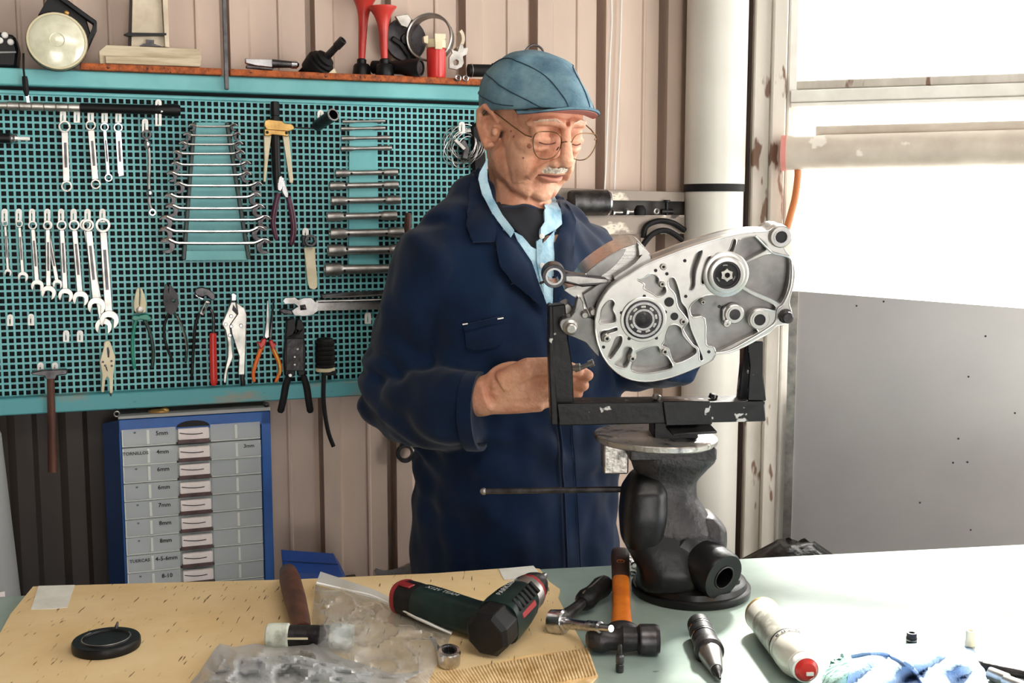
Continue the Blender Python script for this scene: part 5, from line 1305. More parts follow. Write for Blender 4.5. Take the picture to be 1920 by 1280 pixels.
# ring ratchet end
q = onz(842, 1248, ZCB + .0004); kq = q.y / FPX
rw = T('ring_ratchet', 'chrome ratchet ring end lying on the cardboard', 'ratchet wrench', q)
tlt = Vector((0.05, -0.25, 1)).normalized()
g = G(); g.lathe(q + ZD * .006, tlt, [(-.004, 19 * kq), (-.002, 22 * kq), (.012, 22.5 * kq), (.015, 20.5 * kq), (.0155, 15 * kq), (.012, 14 * kq), (.004, 13.5 * kq)], 30); g.obj('ring', 'chrome', rw)
g = G(); pts = []
for k in range(48):
    r = (12.5 if (k // 2) % 2 else 10.5) * kq; an = 2 * math.pi * k / 48; u_ = tlt.orthogonal().normalized(); w_ = tlt.cross(u_); pts.append(q + ZD * .006 + tlt * .0145 + (u_ * math.cos(an) + w_ * math.sin(an)) * r)
co_ = [q + ZD * .006 + tlt * .0145 + (u_ * math.cos(2 * math.pi * k / 32) + w_ * math.sin(2 * math.pi * k / 32)) * 15 * kq for k in range(32)]
g.prism3([co_, pts], -tlt * .008, tlt); g.obj('gear', 'iron', rw)
hd3 = (onz(822, 1212, ZCB + .006) - onz(838, 1236, ZCB + .006))
g = G(); b0_ = onz(829, 1226, ZCB + .012); g.tube([b0_, b0_ + hd3 * .8, b0_ + hd3 * 1.2], [.007, .005, .0045], 10, flat=.5); g.obj('shank', 'chrome', rw)

# clear bags
def noise3(v, s=1.0): return noise.noise(Vector(v) * s)
film('bag_film', (0.97, 0.98, 0.99), 0.03, 0.1, 0.2)
film('crumple_film', (0.98, 0.985, 0.99), 0.05, 0.22, 0.55)
def heap(poly, step, zfun, thick, mat, name, parent, ang=60, mode=onz):
    v2, fs = gridpoly(poly, step)
    pts = [mode(x, y, zfun(x, y)) for x, y in v2]
    g = shell(pts, fs, thick, Vector((0, 0, 1))); return g.obj(name, mat, parent, ang=ang)
def dist_in(x, y, poly):
    dm = 1e9; n = len(poly)
    for i in range(n):
        ax_, ay_ = poly[i]; bx2, by2 = poly[(i + 1) % n]
        dx, dy = bx2 - ax_, by2 - ay_; t = max(0, min(1, ((x - ax_) * dx + (y - ay_) * dy) / (dx * dx + dy * dy)))
        dm = min(dm, math.hypot(x - ax_ - dx * t, y - ay_ - dy * t))
    return dm
zb2 = T('zip_bag', 'clear zip-lock bag with a white zip edge over the mallet', 'plastic bag', onz(700, 1230, ZCB))
zp = [(592, 1094), (600, 1100), (650, 1108), (705, 1122), (780, 1160), (846, 1190), (836, 1216), (822, 1240), (800, 1285), (690, 1285), (640, 1262), (590, 1214), (584, 1160)]
def zbag(x, y):
    b = min(1, dist_in(x, y, zp) / 26)
    ridge = abs(noise3((x * .018, y * .03, 2.0))) ; ridge = max(0, .16 - ridge) / .16
    mound = 0.034 * math.exp(-(((x - 610) / 60) ** 2 + ((y - 1185) / 40) ** 2))
    return ZCB + .004 + b * (.010 + .013 * ridge) + mound * b + (0.012 * math.exp(-((y - 1105) / 16) ** 2) if x < 720 else 0)
heap(zp, 6, zbag, .0006, 'bag_film', 'pouch', zb2)
zs_ = [(601, 1071), (640, 1084), (705, 1106), (780, 1143), (855, 1172), (845, 1188), (780, 1160), (705, 1122), (650, 1108), (592, 1094)]
film('zip_film', (0.97, 0.97, 0.97), 0.04, 0.2, 0.62)
heap(zs_, 8, lambda x, y: ZCB + .010 + .004 * math.sin(x * .05) + max(0, (640 - x)) * .00035, .0008, 'zip_film', 'zip_strip', zb2)
g = G(); g.tube([onz(x, y, ZCB + .0145 + .004 * math.sin(x * .05) + max(0, 640 - x) * .00035) for x, y in spline([(593, 1092), (650, 1105), (705, 1119), (780, 1157), (846, 1187)], 6)], .0012, 6); g.obj('zip_ridge', 'white_plastic', zb2)
cbg = T('crumpled_bag', 'crumpled clear plastic bag at the front of the cardboard', 'plastic bag', onz(560, 1260, ZCB))
cpoly = [(404, 1214), (412, 1206), (440, 1212), (480, 1206), (520, 1212), (560, 1204), (592, 1196), (600, 1212), (640, 1232), (700, 1250), (735, 1264), (798, 1256), (760, 1276), (770, 1310), (330, 1310), (372, 1262)]
def cbz(x, y):
    b = min(1, dist_in(x, y, cpoly) / 30)
    r1 = abs(noise3((x * .016, y * .032, 5.0))); r2 = abs(noise3((x * .045, y * .08, 9.0)))
    return ZCB + .006 + b * (.014 + .024 * max(0, .3 - r1) / .3 + .005 * max(0, .3 - r2) / .3) + .012 * b * noise3((x * .01, y * .02, 1.0))
heap(cpoly, 5, cbz, .0006, 'crumple_film', 'film', cbg, ang=50)
g = heap([(420, 1235), (560, 1228), (700, 1262), (690, 1300), (380, 1300)], 6, lambda x, y: cbz(x + 31, y * 1.02) - .006, .0006, 'crumple_film', 'inner_fold', cbg, ang=50)

# air tool
at2 = T('air_tool', 'black and chrome pencil-shaped air tool on the bench', 'air tool', onz(1330, 1215, BZ))
zt_ = BZ + .0165
a, b = onz(1311, 1172, zt_), onz(1346, 1262, BZ + .009); d = (b - a).normalized(); L_ = (b - a).length
pr = [(-.006, .011), (-.003, .0145), (.004, .015)]
g = G(); g.lathe(a, d, pr + [(.012, .015), (.0125, .0135), (.016, .0135), (.0165, .015), (L_ * .26, .0152), (L_ * .27, .0138), (L_ * .31, .0138), (L_ * .32, .0152), (L_ * .45, .0155)], 24); g.obj('body', 'drill_black', at2)
for t in (.13, .29):
    g = G(); g.lathe(a, d, [(L_ * t - .0012, .0156), (L_ * t + .0018, .0156)], 24); g.obj('chrome_ring', 'chrome', at2)
g = G(); g.lathe(a, d, [(L_ * .44, .0157), (L_ * .5, .0172), (L_ * .58, .0175), (L_ * .6, .0145)], 24); g.obj('collar', 'iron', at2)
g = G(); g.lathe(a, d, [(L_ * .58, .0143), (L_ * .7, .0125), (L_ * .85, .009), (L_ * .93, .0075)], 24); g.obj('nose', 'steel', at2)
g = G(); g.lathe(a, d, [(L_ * .9, .0068), (L_ * .97, .0062), (L_ * 1.0, .004), (L_ * 1.1, .0016)], 12); g.obj('tip', 'iron', at2)

# spray can lying down
RC = 0.0225
sc2 = T('spray_can', 'white spray can with a red nozzle cap lying on the bench', 'spray can', onz(1465, 1200, BZ))
M('can_white', (226, 224, 214), 0.35, 0.2, (208, 204, 194), 14)
M('can_print', (160, 160, 150), 0.4, 0.1, (196, 194, 184), 55, lo=.45, hi=.55)
a, b = onz(1431, 1153, BZ + RC + .0005), onz(1506, 1248, BZ + RC + .0005); d = (b - a).normalized(); L_ = (b - a).length
g = G(); g.lathe(a, d, [(-.004, RC * .84), (-.003, RC * .97), (0, RC * 1.0), (L_ * .7, RC)], 36); cbod = g.obj('can', 'can_white', sc2)
g = G(); g.lathe(a, d, [(-.0062, RC * .8), (-.005, RC * .98), (-.002, RC * 1.02), (.001, RC * 1.01)], 36, True, False); g.obj('base_rim', 'brass', sc2)
g = G(); g.lathe(a, d, [(L_ * .2, RC * 1.004), (L_ * .64, RC * 1.004)], 36, False, False); g.obj('printed_label', 'can_print', cbod)
g = G(); g.lathe(a, d, [(L_ * .64, RC * 1.006), (L_ * .66, RC * 1.006)], 36, False, False); g.obj('black_band', 'ink', cbod)
g = G(); g.lathe(a, d, [(L_ * .72, RC * 1.0), (L_ * .74, RC * 1.02), (L_ * .86, RC * 1.0), (L_ * .93, RC * .9), (L_ * .98, RC * .75)], 36); g.obj('shoulder', 'can_white', sc2)
g = G(); g.lathe(a, d, [(L_ * .95, RC * .66), (L_ * 1.0, RC * .7), (L_ * 1.06, RC * .68), (L_ * 1.07, RC * .6), (L_ * 1.03, RC * .55)], 30); g.obj('collar', 'white_plastic', sc2)
g = G(); g.lathe(a, d, [(L_ * 1.0, RC * .62), (L_ * 1.07, RC * .58), (L_ * 1.1, RC * .42), (L_ * 1.105, RC * .1)], 30); cpx = g.obj('nozzle_cap', 'red_plastic', sc2)
g = G(); g.box(a + d * (L_ * 1.105) + Vector((.002, 0, -.002)), d * .002, d.cross(ZD) * .004, ZD * .0018); g.obj('nozzle', 'white_plastic', cpx)
# lettering round the shoulder
u_ = d.cross(ZD).normalized(); w_ = u_.cross(d); w_ = w_ if w_.z > 0 else -w_
cam_side = -1 if u_.y > 0 else 1
for i, chh in enumerate('ribana'):
    an = math.radians(-62 + 21 * i); nrm_ = w_ * math.cos(an) + u_ * math.sin(an)
    tdir = (w_ * -math.sin(an) + u_ * math.cos(an))
    text('lettering', chh, a + d * (L_ * .705) + nrm_ * RC * 1.02, tdir, nrm_.cross(tdir), .0115, 'ink', cbod, 0.0004, bold=.03)

# light-blue towel
tw_ = T('blue_towel', 'crumpled pale blue towel at the front right of the bench', 'towel', onz(1700, 1270, BZ))
M('towel', (142, 176, 214), 0.95, 0, (122, 158, 202), 14, bump=.5, bscale=420, sheen=.4)
M('towel_green', (150, 186, 176), 0.95, 0, (62, 112, 104), 60, lo=.5, hi=.56, bump=.4, bscale=420)
tpoly = [(1542, 1262), (1560, 1244), (1580, 1232), (1600, 1226), (1630, 1214), (1680, 1208), (1740, 1204), (1800, 1206), (1826, 1216), (1846, 1250), (1858, 1300), (1880, 1360), (1546, 1360), (1540, 1300)]
def twz(x, y):
    b = min(1, dist_in(x, y, tpoly) / 40); b = b * (2 - b)
    f = math.sin((x - 1500) * .028 + (y - 1200) * .05 + 1.5 * noise3((x * .006, y * .01, 3.)))
    f2 = noise3((x * .02, y * .035, 7.0))
    return BZ + .004 + b * (.024 + .018 * abs(f) + .012 * f2)
heap(tpoly, 7, twz, .004, 'towel', 'cloth', tw_, ang=70)
heap([(1541, 1264), (1562, 1240), (1582, 1228), (1592, 1250), (1586, 1300), (1540, 1300)], 6, lambda x, y: twz(x, y) + .005, .003, 'towel_green', 'printed_border', tw_, ang=70)
g = G(); g.tube([onz(x, y, twz(x, y) + .001) for x, y in spline([(1600, 1232), (1650, 1226), (1700, 1244), (1740, 1290)], 6)], .004, 8, flat=.6); g.obj('hem', 'towel', tw_)
# sockets behind the towel, bars at the right
for x, y, r, h, mt, lb in ((1709, 1203, 10, .012, 'iron', 'dark ridged socket behind the towel'), (1818, 1222, 9, .027, 'bone', 'pale plastic socket standing behind the towel')):
    q = onz(x, y, BZ + .0003); kq = q.y / FPX
    o = T('small_socket', lb, 'socket', q, 'sockets behind the towel')
    g = G(); g.lathe(q, ZD, [(0, r * kq), (.002, r * 1.05 * kq), (h * .5, r * 1.05 * kq), (h * .55, r * .96 * kq), (h, r * .96 * kq), (h, r * .6 * kq), (h * .6, r * .55 * kq)], 20); g.obj('body', mt, o)
    g = G(); g.lathe(q + ZD * h * .2, ZD, [(0, r * 1.08 * kq), (h * .12, r * 1.08 * kq)], 20); g.obj('band', 'steel', o)
br_ = T('steel_bar', 'long dark steel bar at the right edge of the bench', 'bar', onz(1900, 1260, BZ))
a, b = onz(1842, 1248, BZ + .006), onz(1990, 1278, BZ + .006)
g = G(); g.tube([a, b], .0055, 12); g.obj('rod', 'iron', br_)
g = G(); g.lathe(a, (a - b), [(0, .0068), (.008, .0068), (.01, .004)], 12); g.obj('end_cap', 'steel_dark', br_)
for k, (x, y) in enumerate(((1856, 1262), (1884, 1276))):
    a, b = onz(x, y, BZ + .008), onz(x + 40, y + 16, BZ + .008); d = (b - a).normalized()
    g = G(); g.lathe(a, d, [(0, .0075), (.022, .0078), (.023, .006), (.04, .006)], 16); g.obj('round_spacer', 'steel_satin', label=('left' if k == 0 else 'right') + ' of two steel spacers beside the towel', cat='spacer', group='spacers beside the towel')

# ================================================================ VISE, CARRIER FRAME, CRANKCASE
M('alu', (202, 200, 197), 0.3, 0.95, (172, 170, 167), 14, rvar=.1)
M('alu_dull_shaded', (158, 156, 154), 0.33, 0.92, (116, 114, 113), 12, bump=.03, bscale=120, rvar=.12)  # darker tone puts the shade of the case pockets into the colour
M('alu_brushed', (206, 204, 200), 0.26, 0.95, (168, 166, 164), 60, stretch=(.2, 1, 6), lo=.3, hi=.7)
M('vise_cast', (54, 51, 52), 0.42, 0.4, (32, 30, 32), 26, bump=.35, bscale=170, spots=(120, 116, 114), sscale=70, sth=.74)
M('vise_black', (11, 11, 13), 0.36, 0.0, (19, 19, 22), 16, bump=.12, bscale=90, spec=.35)
M('jaw_worn', (176, 170, 164), 0.36, 0.8, (40, 38, 40), 30, lo=.52, hi=.66, bump=.4, bscale=120)
vb = onz(1295, 1106, BZ + .001); VY = vb.y
vs_ = T('bench_vise', 'black cast-iron bench vise bolted to the bench', 'vise', vb)
def V(px, py, dy=0.0): return P(px, py, VY + dy)
kv = VY / FPX
RB = 113 * kv
g = G(); g.lathe(vb, ZD, [(0, RB), (.003, RB * 1.01), (.009, RB * 1.01), (.0105, RB * .985), (.0105, RB * .95), (.018, RB * .93), (.021, RB * .88), (.024, RB * .7), (.03, RB * .6)], 64); g.obj('base_plate', 'vise_black', vs_)
for an in (205, 250, 330, 70, 140):
    c = vb + Vector((math.cos(math.radians(an)), math.sin(math.radians(an)), 0)) * RB * .76 + ZD * .021
    g = G(); g.lathe(c, ZD, [(0, .0085), (.005, .0085), (.006, .0065)], 6); g.obj('base_bolt', 'iron', vs_, ang=20)
# pedestal and column: stacked rounded sections
def rsec(cx, cy, w, dep, dy=0.0, n=28, p=3.2):
    c = V(cx, cy, dy); out = []
    for k in range(n):
        an = 2 * math.pi * k / n; ca, sa = math.cos(an), math.sin(an)
        out.append(c + Vector(((abs(ca) ** (2 / p)) * (1 if ca > 0 else -1) * w * kv / 2, (abs(sa) ** (2 / p)) * (1 if sa > 0 else -1) * dep, 0)))
    return out
g = G(); g.loft([rsec(1268, 1096, 150, .052), rsec(1262, 1060, 130, .05), rsec(1258, 1020, 150, .052), rsec(1256, 985, 178, .055), rsec(1250, 955, 150, .052), rsec(1246, 925, 118, .046), rsec(1248, 895, 112, .044), rsec(1256, 868, 146, .05), rsec(1260, 858, 162, .053), rsec(1260, 834, 162, .053)])
g = remesh(g, .004, 6); g.obj('body_casting', 'vise_cast', vs_, ang=60)
# arm bulge on the left and the sloping right shoulder
g = G(); g.loft([rsec(1214, 1036, 50, .03, -.02), rsec(1205, 1008, 84, .04, -.02), rsec(1206, 960, 92, .044, -.02), rsec(1208, 915, 86, .042, -.018), rsec(1212, 888, 60, .032, -.014), rsec(1220, 874, 30, .018, -.01)])
g = remesh(g, .004, 8); g.obj('side_bulge', 'vise_black', vs_, ang=70)
g = G(); g.loft([rsec(1318, 960, 36, .03, -.01), rsec(1330, 985, 60, .036, -.012), rsec(1330, 1012, 62, .036, -.014), rsec(1322, 1050, 60, .034, -.01)]); g = remesh(g, .004, 4); g.obj('shoulder_block', 'vise_cast', vs_, ang=60)
# barrel pointing to the front right
a, b = V(1222, 985, .05), V(1357, 1082, -.075); d = (b - a).normalized(); L_ = (b - a).length; rb_ = 46 * kv
g = G(); g.lathe(a, d, [(-.02, .02), (0, .046), (L_ * .25, .056), (L_ * .5, .055), (L_ * .66, .046), (L_ * .72, rb_ * 1.02), (L_ * .97, rb_ * 1.02), (L_, rb_ * .95), (L_ + .001, rb_ * .55), (L_ + .0005, rb_ * .46), (L_ - .03, rb_ * .44)], 44); g.obj('barrel', 'vise_black', vs_)
g = G(); rings(g, b + d * .0012, d, rb_ * .47, .0012, 32, 6); g.obj('bore_rim', 'iron', vs_)
g = G(); g.loft([rsec(1254, 1094, 120, .05, -.02), rsec(1256, 1060, 124, .052, -.02), rsec(1240, 1015, 146, .05, -.012), rsec(1226, 975, 110, .04, -.01)]); g = remesh(g, .004, 8); g.obj('lower_housing', 'vise_black', vs_, ang=70)
# jaws and round table plate
g = G(); c = V(1152, 852, .02); g.box(c, (.017, 0, 0), (0, .03, 0), (0, 0, .021)); g.obj('rear_jaw', 'jaw_worn', vs_, bevel=.002)
g = G(); c = V(1258, 846, -.03); g.box(c, (.0585, 0, 0), (0, .022, 0), (0, 0, .0095)); g.obj('front_jaw', 'vise_cast', vs_, bevel=.003)
# screw handle
a, b = V(907, 921, .03), V(1172, 917, .0); g = G(); g.tube([a, b], .0042, 14); hb_ = g.obj('handle_bar', 'steel_dark', vs_)
g = G(); g.ell(a, .0056, .0052, .0052); g.obj('handle_knob', 'steel', hb_)
# small chain of bolts hanging behind the hammer
# round table plate clamped on the vise (belongs to the carrier frame)
pc_ = V(1229, 822, -.005); RP_ = 117 * kv
fr = T('engine_stand', 'black welded steel frame standing on a round plate in the vise', 'engine stand', pc_)
tax = Vector((0.03, -0.0, 1)).normalized()
g = G(); g.lathe(pc_ - tax * .004, tax, [(0, RP_ * .96), (.002, RP_ * .99), (.008, RP_), (.0095, RP_ * .985), (.0095, RP_ * .6), (.011, RP_ * .55)], 64); g.obj('round_plate', 'jaw_worn', fr)
g = G(); g.lathe(pc_ - tax * .012, tax, [(0, .03), (.009, .03)], 24); g.obj('spigot', 'iron', fr)
FR_ = Fr((0, VY - .03, 0), (0.03, -1, -0.02))
def fpl(name, poly, off, dep, bevel=.0015): 
    g = G(); g.prism(FR_, poly, off, dep); return g.obj(name, 'black_paint', fr, bevel=bevel)
fpl('cross_bar', [(1044, 757), (1434, 752), (1436, 790), (1048, 798)], 0.0, .03)
a = FR_(1046, 757, 0); b = FR_(1434, 752, 0)
g = G(); g.prism3([[a + Vector((0, 0, -.001)), b + Vector((0, 0, -.001)), b + Vector((0, .055, -.001)), a + Vector((0, .055, -.001))]], (0, 0, -.003), ZD); g.obj('bar_shelf', 'black_paint', fr)
fpl('upright', [(1031, 573), (1060, 570), (1066, 640), (1074, 690), (1076, 757), (1050, 768), (1031, 762)], -.012, .03)
fpl('upright_flange', [(1029, 573), (1037, 572), (1040, 680), (1047, 797), (1034, 797), (1030, 700)], .004, .04)
fpl('upright', [(1400, 640), (1432, 640), (1431, 700), (1437, 752), (1402, 752), (1406, 690)], -.002, .006)
fpl('upright_flange', [(1386, 752), (1396, 650), (1408, 648), (1408, 752)], -.03, .02)
fpl('tab_plate', [(1242, 752), (1248, 798), (1336, 796), (1332, 752)], .004, .004)
q = [P(1248, 797, VY - .034), P(1333, 795, VY - .034), P(1345, 808, VY - .06), P(1262, 813, VY - .062)]
g = G(); g.prism3([q], Vector((0, .001, -.0035)), ZD); g.obj('foot_plate', 'iron', fr, bevel=.001)
g = G(); g.box(V(1262, 800, -.006), (.03, 0, 0), (0, .028, 0), (0, 0, .012)); g.obj('foot_block', 'black_paint', fr, bevel=.002)
for x, y in ((1336, 747), (1230, 748)):
    g = G(); g.lathe(FR_(x, y, -.02), Vector((.3, 0, 1)), [(0, .006), (.006, .006), (.007, .004)], 6); g.obj('bolt_head', 'black_paint' if x > 1300 else 'jaw_worn', fr, ang=20)

# ---- crankcase
def zk(pts): return [(1000 + x / 3.556, 400 + y / 3.556) for x, y in pts]
KN = Vector((0.043, -0.985, -0.15)).normalized()
KF = Fr(P(1290, 565, VY - .075), KN)
kk = KF.scale(1290, 565)          # metres per pixel
kz = kk / 3.556                   # metres per zoomed pixel
cc_ = T('crankcase', 'polished aluminium engine crankcase held in the stand', 'engine part', KF(1240, 715, -.05))
sil = spline([(415, 700), (428, 625), (455, 570), (500, 505), (560, 455), (640, 408), (740, 345), (900, 280), (1060, 222), (1270, 158), (1400, 132), (1480, 122), (1560, 118), (1602, 92), (1650, 82), (1690, 112), (1697, 180), (1672, 228), (1700, 272), (1724, 310), (1742, 390), (1732, 480), (1704, 590), (1716, 640), (1722, 690), (1692, 735), (1625, 748), (1580, 792), (1500, 835), (1400, 890), (1300, 928), (1218, 938), (1196, 972), (1140, 1002), (1050, 1042), (930, 1088), (800, 1117), (700, 1117), (620, 1097), (560, 1062), (500, 1005), (460, 945), (430, 870), (414, 790)], 2, True)
def kpr(poly, off, dep, mat, name, parent=cc_, holes=(), bevel=.001, sm=0, ang=32):
    p = spline(poly, sm, True) if sm else poly
    g = G(); g.prism(KF, zk(p), off, dep, [zk(h) for h in holes]); return g.obj(name, mat, parent, bevel=bevel, ang=ang)
def shr(poly, f, cx=None, cy=None):
    cx = sum(p[0] for p in poly) / len(poly) if cx is None else cx; cy = sum(p[1] for p in poly) / len(poly) if cy is None else cy
    return [(cx + (x - cx) * f, cy + (y - cy) * f) for x, y in poly]
body = kpr(sil, -.015, .036, 'alu_dull_shaded', 'case_half')
kpr(shr(sil, .985), -.0515, .05, 'alu_brushed', 'rear_case_half')
kpr(shr(sil, 1.004), -.0505, .0016, 'alu', 'split_line_flange', bevel=.0004)
pk = {}
pk['A'] = [(448, 690), (455, 640), (480, 600), (520, 570), (546, 600), (532, 640), (550, 680), (545, 728), (446, 736)]
pk['C'] = [(440, 800), (462, 778), (500, 772), (556, 756), (560, 782), (522, 797), (498, 806), (488, 822), (470, 850), (448, 856)]
pk['D'] = [(498, 955), (530, 880), (556, 822), (590, 815), (594, 862), (560, 920), (518, 972)]
pk['E'] = [(540, 1008), (588, 958), (600, 900), (632, 884), (662, 902), (650, 940), (640, 968), (640, 990), (608, 1034)]
pk['F'] = [(652, 1040), (662, 990), (690, 950), (684, 920), (776, 884), (830, 882), (846, 910), (850, 940), (880, 945), (904, 965), (930, 1022), (880, 1046), (760, 1066), (690, 1060)]
pk['G'] = [(876, 842), (900, 762), (938, 737), (985, 760), (1000, 812), (1060, 880), (1088, 902), (1076, 944), (952, 1000), (912, 940), (900, 900), (858, 880)]
pk['H'] = [(690, 440), (740, 425), (790, 400), (838, 430), (838, 460), (884, 492), (880, 532), (832, 556), (792, 532), (735, 500), (740, 470)]
pk['I'] = [(900, 440), (940, 428), (974, 515), (990, 590), (1026, 640), (1050, 760), (1100, 880), (1134, 968), (1108, 978), (1098, 900), (1062, 872), (1012, 800), (1000, 762), (1030, 720), (1006, 680), (962, 622), (944, 540), (904, 492)]
pk['J'] = [(1385, 168), (1470, 152), (1538, 188), (1562, 235), (1480, 285), (1400, 324), (1375, 292), (1335, 268), (1362, 195)]
pk['K'] = [(1592, 262), (1680, 282), (1712, 325), (1702, 480), (1652, 600), (1580, 570), (1388, 478), (1402, 420), (1396, 345), (1480, 300)]
pk['L'] = [(1368, 492), (1470, 545), (1604, 606), (1612, 650), (1560, 640), (1490, 640), (1440, 680), (1440, 740), (1500, 790), (1380, 852), (1240, 922), (1216, 925), (1200, 890), (1150, 870), (1142, 700), (1062, 692), (1040, 640), (1064, 592), (1150, 545), (1250, 540), (1310, 530)]
pk['M'] = [(1040, 512), (1052, 460), (1046, 400), (1064, 320), (1092, 256), (1130, 245), (1114, 300), (1086, 380), (1080, 440), (1078, 480), (1062, 512)]
pk['N'] = [(1118, 460), (1130, 372), (1160, 292), (1186, 284), (1172, 340), (1152, 400), (1146, 462), (1130, 474)]
pk['O'] = [(1212, 282), (1230, 262), (1300, 250), (1330, 175), (1350, 172), (1352, 200), (1326, 262), (1270, 268)]
hl = [spline(p, 3, True) for p in pk.values()]
kpr(sil, 0.0, .0152, 'alu', 'face_web', holes=hl, bevel=0, ang=0)
for h_ in hl:
    g = G(); g.tube([KF(*p, -.0004) for p in zk(h_)], .0010, 6, closed=True); g.obj('pocket_edge', 'alu', cc_)
g = G(); g.tube([KF(*p, -.0006) for p in zk(shr(sil, .9975))], .0012, 6, closed=True); g.obj('outer_edge', 'alu', cc_)
# rim along the right-hand cover edge
edge_r = [(1480, 150), (1560, 230), (1600, 262), (1700, 290), (1722, 340), (1716, 480), (1668, 600), (1630, 640), (1615, 720), (1560, 770), (1400, 865), (1300, 915), (1216, 928)]
g = G(); g.tube([KF(x, y, .0008) for x, y in zk(spline(edge_r, 5))], .0016, 8); g.obj('gasket_rim', 'alu', cc_)
def ring_k(cx, cy, prof, mat, name, parent=cc_, seg=40):
    c = KF(*zk([(cx, cy)])[0], 0); g = G(); g.lathe(c, KN, [(o, r * kz) for o, r in prof], seg); return g.obj(name, mat, parent)
# main bearing
mb = ring_k(733, 705, [(-.008, 150), (.0012, 150), (.0018, 146), (.0018, 130), (.001, 128)], 'alu', 'bearing_seat')
ring_k(733, 705, [(0, 128), (.0022, 128), (.0026, 124), (.0026, 116)], 'iron', 'outer_race', mb)
ring_k(733, 705, [(.0, 117), (.003, 117), (.003, 101), (.001, 99)], 'chrome', 'race_ring', mb)
ring_k(733, 705, [(0, 99), (.0012, 99)], 'ink', 'cage', mb)
cB = KF(*zk([(733, 705)])[0], 0.0014)
for k in range(9):
    an = 2 * math.pi * (k + .3) / 9; c = cB + (KF.u * math.cos(an) + KF.v * math.sin(an)) * 84 * kz
    t_ = (KF.u * -math.sin(an) + KF.v * math.cos(an)); r_ = KN.cross(t_)
    g = G(); g.box(c, t_ * 17 * kz, r_ * 9 * kz, KN * .0014); g.obj('roller', 'steel_satin', mb, bevel=.0006)
ring_k(733, 705, [(0, 72), (.003, 72), (.003, 58), (.001, 56)], 'chrome', 'inner_race', mb)
ring_k(733, 705, [(0, 55), (.0022, 54), (.0026, 50), (.0026, 14), (.0005, 8)], 'steel_dark', 'shaft_end', mb)
ring_k(728, 707, [(.002, 7), (.003, 7)], 'ink', 'centre_mark', mb, 12)
# upper bearing
ub = ring_k(1283, 405, [(-.008, 150), (.0005, 150), (.0012, 144), (.0012, 122), (.006, 118), (.0066, 112), (.0066, 90), (.003, 86)], 'alu', 'bearing_seat')
ring_k(1283, 405, [(.0, 86), (.0045, 86), (.0045, 76), (.003, 74)], 'iron', 'outer_race', ub)
ring_k(1283, 405, [(.0, 78), (.0032, 78)], 'ink', 'seal', ub)
st_ = [(1292 + (44 if k % 2 else 33) * math.cos(2 * math.pi * k / 12), 412 + (44 if k % 2 else 33) * math.sin(2 * math.pi * k / 12)) for k in range(12)]
g = G(); g.prism(KF, zk(st_), .0075, .006, [zk(circ(1294, 412, 18, 14))]); g.obj('splined_shaft', 'steel_satin', ub, bevel=.0005)
for k in range(3):
    an = 2 * math.pi * (k + .1) / 3
    g = G(); g.tube([KF(*p, .0038) for p in zk([(1283 + 62 * math.cos(an + t), 405 + 62 * math.sin(an + t)) for t in (0, .25, .5)])], .0011, 6); g.obj('seal_arc', 'steel', ub)
# bosses
for nm, cx, cy, pr, mats in (('bushing', 1642, 150, [(-.012, 72), (.006, 72), (.0075, 64), (.0075, 48)], None), ('bushing', 1506, 705, [(-.01, 66), (.0015, 66), (.0022, 62), (.0022, 48)], None), ('bushing', 1342, 672, [(-.01, 64), (-.0005, 64), (.0005, 58), (.0005, 46)], None)):
    o = ring_k(cx, cy, pr, 'alu', nm)
    r_in = pr[-1][1]
    ring_k(cx, cy, [(pr[-1][0] - .003, r_in), (pr[-1][0] + .0012, r_in), (pr[-1][0] + .0012, r_in * .8), (pr[-1][0] - .002, r_in * .79)], 'chrome' if cx > 1600 else 'alu', 'bore_ring', o, 28)
    ring_k(cx, cy, [(pr[-1][0] - .001, r_in * .8), (pr[-1][0] + .0002, r_in * .79)], 'ink' if cx > 1400 else 'iron', 'bore', o, 28)
ring_k(1290, 735, [(-.009, 26), (.001, 26), (.002, 20), (.002, 8), (0, 6)], 'alu', 'boss', cc_, 20)
kpr([(1262, 640), (1285, 620), (1300, 650), (1280, 720), (1262, 715)], -.003, .006, 'alu', 'oil_rib')
for i, (x, y) in enumerate([(740, 552), (588, 662), (880, 657), (638, 834), (820, 830), (1016, 552), (1240, 620), (1170, 922), (468, 890), (1010, 315), (815, 380), (890, 402)]):
    ring_k(x, y, [(-.0005, 11), (.0007, 11)], 'ink', 'threaded_hole', cc_, 14)
for x, y, r in ((905, 590, 32), (940, 686, 26)): ring_k(x, y, [(-.0005, r), (.0006, r)], 'ink', 'oil_port', cc_, 18)
for x, y, r in ((866, 354, 22), (858, 470, 20), (490, 832, 24), (660, 966, 22), (876, 920, 22), (998, 720, 22), (1130, 590, 16)):
    b_ = ring_k(x, y, [(-.009, r * 1.25), (-.001, r * 1.25), (0, r), (.0022, r), (.003, r * .8), (.003, r * .45), (.001, r * .4)], 'steel_satin', 'cap_screw', cc_, 20)
    ring_k(x, y, [(.0005, r * .42), (.0012, r * .42)], 'ink', 'socket', b_, 6)
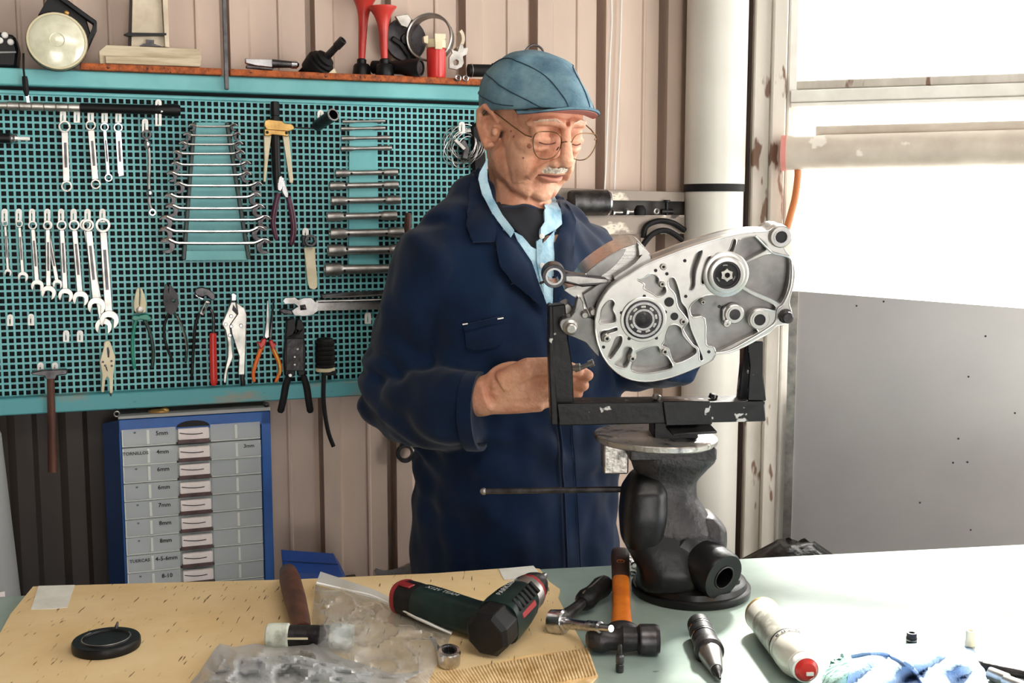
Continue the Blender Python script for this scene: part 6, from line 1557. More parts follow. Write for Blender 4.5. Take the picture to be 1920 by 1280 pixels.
# lugs: right and left
lr = kpr([(1624, 745), (1600, 690), (1640, 630), (1690, 620), (1722, 660), (1716, 716), (1680, 742)], -.004, .03, 'alu', 'mounting_lug', sm=2)
ring_k(1680, 682, [(-.004, 48), (.002, 48), (.004, 40), (.012, 38), (.014, 30), (.014, 14)], 'steel_dark', 'stud_nut', lr, 20)
ll = kpr([(176, 745), (196, 705), (250, 690), (280, 640), (296, 560), (330, 590), (352, 690), (420, 720), (440, 960), (350, 862), (215, 806)], -.018, .02, 'alu_dull_shaded', 'mounting_lug', sm=2)
c = KF(*zk([(248, 758)])[0], -.018)
g = G(); g.lathe(c, KN, [(0, 52 * kz), (.002, 52 * kz), (.003, 44 * kz), (.004, 36 * kz), (.010, 34 * kz), (.011, 26 * kz), (.011, 12 * kz)], 24); g.obj('bolt', 'steel_satin', ll)
a_ = KF(*zk([(200, 650)])[0], -.03); 
kpr([(170, 640), (230, 600), (262, 640), (290, 660), (250, 700), (190, 720), (160, 690)], -.04, .03, 'steel_satin', 'spacer_block', sm=2)
# cylinder deck on the upper left
dk = kpr([(300, 470), (345, 400), (430, 330), (540, 258), (640, 216), (716, 206), (790, 290), (760, 340), (640, 410), (540, 470), (470, 540), (420, 640), (418, 720), (356, 700), (310, 600), (276, 560), (206, 512), (250, 488)], -.028, .07, 'alu_brushed', 'cylinder_deck', sm=2)
kpr([(352, 398), (440, 328), (540, 262), (620, 236), (560, 330), (480, 400), (400, 440)], -.0275, .004, 'alu_dull_shaded', 'deck_recess', dk, sm=2)
kpr([(700, 222), (716, 214), (780, 290), (770, 320), (690, 372), (600, 420), (560, 445), (540, 425), (640, 360), (706, 300)], -.012, .02, 'alu', 'deck_rim', dk, sm=2)
kpr([(330, 540), (420, 480), (500, 440), (540, 452), (470, 520), (420, 590), (400, 660), (360, 640)], -.02, .02, 'alu_dull_shaded', 'stepped_neck', dk)
for x, y in ((350, 690), (405, 670)): ring_k(x, y, [(-.03, 24), (-.010, 24), (-.008, 18)], 'steel_satin', 'side_screw', dk, 14)
# connecting rod
rd = T('connecting_rod', 'steel connecting rod sticking out of the crankcase', 'connecting rod', KF(1042, 530, -.03))
c = KF(*zk([(140, 420)])[0], -.016)
g = G(); g.lathe(c - KN * .026, KN, [(0, 50 * kz), (0, 76 * kz), (.001, 78 * kz), (.025, 78 * kz), (.026, 74 * kz), (.026, 58 * kz)], 36, False, False); g.obj('small_end', 'steel_dark', rd)
g = G(); g.lathe(c - KN * .027, KN, [(0, 42 * kz), (0, 57 * kz), (.028, 57 * kz), (.028, 44 * kz), (0, 42 * kz)], 36, False, False); g.obj('bush', 'chrome', rd)
g = G(); g.prism(KF, zk([(205, 388), (260, 402), (480, 428), (520, 470), (470, 480), (330, 492), (230, 470), (200, 460)]), -.020, .016); bm_ = g.obj('beam', 'steel_dark', rd, bevel=.002)
g = G(); g.prism(KF, zk([(220, 420), (300, 420), (490, 442), (490, 458), (300, 470), (222, 448)]), -.0198, .002); g.obj('beam_groove', 'steel', bm_)
kpr([(36, 466), (80, 448), (88, 456), (50, 476)], -.02, .006, 'iron', 'pin_clip', rd)

# small chain lying beside the vise
chn = T('steel_chain', 'short bright steel chain lying between hammer grip and vise', 'chain', onz(1190, 1074, BZ))
for i, (x, y, z) in enumerate(((1176, 1046, .012), (1184, 1052, .010), (1190, 1060, .008), (1194, 1068, .006), (1188, 1076, .004))):
    c = onz(x, y, BZ + z); g = G(); rings(g, c, Vector((math.sin(i * 1.7), math.cos(i * 1.7), .8)), .0048, .0017, 16, 6); g.obj('link', 'chrome', chn)

# ================================================================ THE MAN
def skin_mat(name, col, col2, spots):
    m = M(name, col, 0.5, 0, col2, 22, lo=.4, hi=.66, bump=.55, bscale=110, spots=spots, sscale=34, sth=.75)
    b = m.node_tree.nodes['Principled BSDF']; b.inputs['Subsurface Weight'].default_value = 0.12
    b.inputs['Subsurface Radius'].default_value = (0.012, 0.004, 0.002); b.inputs['Subsurface Scale'].default_value = 0.5
    return m
skin_mat('skin', (222, 168, 138), (202, 138, 110), (150, 92, 74))
M('jacket', (8, 30, 58), 0.85, 0, (5, 22, 44), 10, bump=.15, bscale=500, sheen=.12, spec=.15)
M('shirt', (170, 202, 218), 0.85, 0, (118, 160, 184), 30, bump=.25, bscale=300)
M('tee', (16, 18, 26), 0.9)
M('denim_cap', (112, 146, 160), 0.8, 0, (64, 100, 122), 22, lo=.36, hi=.66, bump=.25, bscale=260)
M('cap_seam', (40, 66, 84), 0.85)
M('visor_lining', (190, 128, 122), 0.8)
M('brow_hair', (232, 204, 182), 0.8, 0, (206, 170, 146), 200, bump=.6, bscale=300); M('hair_white', (236, 228, 214), 0.8, 0, (206, 190, 172), 160, bump=.7, bscale=260)
M('hair_grey', (168, 156, 142), 0.85, 0, (120, 106, 94), 160, bump=.6, bscale=300)
M('gold_wire', (120, 92, 64), 0.3, 0.9)
M('mouth_dark', (110, 56, 48), .7); M('lip', (212, 146, 126), 0.55, 0, (196, 126, 108), 40)
M('eye_white', (226, 214, 204), 0.25); M('iris', (60, 66, 66), 0.2)
M('trousers', (34, 40, 54), 0.9); M('shoe_black', (24, 22, 22), 0.45)
film('spectacle_lens', (0.97, 0.97, 0.97), -0.03, 0.05, 0.0)

man = T('person', 'man in a navy work jacket and denim flat cap handling the engine part', 'person', (0.005, 1.85, 0))
AZ, PT_ = math.radians(58), math.radians(20)
fw = Vector((math.cos(AZ), -math.sin(AZ), 0)); lf = Vector((math.sin(AZ), math.cos(AZ), 0))   # forward, his left
hx = (fw * math.cos(PT_) - ZD * math.sin(PT_)); hz = (ZD * math.cos(PT_) + fw * math.sin(PT_))
ear = P(925, 243, 1.782); HC = ear + lf * 0.072 + ZD * 0.0105
def H(x, y, z): return HC + hx * x + lf * y + hz * z
HR = Matrix((hx, lf, hz)).transposed()
# torso frame
TB = Vector((0.005, 1.85, 0)); TA = math.radians(47)
tf = Vector((math.cos(TA), -math.sin(TA), 0)); tl = Vector((math.sin(TA), math.cos(TA), 0))
def TT(f_, l_, z): return TB + tf * f_ + tl * l_ + ZD * z

# ---- arms: joints
shR, elR, wrR = P(812, 486, 1.75), P(740, 752, 1.775), P(908, 742, 1.655)
shL, elL, wrL = P(1085, 470, 1.985), P(1124, 684, 1.96), P(1258, 668, 1.77)
# ---- skin body, one continuous mesh
g = G()
EZ = -.010                                               # ears sit a little low
g.ell(H(-.014, 0, .030), .088, .071, .066, HR)          # cranium
g.ell(H(.042, 0, .030), .045, .058, .044, HR)            # forehead
g.ell(H(.026, 0, -.020), .056, .058, .070, HR)           # face
g.ell(H(.024, 0, -.066), .046, .045, .036, HR)           # jaw
g.ell(H(.054, 0, -.086), .024, .026, .020, HR)           # chin
g.ell(H(.066, 0, -.093), .014, .018, .013, HR)
for s_ in (-1, 1):
    g.ell(H(.054, s_ * .037, -.016), .026, .021, .020, HR)   # cheekbone
    g.ell(H(.040, s_ * .036, -.034), .036, .023, .044, HR)
    g.ell(H(.044, s_ * .036, -.046), .034, .020, .034, HR)   # cheek
    g.ell(H(.010, s_ * .047, -.060), .036, .016, .030, HR)   # jaw corner
    g.tube([H(-.002, s_ * .050, -.046), H(.018, s_ * .046, -.066), H(.040, s_ * .034, -.082), H(.060, s_ * .014, -.092)], [.016, .017, .017, .015], 12)   # jaw line
    g.tube([H(.050, s_ * .034, -.020), H(.046, s_ * .036, -.050), H(.046, s_ * .030, -.076)], [.020, .022, .020], 12)
    g.tube([H(.092, s_ * .003, .027), H(.0885, s_ * .020, .030), H(.080, s_ * .038, .027), H(.064, s_ * .053, .018)], [.007, .0075, .0068, .005], 10)   # brow ridge
    g.ell(H(.0712, s_ * .032, .0080), .0145, .0155, .0120, HR)    # eye under its lid
    g.tube([H(.0835, s_ * .017, .0015), H(.0868, s_ * .030, .0010), H(.0795, s_ * .048, -.0005)], .0036, 8)   # upper lid edge
    g.tube([H(.0835, s_ * .018, -.0035), H(.0845, s_ * .032, -.0065), H(.078, s_ * .047, -.003)], .0034, 8)   # lower lid
    g.tube([H(.081, s_ * .017, -.012), H(.0815, s_ * .033, -.0165), H(.072, s_ * .049, -.012)], .0048, 8)   # eye bag
    g.ell(H(.1005, s_ * .0130, -.0325), .0105, .0072, .0080, HR)   # nostril wing
    g.tube([H(.095, s_ * .019, -.032), H(.086, s_ * .029, -.046), H(.074, s_ * .035, -.066)], [.0042, .0058, .0055], 8)   # fold beside the mouth
    # ear
    g.tube([H(.006, s_ * .066, .012 + EZ), H(.004, s_ * .078, .026 + EZ), H(-.012, s_ * .085, .033 + EZ), H(-.026, s_ * .086, .022 + EZ), H(-.026, s_ * .082, EZ), H(-.014, s_ * .077, -.020 + EZ), H(-.002, s_ * .074, -.030 + EZ), H(.006, s_ * .069, -.022 + EZ)], [.0046, .0054, .0056, .0058, .0058, .0060, .0070, .005], 8)
    g.tube([H(-.004, s_ * .074, .020 + EZ), H(-.016, s_ * .080, .014 + EZ), H(-.017, s_ * .078, -.004 + EZ), H(-.006, s_ * .074, -.014 + EZ)], .0042, 8)
    g.ell(H(-.013, s_ * .0700, .002 + EZ), .016, .0055, .026, HR)
    g.ell(H(.009, s_ * .072, -.002 + EZ), .0065, .006, .008, HR)
    g.ell(H(-.010, s_ * .062, -.002 + EZ), .016, .008, .024, HR)
g.tube([H(.092, 0, .024), H(.098, 0, .010), H(.106, 0, -.008), H(.1135, 0, -.024), H(.112, 0, -.032)], [.0085, .0082, .0095, .0118, .0085], 12)   # nose
g.ell(H(.106, 0, -.027), .012, .013, .010, HR)
g.ell(H(.070, 0, -.050), .022, .027, .022, HR)           # muzzle
g.tube([H(.080, -.022, -.0530), H(.089, -.008, -.0490), H(.0895, .008, -.0490), H(.080, .022, -.0530)], [.004, .0052, .0052, .004], 8)
g.tube([H(.078, -.021, -.0590), H(.0865, -.008, -.0630), H(.0865, .008, -.0630), H(.078, .021, -.0590)], [.003, .0060, .0060, .003], 8)
nk = HC + Vector((0, 0, 0))
nb = TT(.018, 0, 1.40)
g.tube([H(-.026, 0, -.03), H(-.016, 0, -.075), nb.lerp(H(-.014, 0, -.075), .4), nb], [.058, .050, .050, .060], 24)   # neck
g.tube([H(.020, -.020, -.09), nb + tf * .045 - tl * .02 + ZD * .02], [.008, .010], 10)
g.tube([H(.004, -.052, -.05), H(.010, -.040, -.10), nb + tf * .052 - tl * .008 + ZD * .012], [.012, .013, .012], 10)   # neck tendon
g.tube([H(.020, .012, -.09), nb + tf * .052 + tl * .010 + ZD * .02], [.008, .009], 10)
g.ell(TT(.01, 0, 1.34), .10, .10, .08); g.tube([TT(0, 0, 1.32), TT(0, 0, .98)], [.08, .08], 16)
for a_, b_, c_ in ((shR, elR, wrR), (shL, elL, wrL)):
    g.tube([TT(0, 0, 1.32), a_, a_.lerp(b_, .5), b_, b_.lerp(c_, .35), c_], [.05, .042, .038, .034, .034, .025], 14)
# right hand: fingers to the right, behind the upright of the stand
def hp_(x, y, Y): return P(x, y, Y)
Yh = 1.640
w0 = hp_(904, 744, 1.655)
g.tube([elR.lerp(wrR, .6), w0, hp_(918, 738, 1.652)], [.031, .030, .031], 16, flat=.8, up=(0, 1, 0))
kn = [hp_(1018, 690, Yh - .004), hp_(1026, 712, Yh - .006), hp_(1026, 734, Yh - .002), hp_(1018, 754, Yh + .004)]
for i, k_ in enumerate(kn):
    wv = hp_(915, 724 + 10 * i, 1.654)
    g.tube([wv, wv.lerp(k_, .5) + Vector((0, -.006, .002)), k_], [.019, .0185, .0145], 12)      # metacarpals fill the back of the hand
g.ell(hp_(965, 716, 1.650), .046, .014, .032)
for i, k_ in enumerate(kn[:3]):
    g.tube([hp_(922, 716 + 11 * i, 1.632), hp_(960, 704 + 14 * i, 1.626), k_ + Vector((0, -.013, .001))], [.0035, .0045, .0035], 8)
    g.ell(k_ + Vector((0, -.008, .002)), .010, .008, .010)
fing = [[kn[0], hp_(1058, 686, Yh), hp_(1088, 696, Yh - .006), hp_(1107, 706, Yh - .010)],
        [kn[1], hp_(1064, 712, Yh + .004), hp_(1086, 720, Yh), hp_(1099, 724, Yh - .004)],
        [kn[2], hp_(1060, 734, Yh + .006), hp_(1078, 738, Yh + .004), hp_(1088, 738, Yh + .002)],
        [kn[3], hp_(1046, 752, Yh + .01), hp_(1062, 752, Yh + .012), hp_(1070, 748, Yh + .012)]]
for i, f_ in enumerate(fing):
    r = (.0098, .0098, .0092, .0082)[i]
    g.tube([f_[0], f_[0].lerp(f_[1], .5), f_[1], f_[1].lerp(f_[2], .5), f_[2], f_[3], f_[3] + (f_[3] - f_[2]).normalized() * .004], [r * 1.25, r * 1.02, r * 1.08, r * .95, r, r * .85, r * .45], 12)
th = [hp_(940, 716, 1.632), hp_(990, 690, 1.622), hp_(1040, 684, 1.626), hp_(1074, 694, 1.628), hp_(1092, 700, 1.626)]
g.tube(th, [.018, .0165, .0125, .0105, .0065], 12)
# left hand flat against the back of the crankcase
lw = wrL; pl_ = P(1290, 606, 1.72)
g.ell(lw.lerp(pl_, .75), .036, .016, .038)
g.tube([elL.lerp(wrL, .7), lw, lw.lerp(pl_, .6)], [.028, .026, .03], 14)
for i in range(4):
    b_ = P(1272 + 15 * i, 596 + 5 * i, 1.715); e_ = P(1278 + 17 * i, 552 + 9 * i, 1.705)
    g.tube([b_, b_.lerp(e_, .5), e_], [.011, .0095, .006], 10)
g.tube([P(1272, 640, 1.73), P(1250, 612, 1.71), P(1244, 588, 1.705)], [.014, .011, .006], 10)
g = remesh(g, .0021, 14, .5)
body_o = g.obj('body', 'skin', man, ang=0)
for p in body_o.data.polygons: p.use_smooth = True
body_bvh = BVHTree.FromPolygons(g.v, g.f)

# ---- eyes, lips, moustache, hair
for s_ in (-1, 1):
    g = G(); g.ell(H(.0708, s_ * .0325, -.0020), .0122, .0125, .0062, HR); e_ = g.obj('eye', 'eye_white', man)
    c = H(.0822, s_ * .0325, -.0036); g = G(); g.lathe(c - hx * .001, (hx * .9 - hz * .35), [(0, .0042), (.0012, .0036), (.0018, .0015)], 16); g.obj('iris', 'iris', e_)
    g = G(); g.tube([H(.0965, s_ * .010, .030), H(.0950, s_ * .022, .0345), H(.0865, s_ * .040, .0305), H(.077, s_ * .049, .025)], [.0014, .0024, .0022, .0010], 8, flat=.6); g.obj('eyebrow', 'brow_hair', man)
g = G(); g.tube([H(.0795, -.0245, -.0575), H(.0855, -.018, -.0556), H(.0915, -.008, -.0550), H(.0925, 0, -.0556), H(.0915, .008, -.0550), H(.0855, .018, -.0556), H(.0795, .0245, -.0575)], [.0012, .0016, .0018, .0018, .0018, .0016, .0012], 8); g.obj('mouth_line', 'mouth_dark', man)
g = G(); g.tube([H(.0815, -.020, -.0590), H(.0875, -.013, -.0605), H(.0910, -.005, -.0610), H(.0910, .005, -.0610), H(.0875, .013, -.0605), H(.0815, .020, -.0590)], [.0014, .0030, .0038, .0038, .0030, .0014], 10); g.obj('lower_lip', 'lip', man)
g = G()
g.tube([H(.0735, -.031, -.0555), H(.084, -.022, -.0450), H(.0945, -.008, -.0395), H(.097, 0, -.0410), H(.0945, .008, -.0395), H(.084, .022, -.0450), H(.0735, .031, -.0555)], [.002, .0050, .0062, .0058, .0062, .0050, .002], 12)
g.tube([H(.078, -.026, -.0545), H(.0885, -.012, -.0478), H(.0935, 0, -.0470), H(.0885, .012, -.0478), H(.078, .026, -.0545)], [.0022, .0040, .0044, .0040, .0022], 10)
g = remesh(g, .0016, 2); 
for v in g.v: v += hz * (.0012 * noise.noise(v * 420)) + hx * (.0012 * noise.noise(v * 300 + Vector((3, 1, 2))))
g.obj('moustache', 'hair_white', man, ang=0)
g = G(); g.ell(H(-.030, 0, .010), .0760, .0725, .046, HR); g.obj('hair', 'hair_grey', man)

for s_ in (-1, 1):
    g = G(); g.ell(H(.1035, s_ * .0075, -.0365), .0045, .0028, .0020, HR); g.obj('nostril', 'mouth_dark', man)
M('age_spot', (150, 96, 74), .6)
for x, y, r in ((993, 274, .0042), (963, 256, .0026), (981, 296, .002), (958, 246, .0018)):
    h_ = body_bvh.ray_cast(CAM, ray(x, y).normalized())
    if h_[0] is not None:
        g = G(); g.lathe(h_[0] - h_[1] * .0008, h_[1], [(0, r), (.0009, r * .9), (.0012, r * .5)], 12); g.obj('age_spot', 'age_spot', man)
for pth in ([(1010, 266), (1020, 269.5), (1032, 270), (1042, 267)], [(1073, 270), (1081, 272), (1089, 269)]):
    q_ = []
    for x, y in spline(pth, 4):
        h_ = body_bvh.ray_cast(CAM, ray(x, y).normalized())
        if h_[0] is not None: q_.append(h_[0] + h_[1] * .0003)
    if len(q_) > 3:
        g = G(); g.tube(q_, [.0004] + [.0011] * (len(q_) - 2) + [.0004], 6); g.obj('lash_line', 'mouth_dark', man)
# ---- spectacles
gl_ = T('glasses', None, None, H(.105, 0, 0)); gl_.parent = man; gl_.location = Vector(gl_.location) - wloc(man)
gl_['label'] = 'thin gold wire-rimmed glasses'
def lens_pts(s_, k=1.0, dx=0.0):
    base = [(.0250, .006), (.0215, .0165), (.008, .0195), (-.012, .0185), (-.0225, .011), (-.0245, -.003), (-.0195, -.0165), (-.006, -.023), (.010, -.0215), (.0205, -.0105)]
    return [H(.103 + dx - .16 * abs(.034 + y) ** 1.35, s_ * (.034 + y * k), -.002 + z * k) for y, z in spline(base, 3, True)]
for s_ in (-1, 1):
    lp_ = lens_pts(s_)
    g = G(); g.tube(lp_, .0009, 6, closed=True); g.obj('rim', 'gold_wire', gl_)
    c = sum(lp_, Vector()) / len(lp_); g = G(); n_ = len(lp_); g.add(lp_ + [c + hx * .0012], [(i, (i + 1) % n_, n_) if s_ > 0 else ((i + 1) % n_, i, n_) for i in range(n_)]); g.obj('lens', 'spectacle_lens', gl_, ang=60)
    g = G(); g.tube([H(.0935, s_ * .0585, .006), H(.088, s_ * .067, .007), H(.06, s_ * .0735, .012), H(.02, s_ * .0765, .017), H(-.008, s_ * .0790, .020), H(-.022, s_ * .080, .004)], .0010, 6); g.obj('temple', 'gold_wire', gl_)
    g = G(); g.tube([H(.1005, s_ * .011, -.006), H(.096, s_ * .010, -.012)], .0011, 6); g.obj('nose_pad', 'gold_wire', gl_)
g = G(); g.tube([H(.1025, -.0095, .002), H(.108, -.004, .005), H(.108, .004, .005), H(.1025, .0095, .002)], .0010, 6); g.obj('bridge', 'gold_wire', gl_)

# ---- flat cap
def cap_s(ph, t):
    """point of the cap's surface: angle ph (0 = front), t from 0 at the rim to 1 at the top"""
    c, s_ = math.cos(ph), math.sin(ph)
    fr_ = max(0, c)
    rx = .096 + .032 * fr_ ** 2 ; ry = .0800 + .003 * (1 - fr_)
    zr = .020 + .041 * fr_ ** 1.5
    if c < 0: zr = .020 - .006 * (-c)
    cx = -.006
    bulge = 1 + .07 * math.sin(math.pi * min(1, t * 1.9)) * (1 - fr_ ** 1.2 * .9)
    k = math.cos(t * math.pi / 2) ** (.62 if c < 0.2 else .62 + .5 * fr_)
    x = cx + (rx * c) * k * bulge + .004 * t; y = ry * s_ * k * bulge
    hgt = math.sin(t * math.pi / 2) ** (1.0 + .75 * fr_)
    z = zr + (.112 - zr) * hgt
    return H(x, y, z)
nph, nt_ = 56, 16
rows_ = [[cap_s(2 * math.pi * i / nph, j / nt_ * .985) for i in range(nph)] for j in range(nt_ + 1)]
inn = [[H(0, 0, 0) + (p - H(0, 0, 0)) * 1.0 - (p - H(-.006, 0, p.dot(hz) - HC.dot(hz))).normalized() * .004 - hz * .001 for p in rows_[0]]]
cap = T('flat_cap', None, None, H(0, 0, .05)); cap.parent = man; cap.location = Vector(cap.location) - wloc(man); cap['label'] = 'blue denim flat cap with a short peak'
g = G(); g.loft(rows_[:1] + rows_[1:], cap=True)
for v in g.v: v += hz * (.0016 * noise.noise(v * 38)) + lf * (.0012 * noise.noise(v * 45 + Vector((5, 5, 5))))
g.obj('crown', 'denim_cap', cap, ang=80)
def seam(pts, r=.0009, nm='seam'):
    g = G(); g.tube([cap_s(a, t) + (cap_s(a, t) - H(0, 0, .06)).normalized() * .0008 for a, t in pts], r, 6); g.obj(nm, 'cap_seam', cap)
seam([(math.radians(a), .10) for a in range(60, 301, 10)])
for s_ in (-1, 1):
    seam([(math.radians(s_ * a), t) for a, t in spline([(150, .05), (140, .35), (110, .62), (70, .66), (35, .55), (18, .3), (14, .04)], 6)])
    seam([(math.radians(s_ * a), t) for a, t in spline([(150, .05), (136, .30), (105, .34), (70, .30), (48, .20), (36, .05)], 6)])
# peak under the front of the crown
vt, vb_ = [], []
for i in range(17):
    a = math.radians(-58 + 116 * i / 16); o_ = cap_s(a, 0.0)
    vt.append(o_); 
out_ = []; inner_ = []
for i in range(17):
    a = math.radians(-62 + 124 * i / 16); c, s_ = math.cos(a), math.sin(a)
    out_.append(H(-.006 + .1345 * max(0, c) ** .85, .0815 * s_, .020 + .042 * max(0, c) ** 1.5 - .001)); inner_.append(H(.060 * c, .068 * s_, .034))
g = G(); up_ = [p + hz * (.0004 + .0038 * math.sin(math.pi * i / 16)) for i, p in enumerate(out_)]; iu = [p + hz * (.0004 + .0038 * math.sin(math.pi * i / 16)) for i, p in enumerate(inner_)]
g.loft([inner_, out_, up_, iu], cap=False, closed=False); g.obj('peak', 'denim_cap', cap, ang=50, recalc=True)
g = G(); g.loft([[p - hz * .0012 for p in inner_], [p - hz * .0012 + (p - HC).normalized() * -.003 for p in out_], [p - hz * .0004 + (p - HC).normalized() * -.003 for p in out_], [p - hz * .0004 for p in inner_]], cap=False, closed=False); g.obj('peak_lining', 'visor_lining', cap, ang=50, recalc=True)

# ---- jacket
def ering(z, hw, hd, fo=0.0, lo=0.0, n=36, p=2.3):
    out = []
    for k in range(n):
        an = 2 * math.pi * k / n; c, s_ = math.cos(an), math.sin(an)
        out.append(TT(fo + (abs(c) ** (2 / p)) * (1 if c > 0 else -1) * hd, lo + (abs(s_) ** (2 / p)) * (1 if s_ > 0 else -1) * hw, z))
    return out
g = G()
g.loft([ering(.50, .205, .160, .0), ering(.72, .195, .152, .0), ering(.90, .186, .146, .004), ering(1.05, .182, .142, .008), ering(1.20, .188, .136, .006), ering(1.30, .196, .126, 0), ering(1.36, .186, .108, -.006), ering(1.40, .150, .090, -.008), ering(1.435, .100, .076, -.004)])
def sleeve(pts, rad): g.tube([Vector(p) for p in pts], rad, 22)
cuffR = P(902, 771, 1.660)
sleeve([TT(0, -.10, 1.36), shR + Vector((.0, 0, -.004)), shR.lerp(elR, .35), shR.lerp(elR, .7), elR + Vector((.004, 0, .01)), P(790, 766, 1.705), P(846, 771, 1.672), cuffR], [.070, .070, .068, .064, .062, .061, .059, .0575])
cuffL = wrL + (wrL - elL) * .16
sleeve([TT(0, .10, 1.36), shL, shL.lerp(elL, .5), elL, elL.lerp(cuffL, .5), cuffL], [.066, .066, .064, .062, .056, .047])
for s_ in (-1, 1): g.tube([TT(-.038, s_ * .040, 1.462), TT(-.028, s_ * .085, 1.425), TT(-.01, s_ * .135, 1.385)], [.036, .046, .052], 16)
g.tube([TT(-.045, -.04, 1.46), TT(-.058, 0, 1.465), TT(-.045, .04, 1.46)], .034, 14)
g = remesh(g, .0065, 7, .5)
bm = bmesh.new(); me_ = bpy.data.meshes.new('t'); me_.from_pydata(g.v, [], g.f); bm.from_mesh(me_); bm.normal_update()
drp = Vector((0, 0, 1))
newv = []
for v in bm.verts:
    p = v.co; q = Vector((p.x * 13, p.y * 13, p.z * 5.0))
    f_ = noise.noise(q) * .010 + noise.noise(Vector((p.x * 26 + p.z * 9, p.y * 26, p.z * 14 - p.x * 10))) * .007
    # rings of folds at the elbow and across the sleeve
    de = (p - elR).length
    f_ += .009 * math.exp(-(de / .10) ** 2) * math.sin((p - elR).dot(Vector((.5, -.2, .85))) * 150 + 3 * noise.noise(p * 14))
    f_ += .0045 * math.exp(-((p.z - 1.08) / .12) ** 2) * math.sin(p.z * 95 + p.x * 40 + 4 * noise.noise(p * 9))
    newv.append(p + v.normal * f_)
bm.free(); bpy.data.meshes.remove(me_)
g.v = newv
jk = T('jacket', None, None, TT(0, 0, .9)); jk.parent = man; jk.location = Vector(jk.location) - wloc(man); jk['label'] = 'navy blue work jacket, open at the neck'
jo = g.obj('jacket_body', 'jacket', jk, ang=0)
for p in jo.data.polygons: p.use_smooth = True
jbvh = BVHTree.FromPolygons(g.v, g.f)
jg = g
def on_jacket(px, py, lift, dmax=None):
    d = ray(px, py).normalized(); h = jbvh.ray_cast(CAM, d)
    if h[0] is None:
        h2 = jbvh.find_nearest(P(px, py, 1.78)); return h2[0] + (CAM - h2[0]).normalized() * lift
    return h[0] + h[1] * lift * .6 + (CAM - h[0]).normalized() * lift * .6
def patch(poly, step, lift, thick, mat, name, parent, ang=50, bow=0.0, fixed=None):
    v2, fs = gridpoly(poly, step)
    pts = []
    for x, y in v2:
        l_ = lift
        if bow: l_ += bow * min(1, dist_in(x, y, poly) / 14)
        q = on_jacket(x, y, l_) if fixed is None else fixed(x, y, l_)
        pts.append(q)
    # smooth the projected sheet so steps of the surface below do not show
    nbr = [set() for _ in pts]
    for f in fs:
        for i in range(len(f)): nbr[f[i]].add(f[(i + 1) % len(f)]); nbr[f[(i + 1) % len(f)]].add(f[i])
    dd_ = [(p - CAM).length for p in pts]
    for it in range(8):
        dd_ = [.5 * dd_[i] + .5 * sum(dd_[j] for j in nbr[i]) / len(nbr[i]) if nbr[i] else dd_[i] for i in range(len(pts))]
    pts = [CAM + (p - CAM).normalized() * dd_[i] for i, p in enumerate(pts)]
    g = shell(pts, fs, thick, CAM - Vector(TB)); return g.obj(name, mat, parent, ang=ang)
def zb(pts): return [(660 + x / 2.56, 300 + y / 2.56) for x, y in pts]
jshirt = T('shirt', None, None, TT(.1, 0, 1.3)); jshirt.parent = man; jshirt.location = Vector(jshirt.location) - wloc(man); jshirt['label'] = 'pale blue denim shirt under the jacket'
patch([(930, 384), (952, 380), (975, 377), (1000, 379), (1019, 384), (1016, 404), (1014, 450), (1006, 469), (996, 466), (972, 440), (952, 418), (938, 402)], 4, .006, .003, 'tee', 'undershirt', man)
patch(zb([(770, 350), (810, 372), (850, 418), (884, 436), (892, 420), (960, 345), (962, 560), (950, 724), (925, 690), (890, 600), (850, 490), (790, 400)]), 4, .009, .003, 'shirt', 'shirt_front', jshirt)
patch(zb([(876, 400), (900, 380), (905, 560), (912, 640), (896, 600), (882, 520)]), 4, .0115, .002, 'shirt', 'button_band', jshirt)
# collar stands: near side wraps the neck from the back
def collar_at(x, y, l_): 
    # a sloping surface between the neck and the lapel
    t = max(0, min(1, (y - 305) / 140)); return P(x, y, 1.765 - .055 * t - l_)
patch(zb([(652, -8), (640, 10), (612, 60), (606, 90), (622, 158), (670, 250), (720, 320), (760, 368), (776, 350), (775, 330), (722, 262), (676, 180), (652, 100), (648, 40)]), 4, .0, .004, 'shirt', 'collar', jshirt, fixed=collar_at)
patch(zb([(905, 250), (940, 205), (965, 182), (978, 215), (988, 265), (990, 312), (960, 340), (925, 362), (892, 384), (888, 330), (906, 300)]), 4, .014, .004, 'shirt', 'collar', jshirt)
for x, y in ((1009, 448), (1013, 500)):
    q = on_jacket(x, y, .016); g = G(); g.lathe(q, (CAM - q), [(0, .0042), (.0015, .0042), (.002, .003)], 14); g.obj('button', 'white_plastic', jshirt)
# lapels and collar of the jacket
patch(zb([(640, 6), (600, 60), (570, 120), (552, 220), (545, 320), (578, 402), (676, 400), (690, 420), (720, 330), (672, 262), (622, 165), (604, 92)]), 5, .010, .005, 'jacket', 'collar', jk, bow=.004, fixed=lambda x, y, l_: (lambda a, b: a.lerp(b, max(0, min(1, (x - 885) / 40.0)) * max(0, min(1, (430 - y) / 60.0))))(on_jacket(x, y, l_), collar_at(x, y, l_ + .002)))
patch(zb([(690, 300), (745, 356), (790, 405), (848, 492), (888, 602), (924, 694), (940, 750), (880, 690), (764, 602), (704, 520), (684, 430), (680, 404)]), 5, .013, .005, 'jacket', 'lapel', jk, bow=.005)
patch(zb([(966, 184), (1000, 192), (1030, 240), (1058, 300), (1052, 420), (1042, 520), (1010, 610), (975, 690), (956, 724), (962, 560), (960, 400), (992, 318), (986, 240)]), 5, .013, .005, 'jacket', 'lapel', jk, bow=.005)
patch([(870, 612), (905, 602), (943, 594), (944, 640), (930, 652), (890, 656), (874, 650)], 6, .004, .003, 'jacket', 'pocket', jk, bow=.002)
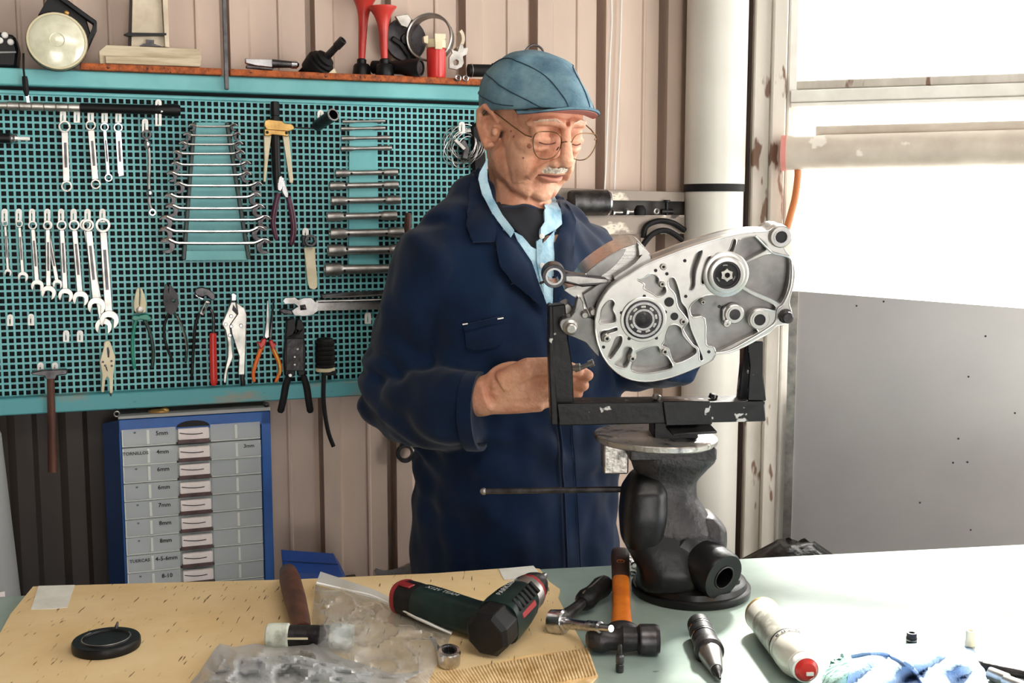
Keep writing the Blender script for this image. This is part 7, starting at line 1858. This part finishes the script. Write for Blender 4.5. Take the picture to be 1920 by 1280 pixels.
patch([(868, 608), (906, 599), (944, 591), (944, 602), (906, 611), (870, 620)], 4, .007, .003, 'jacket', 'pocket_flap', jk, bow=.002)
for x0, y0, x1, y1 in ((868, 607, 877, 605), (930, 597, 940, 595)):
    g = G(); g.tube([on_jacket(x0, y0, .011), on_jacket(x1, y1, .011)], .0011, 6); g.obj('bar_tack', 'white_plastic', jk)
# front edge of the jacket and hem of the lower front
fe = [(1026, 600), (1036, 690), (1042, 760), (1050, 860), (1056, 960), (1060, 1056), (1062, 1110)]
g = G(); g.tube([on_jacket(x, y, .006) for x, y in spline(fe, 6)], .0035, 8, flat=.6); g.obj('front_edge', 'jacket', jk)
g = G(); g.tube([on_jacket(x + 26, y, .003) for x, y in spline(fe[2:], 6)], .0012, 6); g.obj('stitch_line', 'jacket', jk)
# cuff ring
cd = (cuffR - P(850, 771, 1.671)).normalized()
g = G(); g.lathe(cuffR - cd * .02, cd, [(0, .060), (.016, .0605), (.0215, .0600), (.0215, .054), (-.005, .052)], 36, False, False); g.obj('cuff', 'jacket', jk)
M('cuff_dark', (6, 12, 24), .95); g = G(); g.lathe(cuffR - cd * .012, cd, [(0, .0545), (.001, .0545)], 30); g.obj('cuff_lining', 'cuff_dark', jk)
# trousers and shoes (behind the bench)
for s_ in (-1, 1):
    g = G(); g.tube([TT(0, s_ * .09, .62), TT(.01, s_ * .10, .45), TT(0, s_ * .11, .08)], [.095, .082, .062], 20); g.obj('trouser_leg', 'trousers', man)
    g = G(); g.ell(TT(.055, s_ * .12, .042), .13, .05, .042, Matrix((tf, tl, ZD)).transposed()); 
    for v in g.v: v.z = max(v.z, .001)
    g.obj('shoe', 'shoe_black', man)

# bolts held in the fingers
hbz = T('long_bolt', 'long socket-head bolt held between the fingertips', 'bolt', P(1090, 690, 1.615))
a, b = P(1078, 694, 1.612), P(1113, 679, 1.606); d = (b - a).normalized(); L_ = (b - a).length
g = G(); g.lathe(a, d, [(0, .0035), (L_ * .76, .0035)], 14); g.obj('shank', 'steel', hbz)
g = G(); g.lathe(a, d, [(L_ * .75, .0058), (L_, .0058), (L_, .003), (L_ - .002, .0028)], 14); g.obj('head', 'chrome', hbz)
hb2 = T('short_bolt', 'short bright bolt held beside the long one in the fingertips', 'bolt', P(1080, 690, 1.61))
a, b = P(1070, 690, 1.61), P(1090, 688, 1.606); d = (b - a).normalized()
g = G(); g.lathe(a, d, [(0, .0042), (.0085, .0042)], 12); g.obj('shank', 'steel_satin', hb2)
g = G(); g.lathe(a, d, [(.008, .006), (.014, .006), (.0145, .004)], 12); g.obj('head', 'steel_satin', hb2)
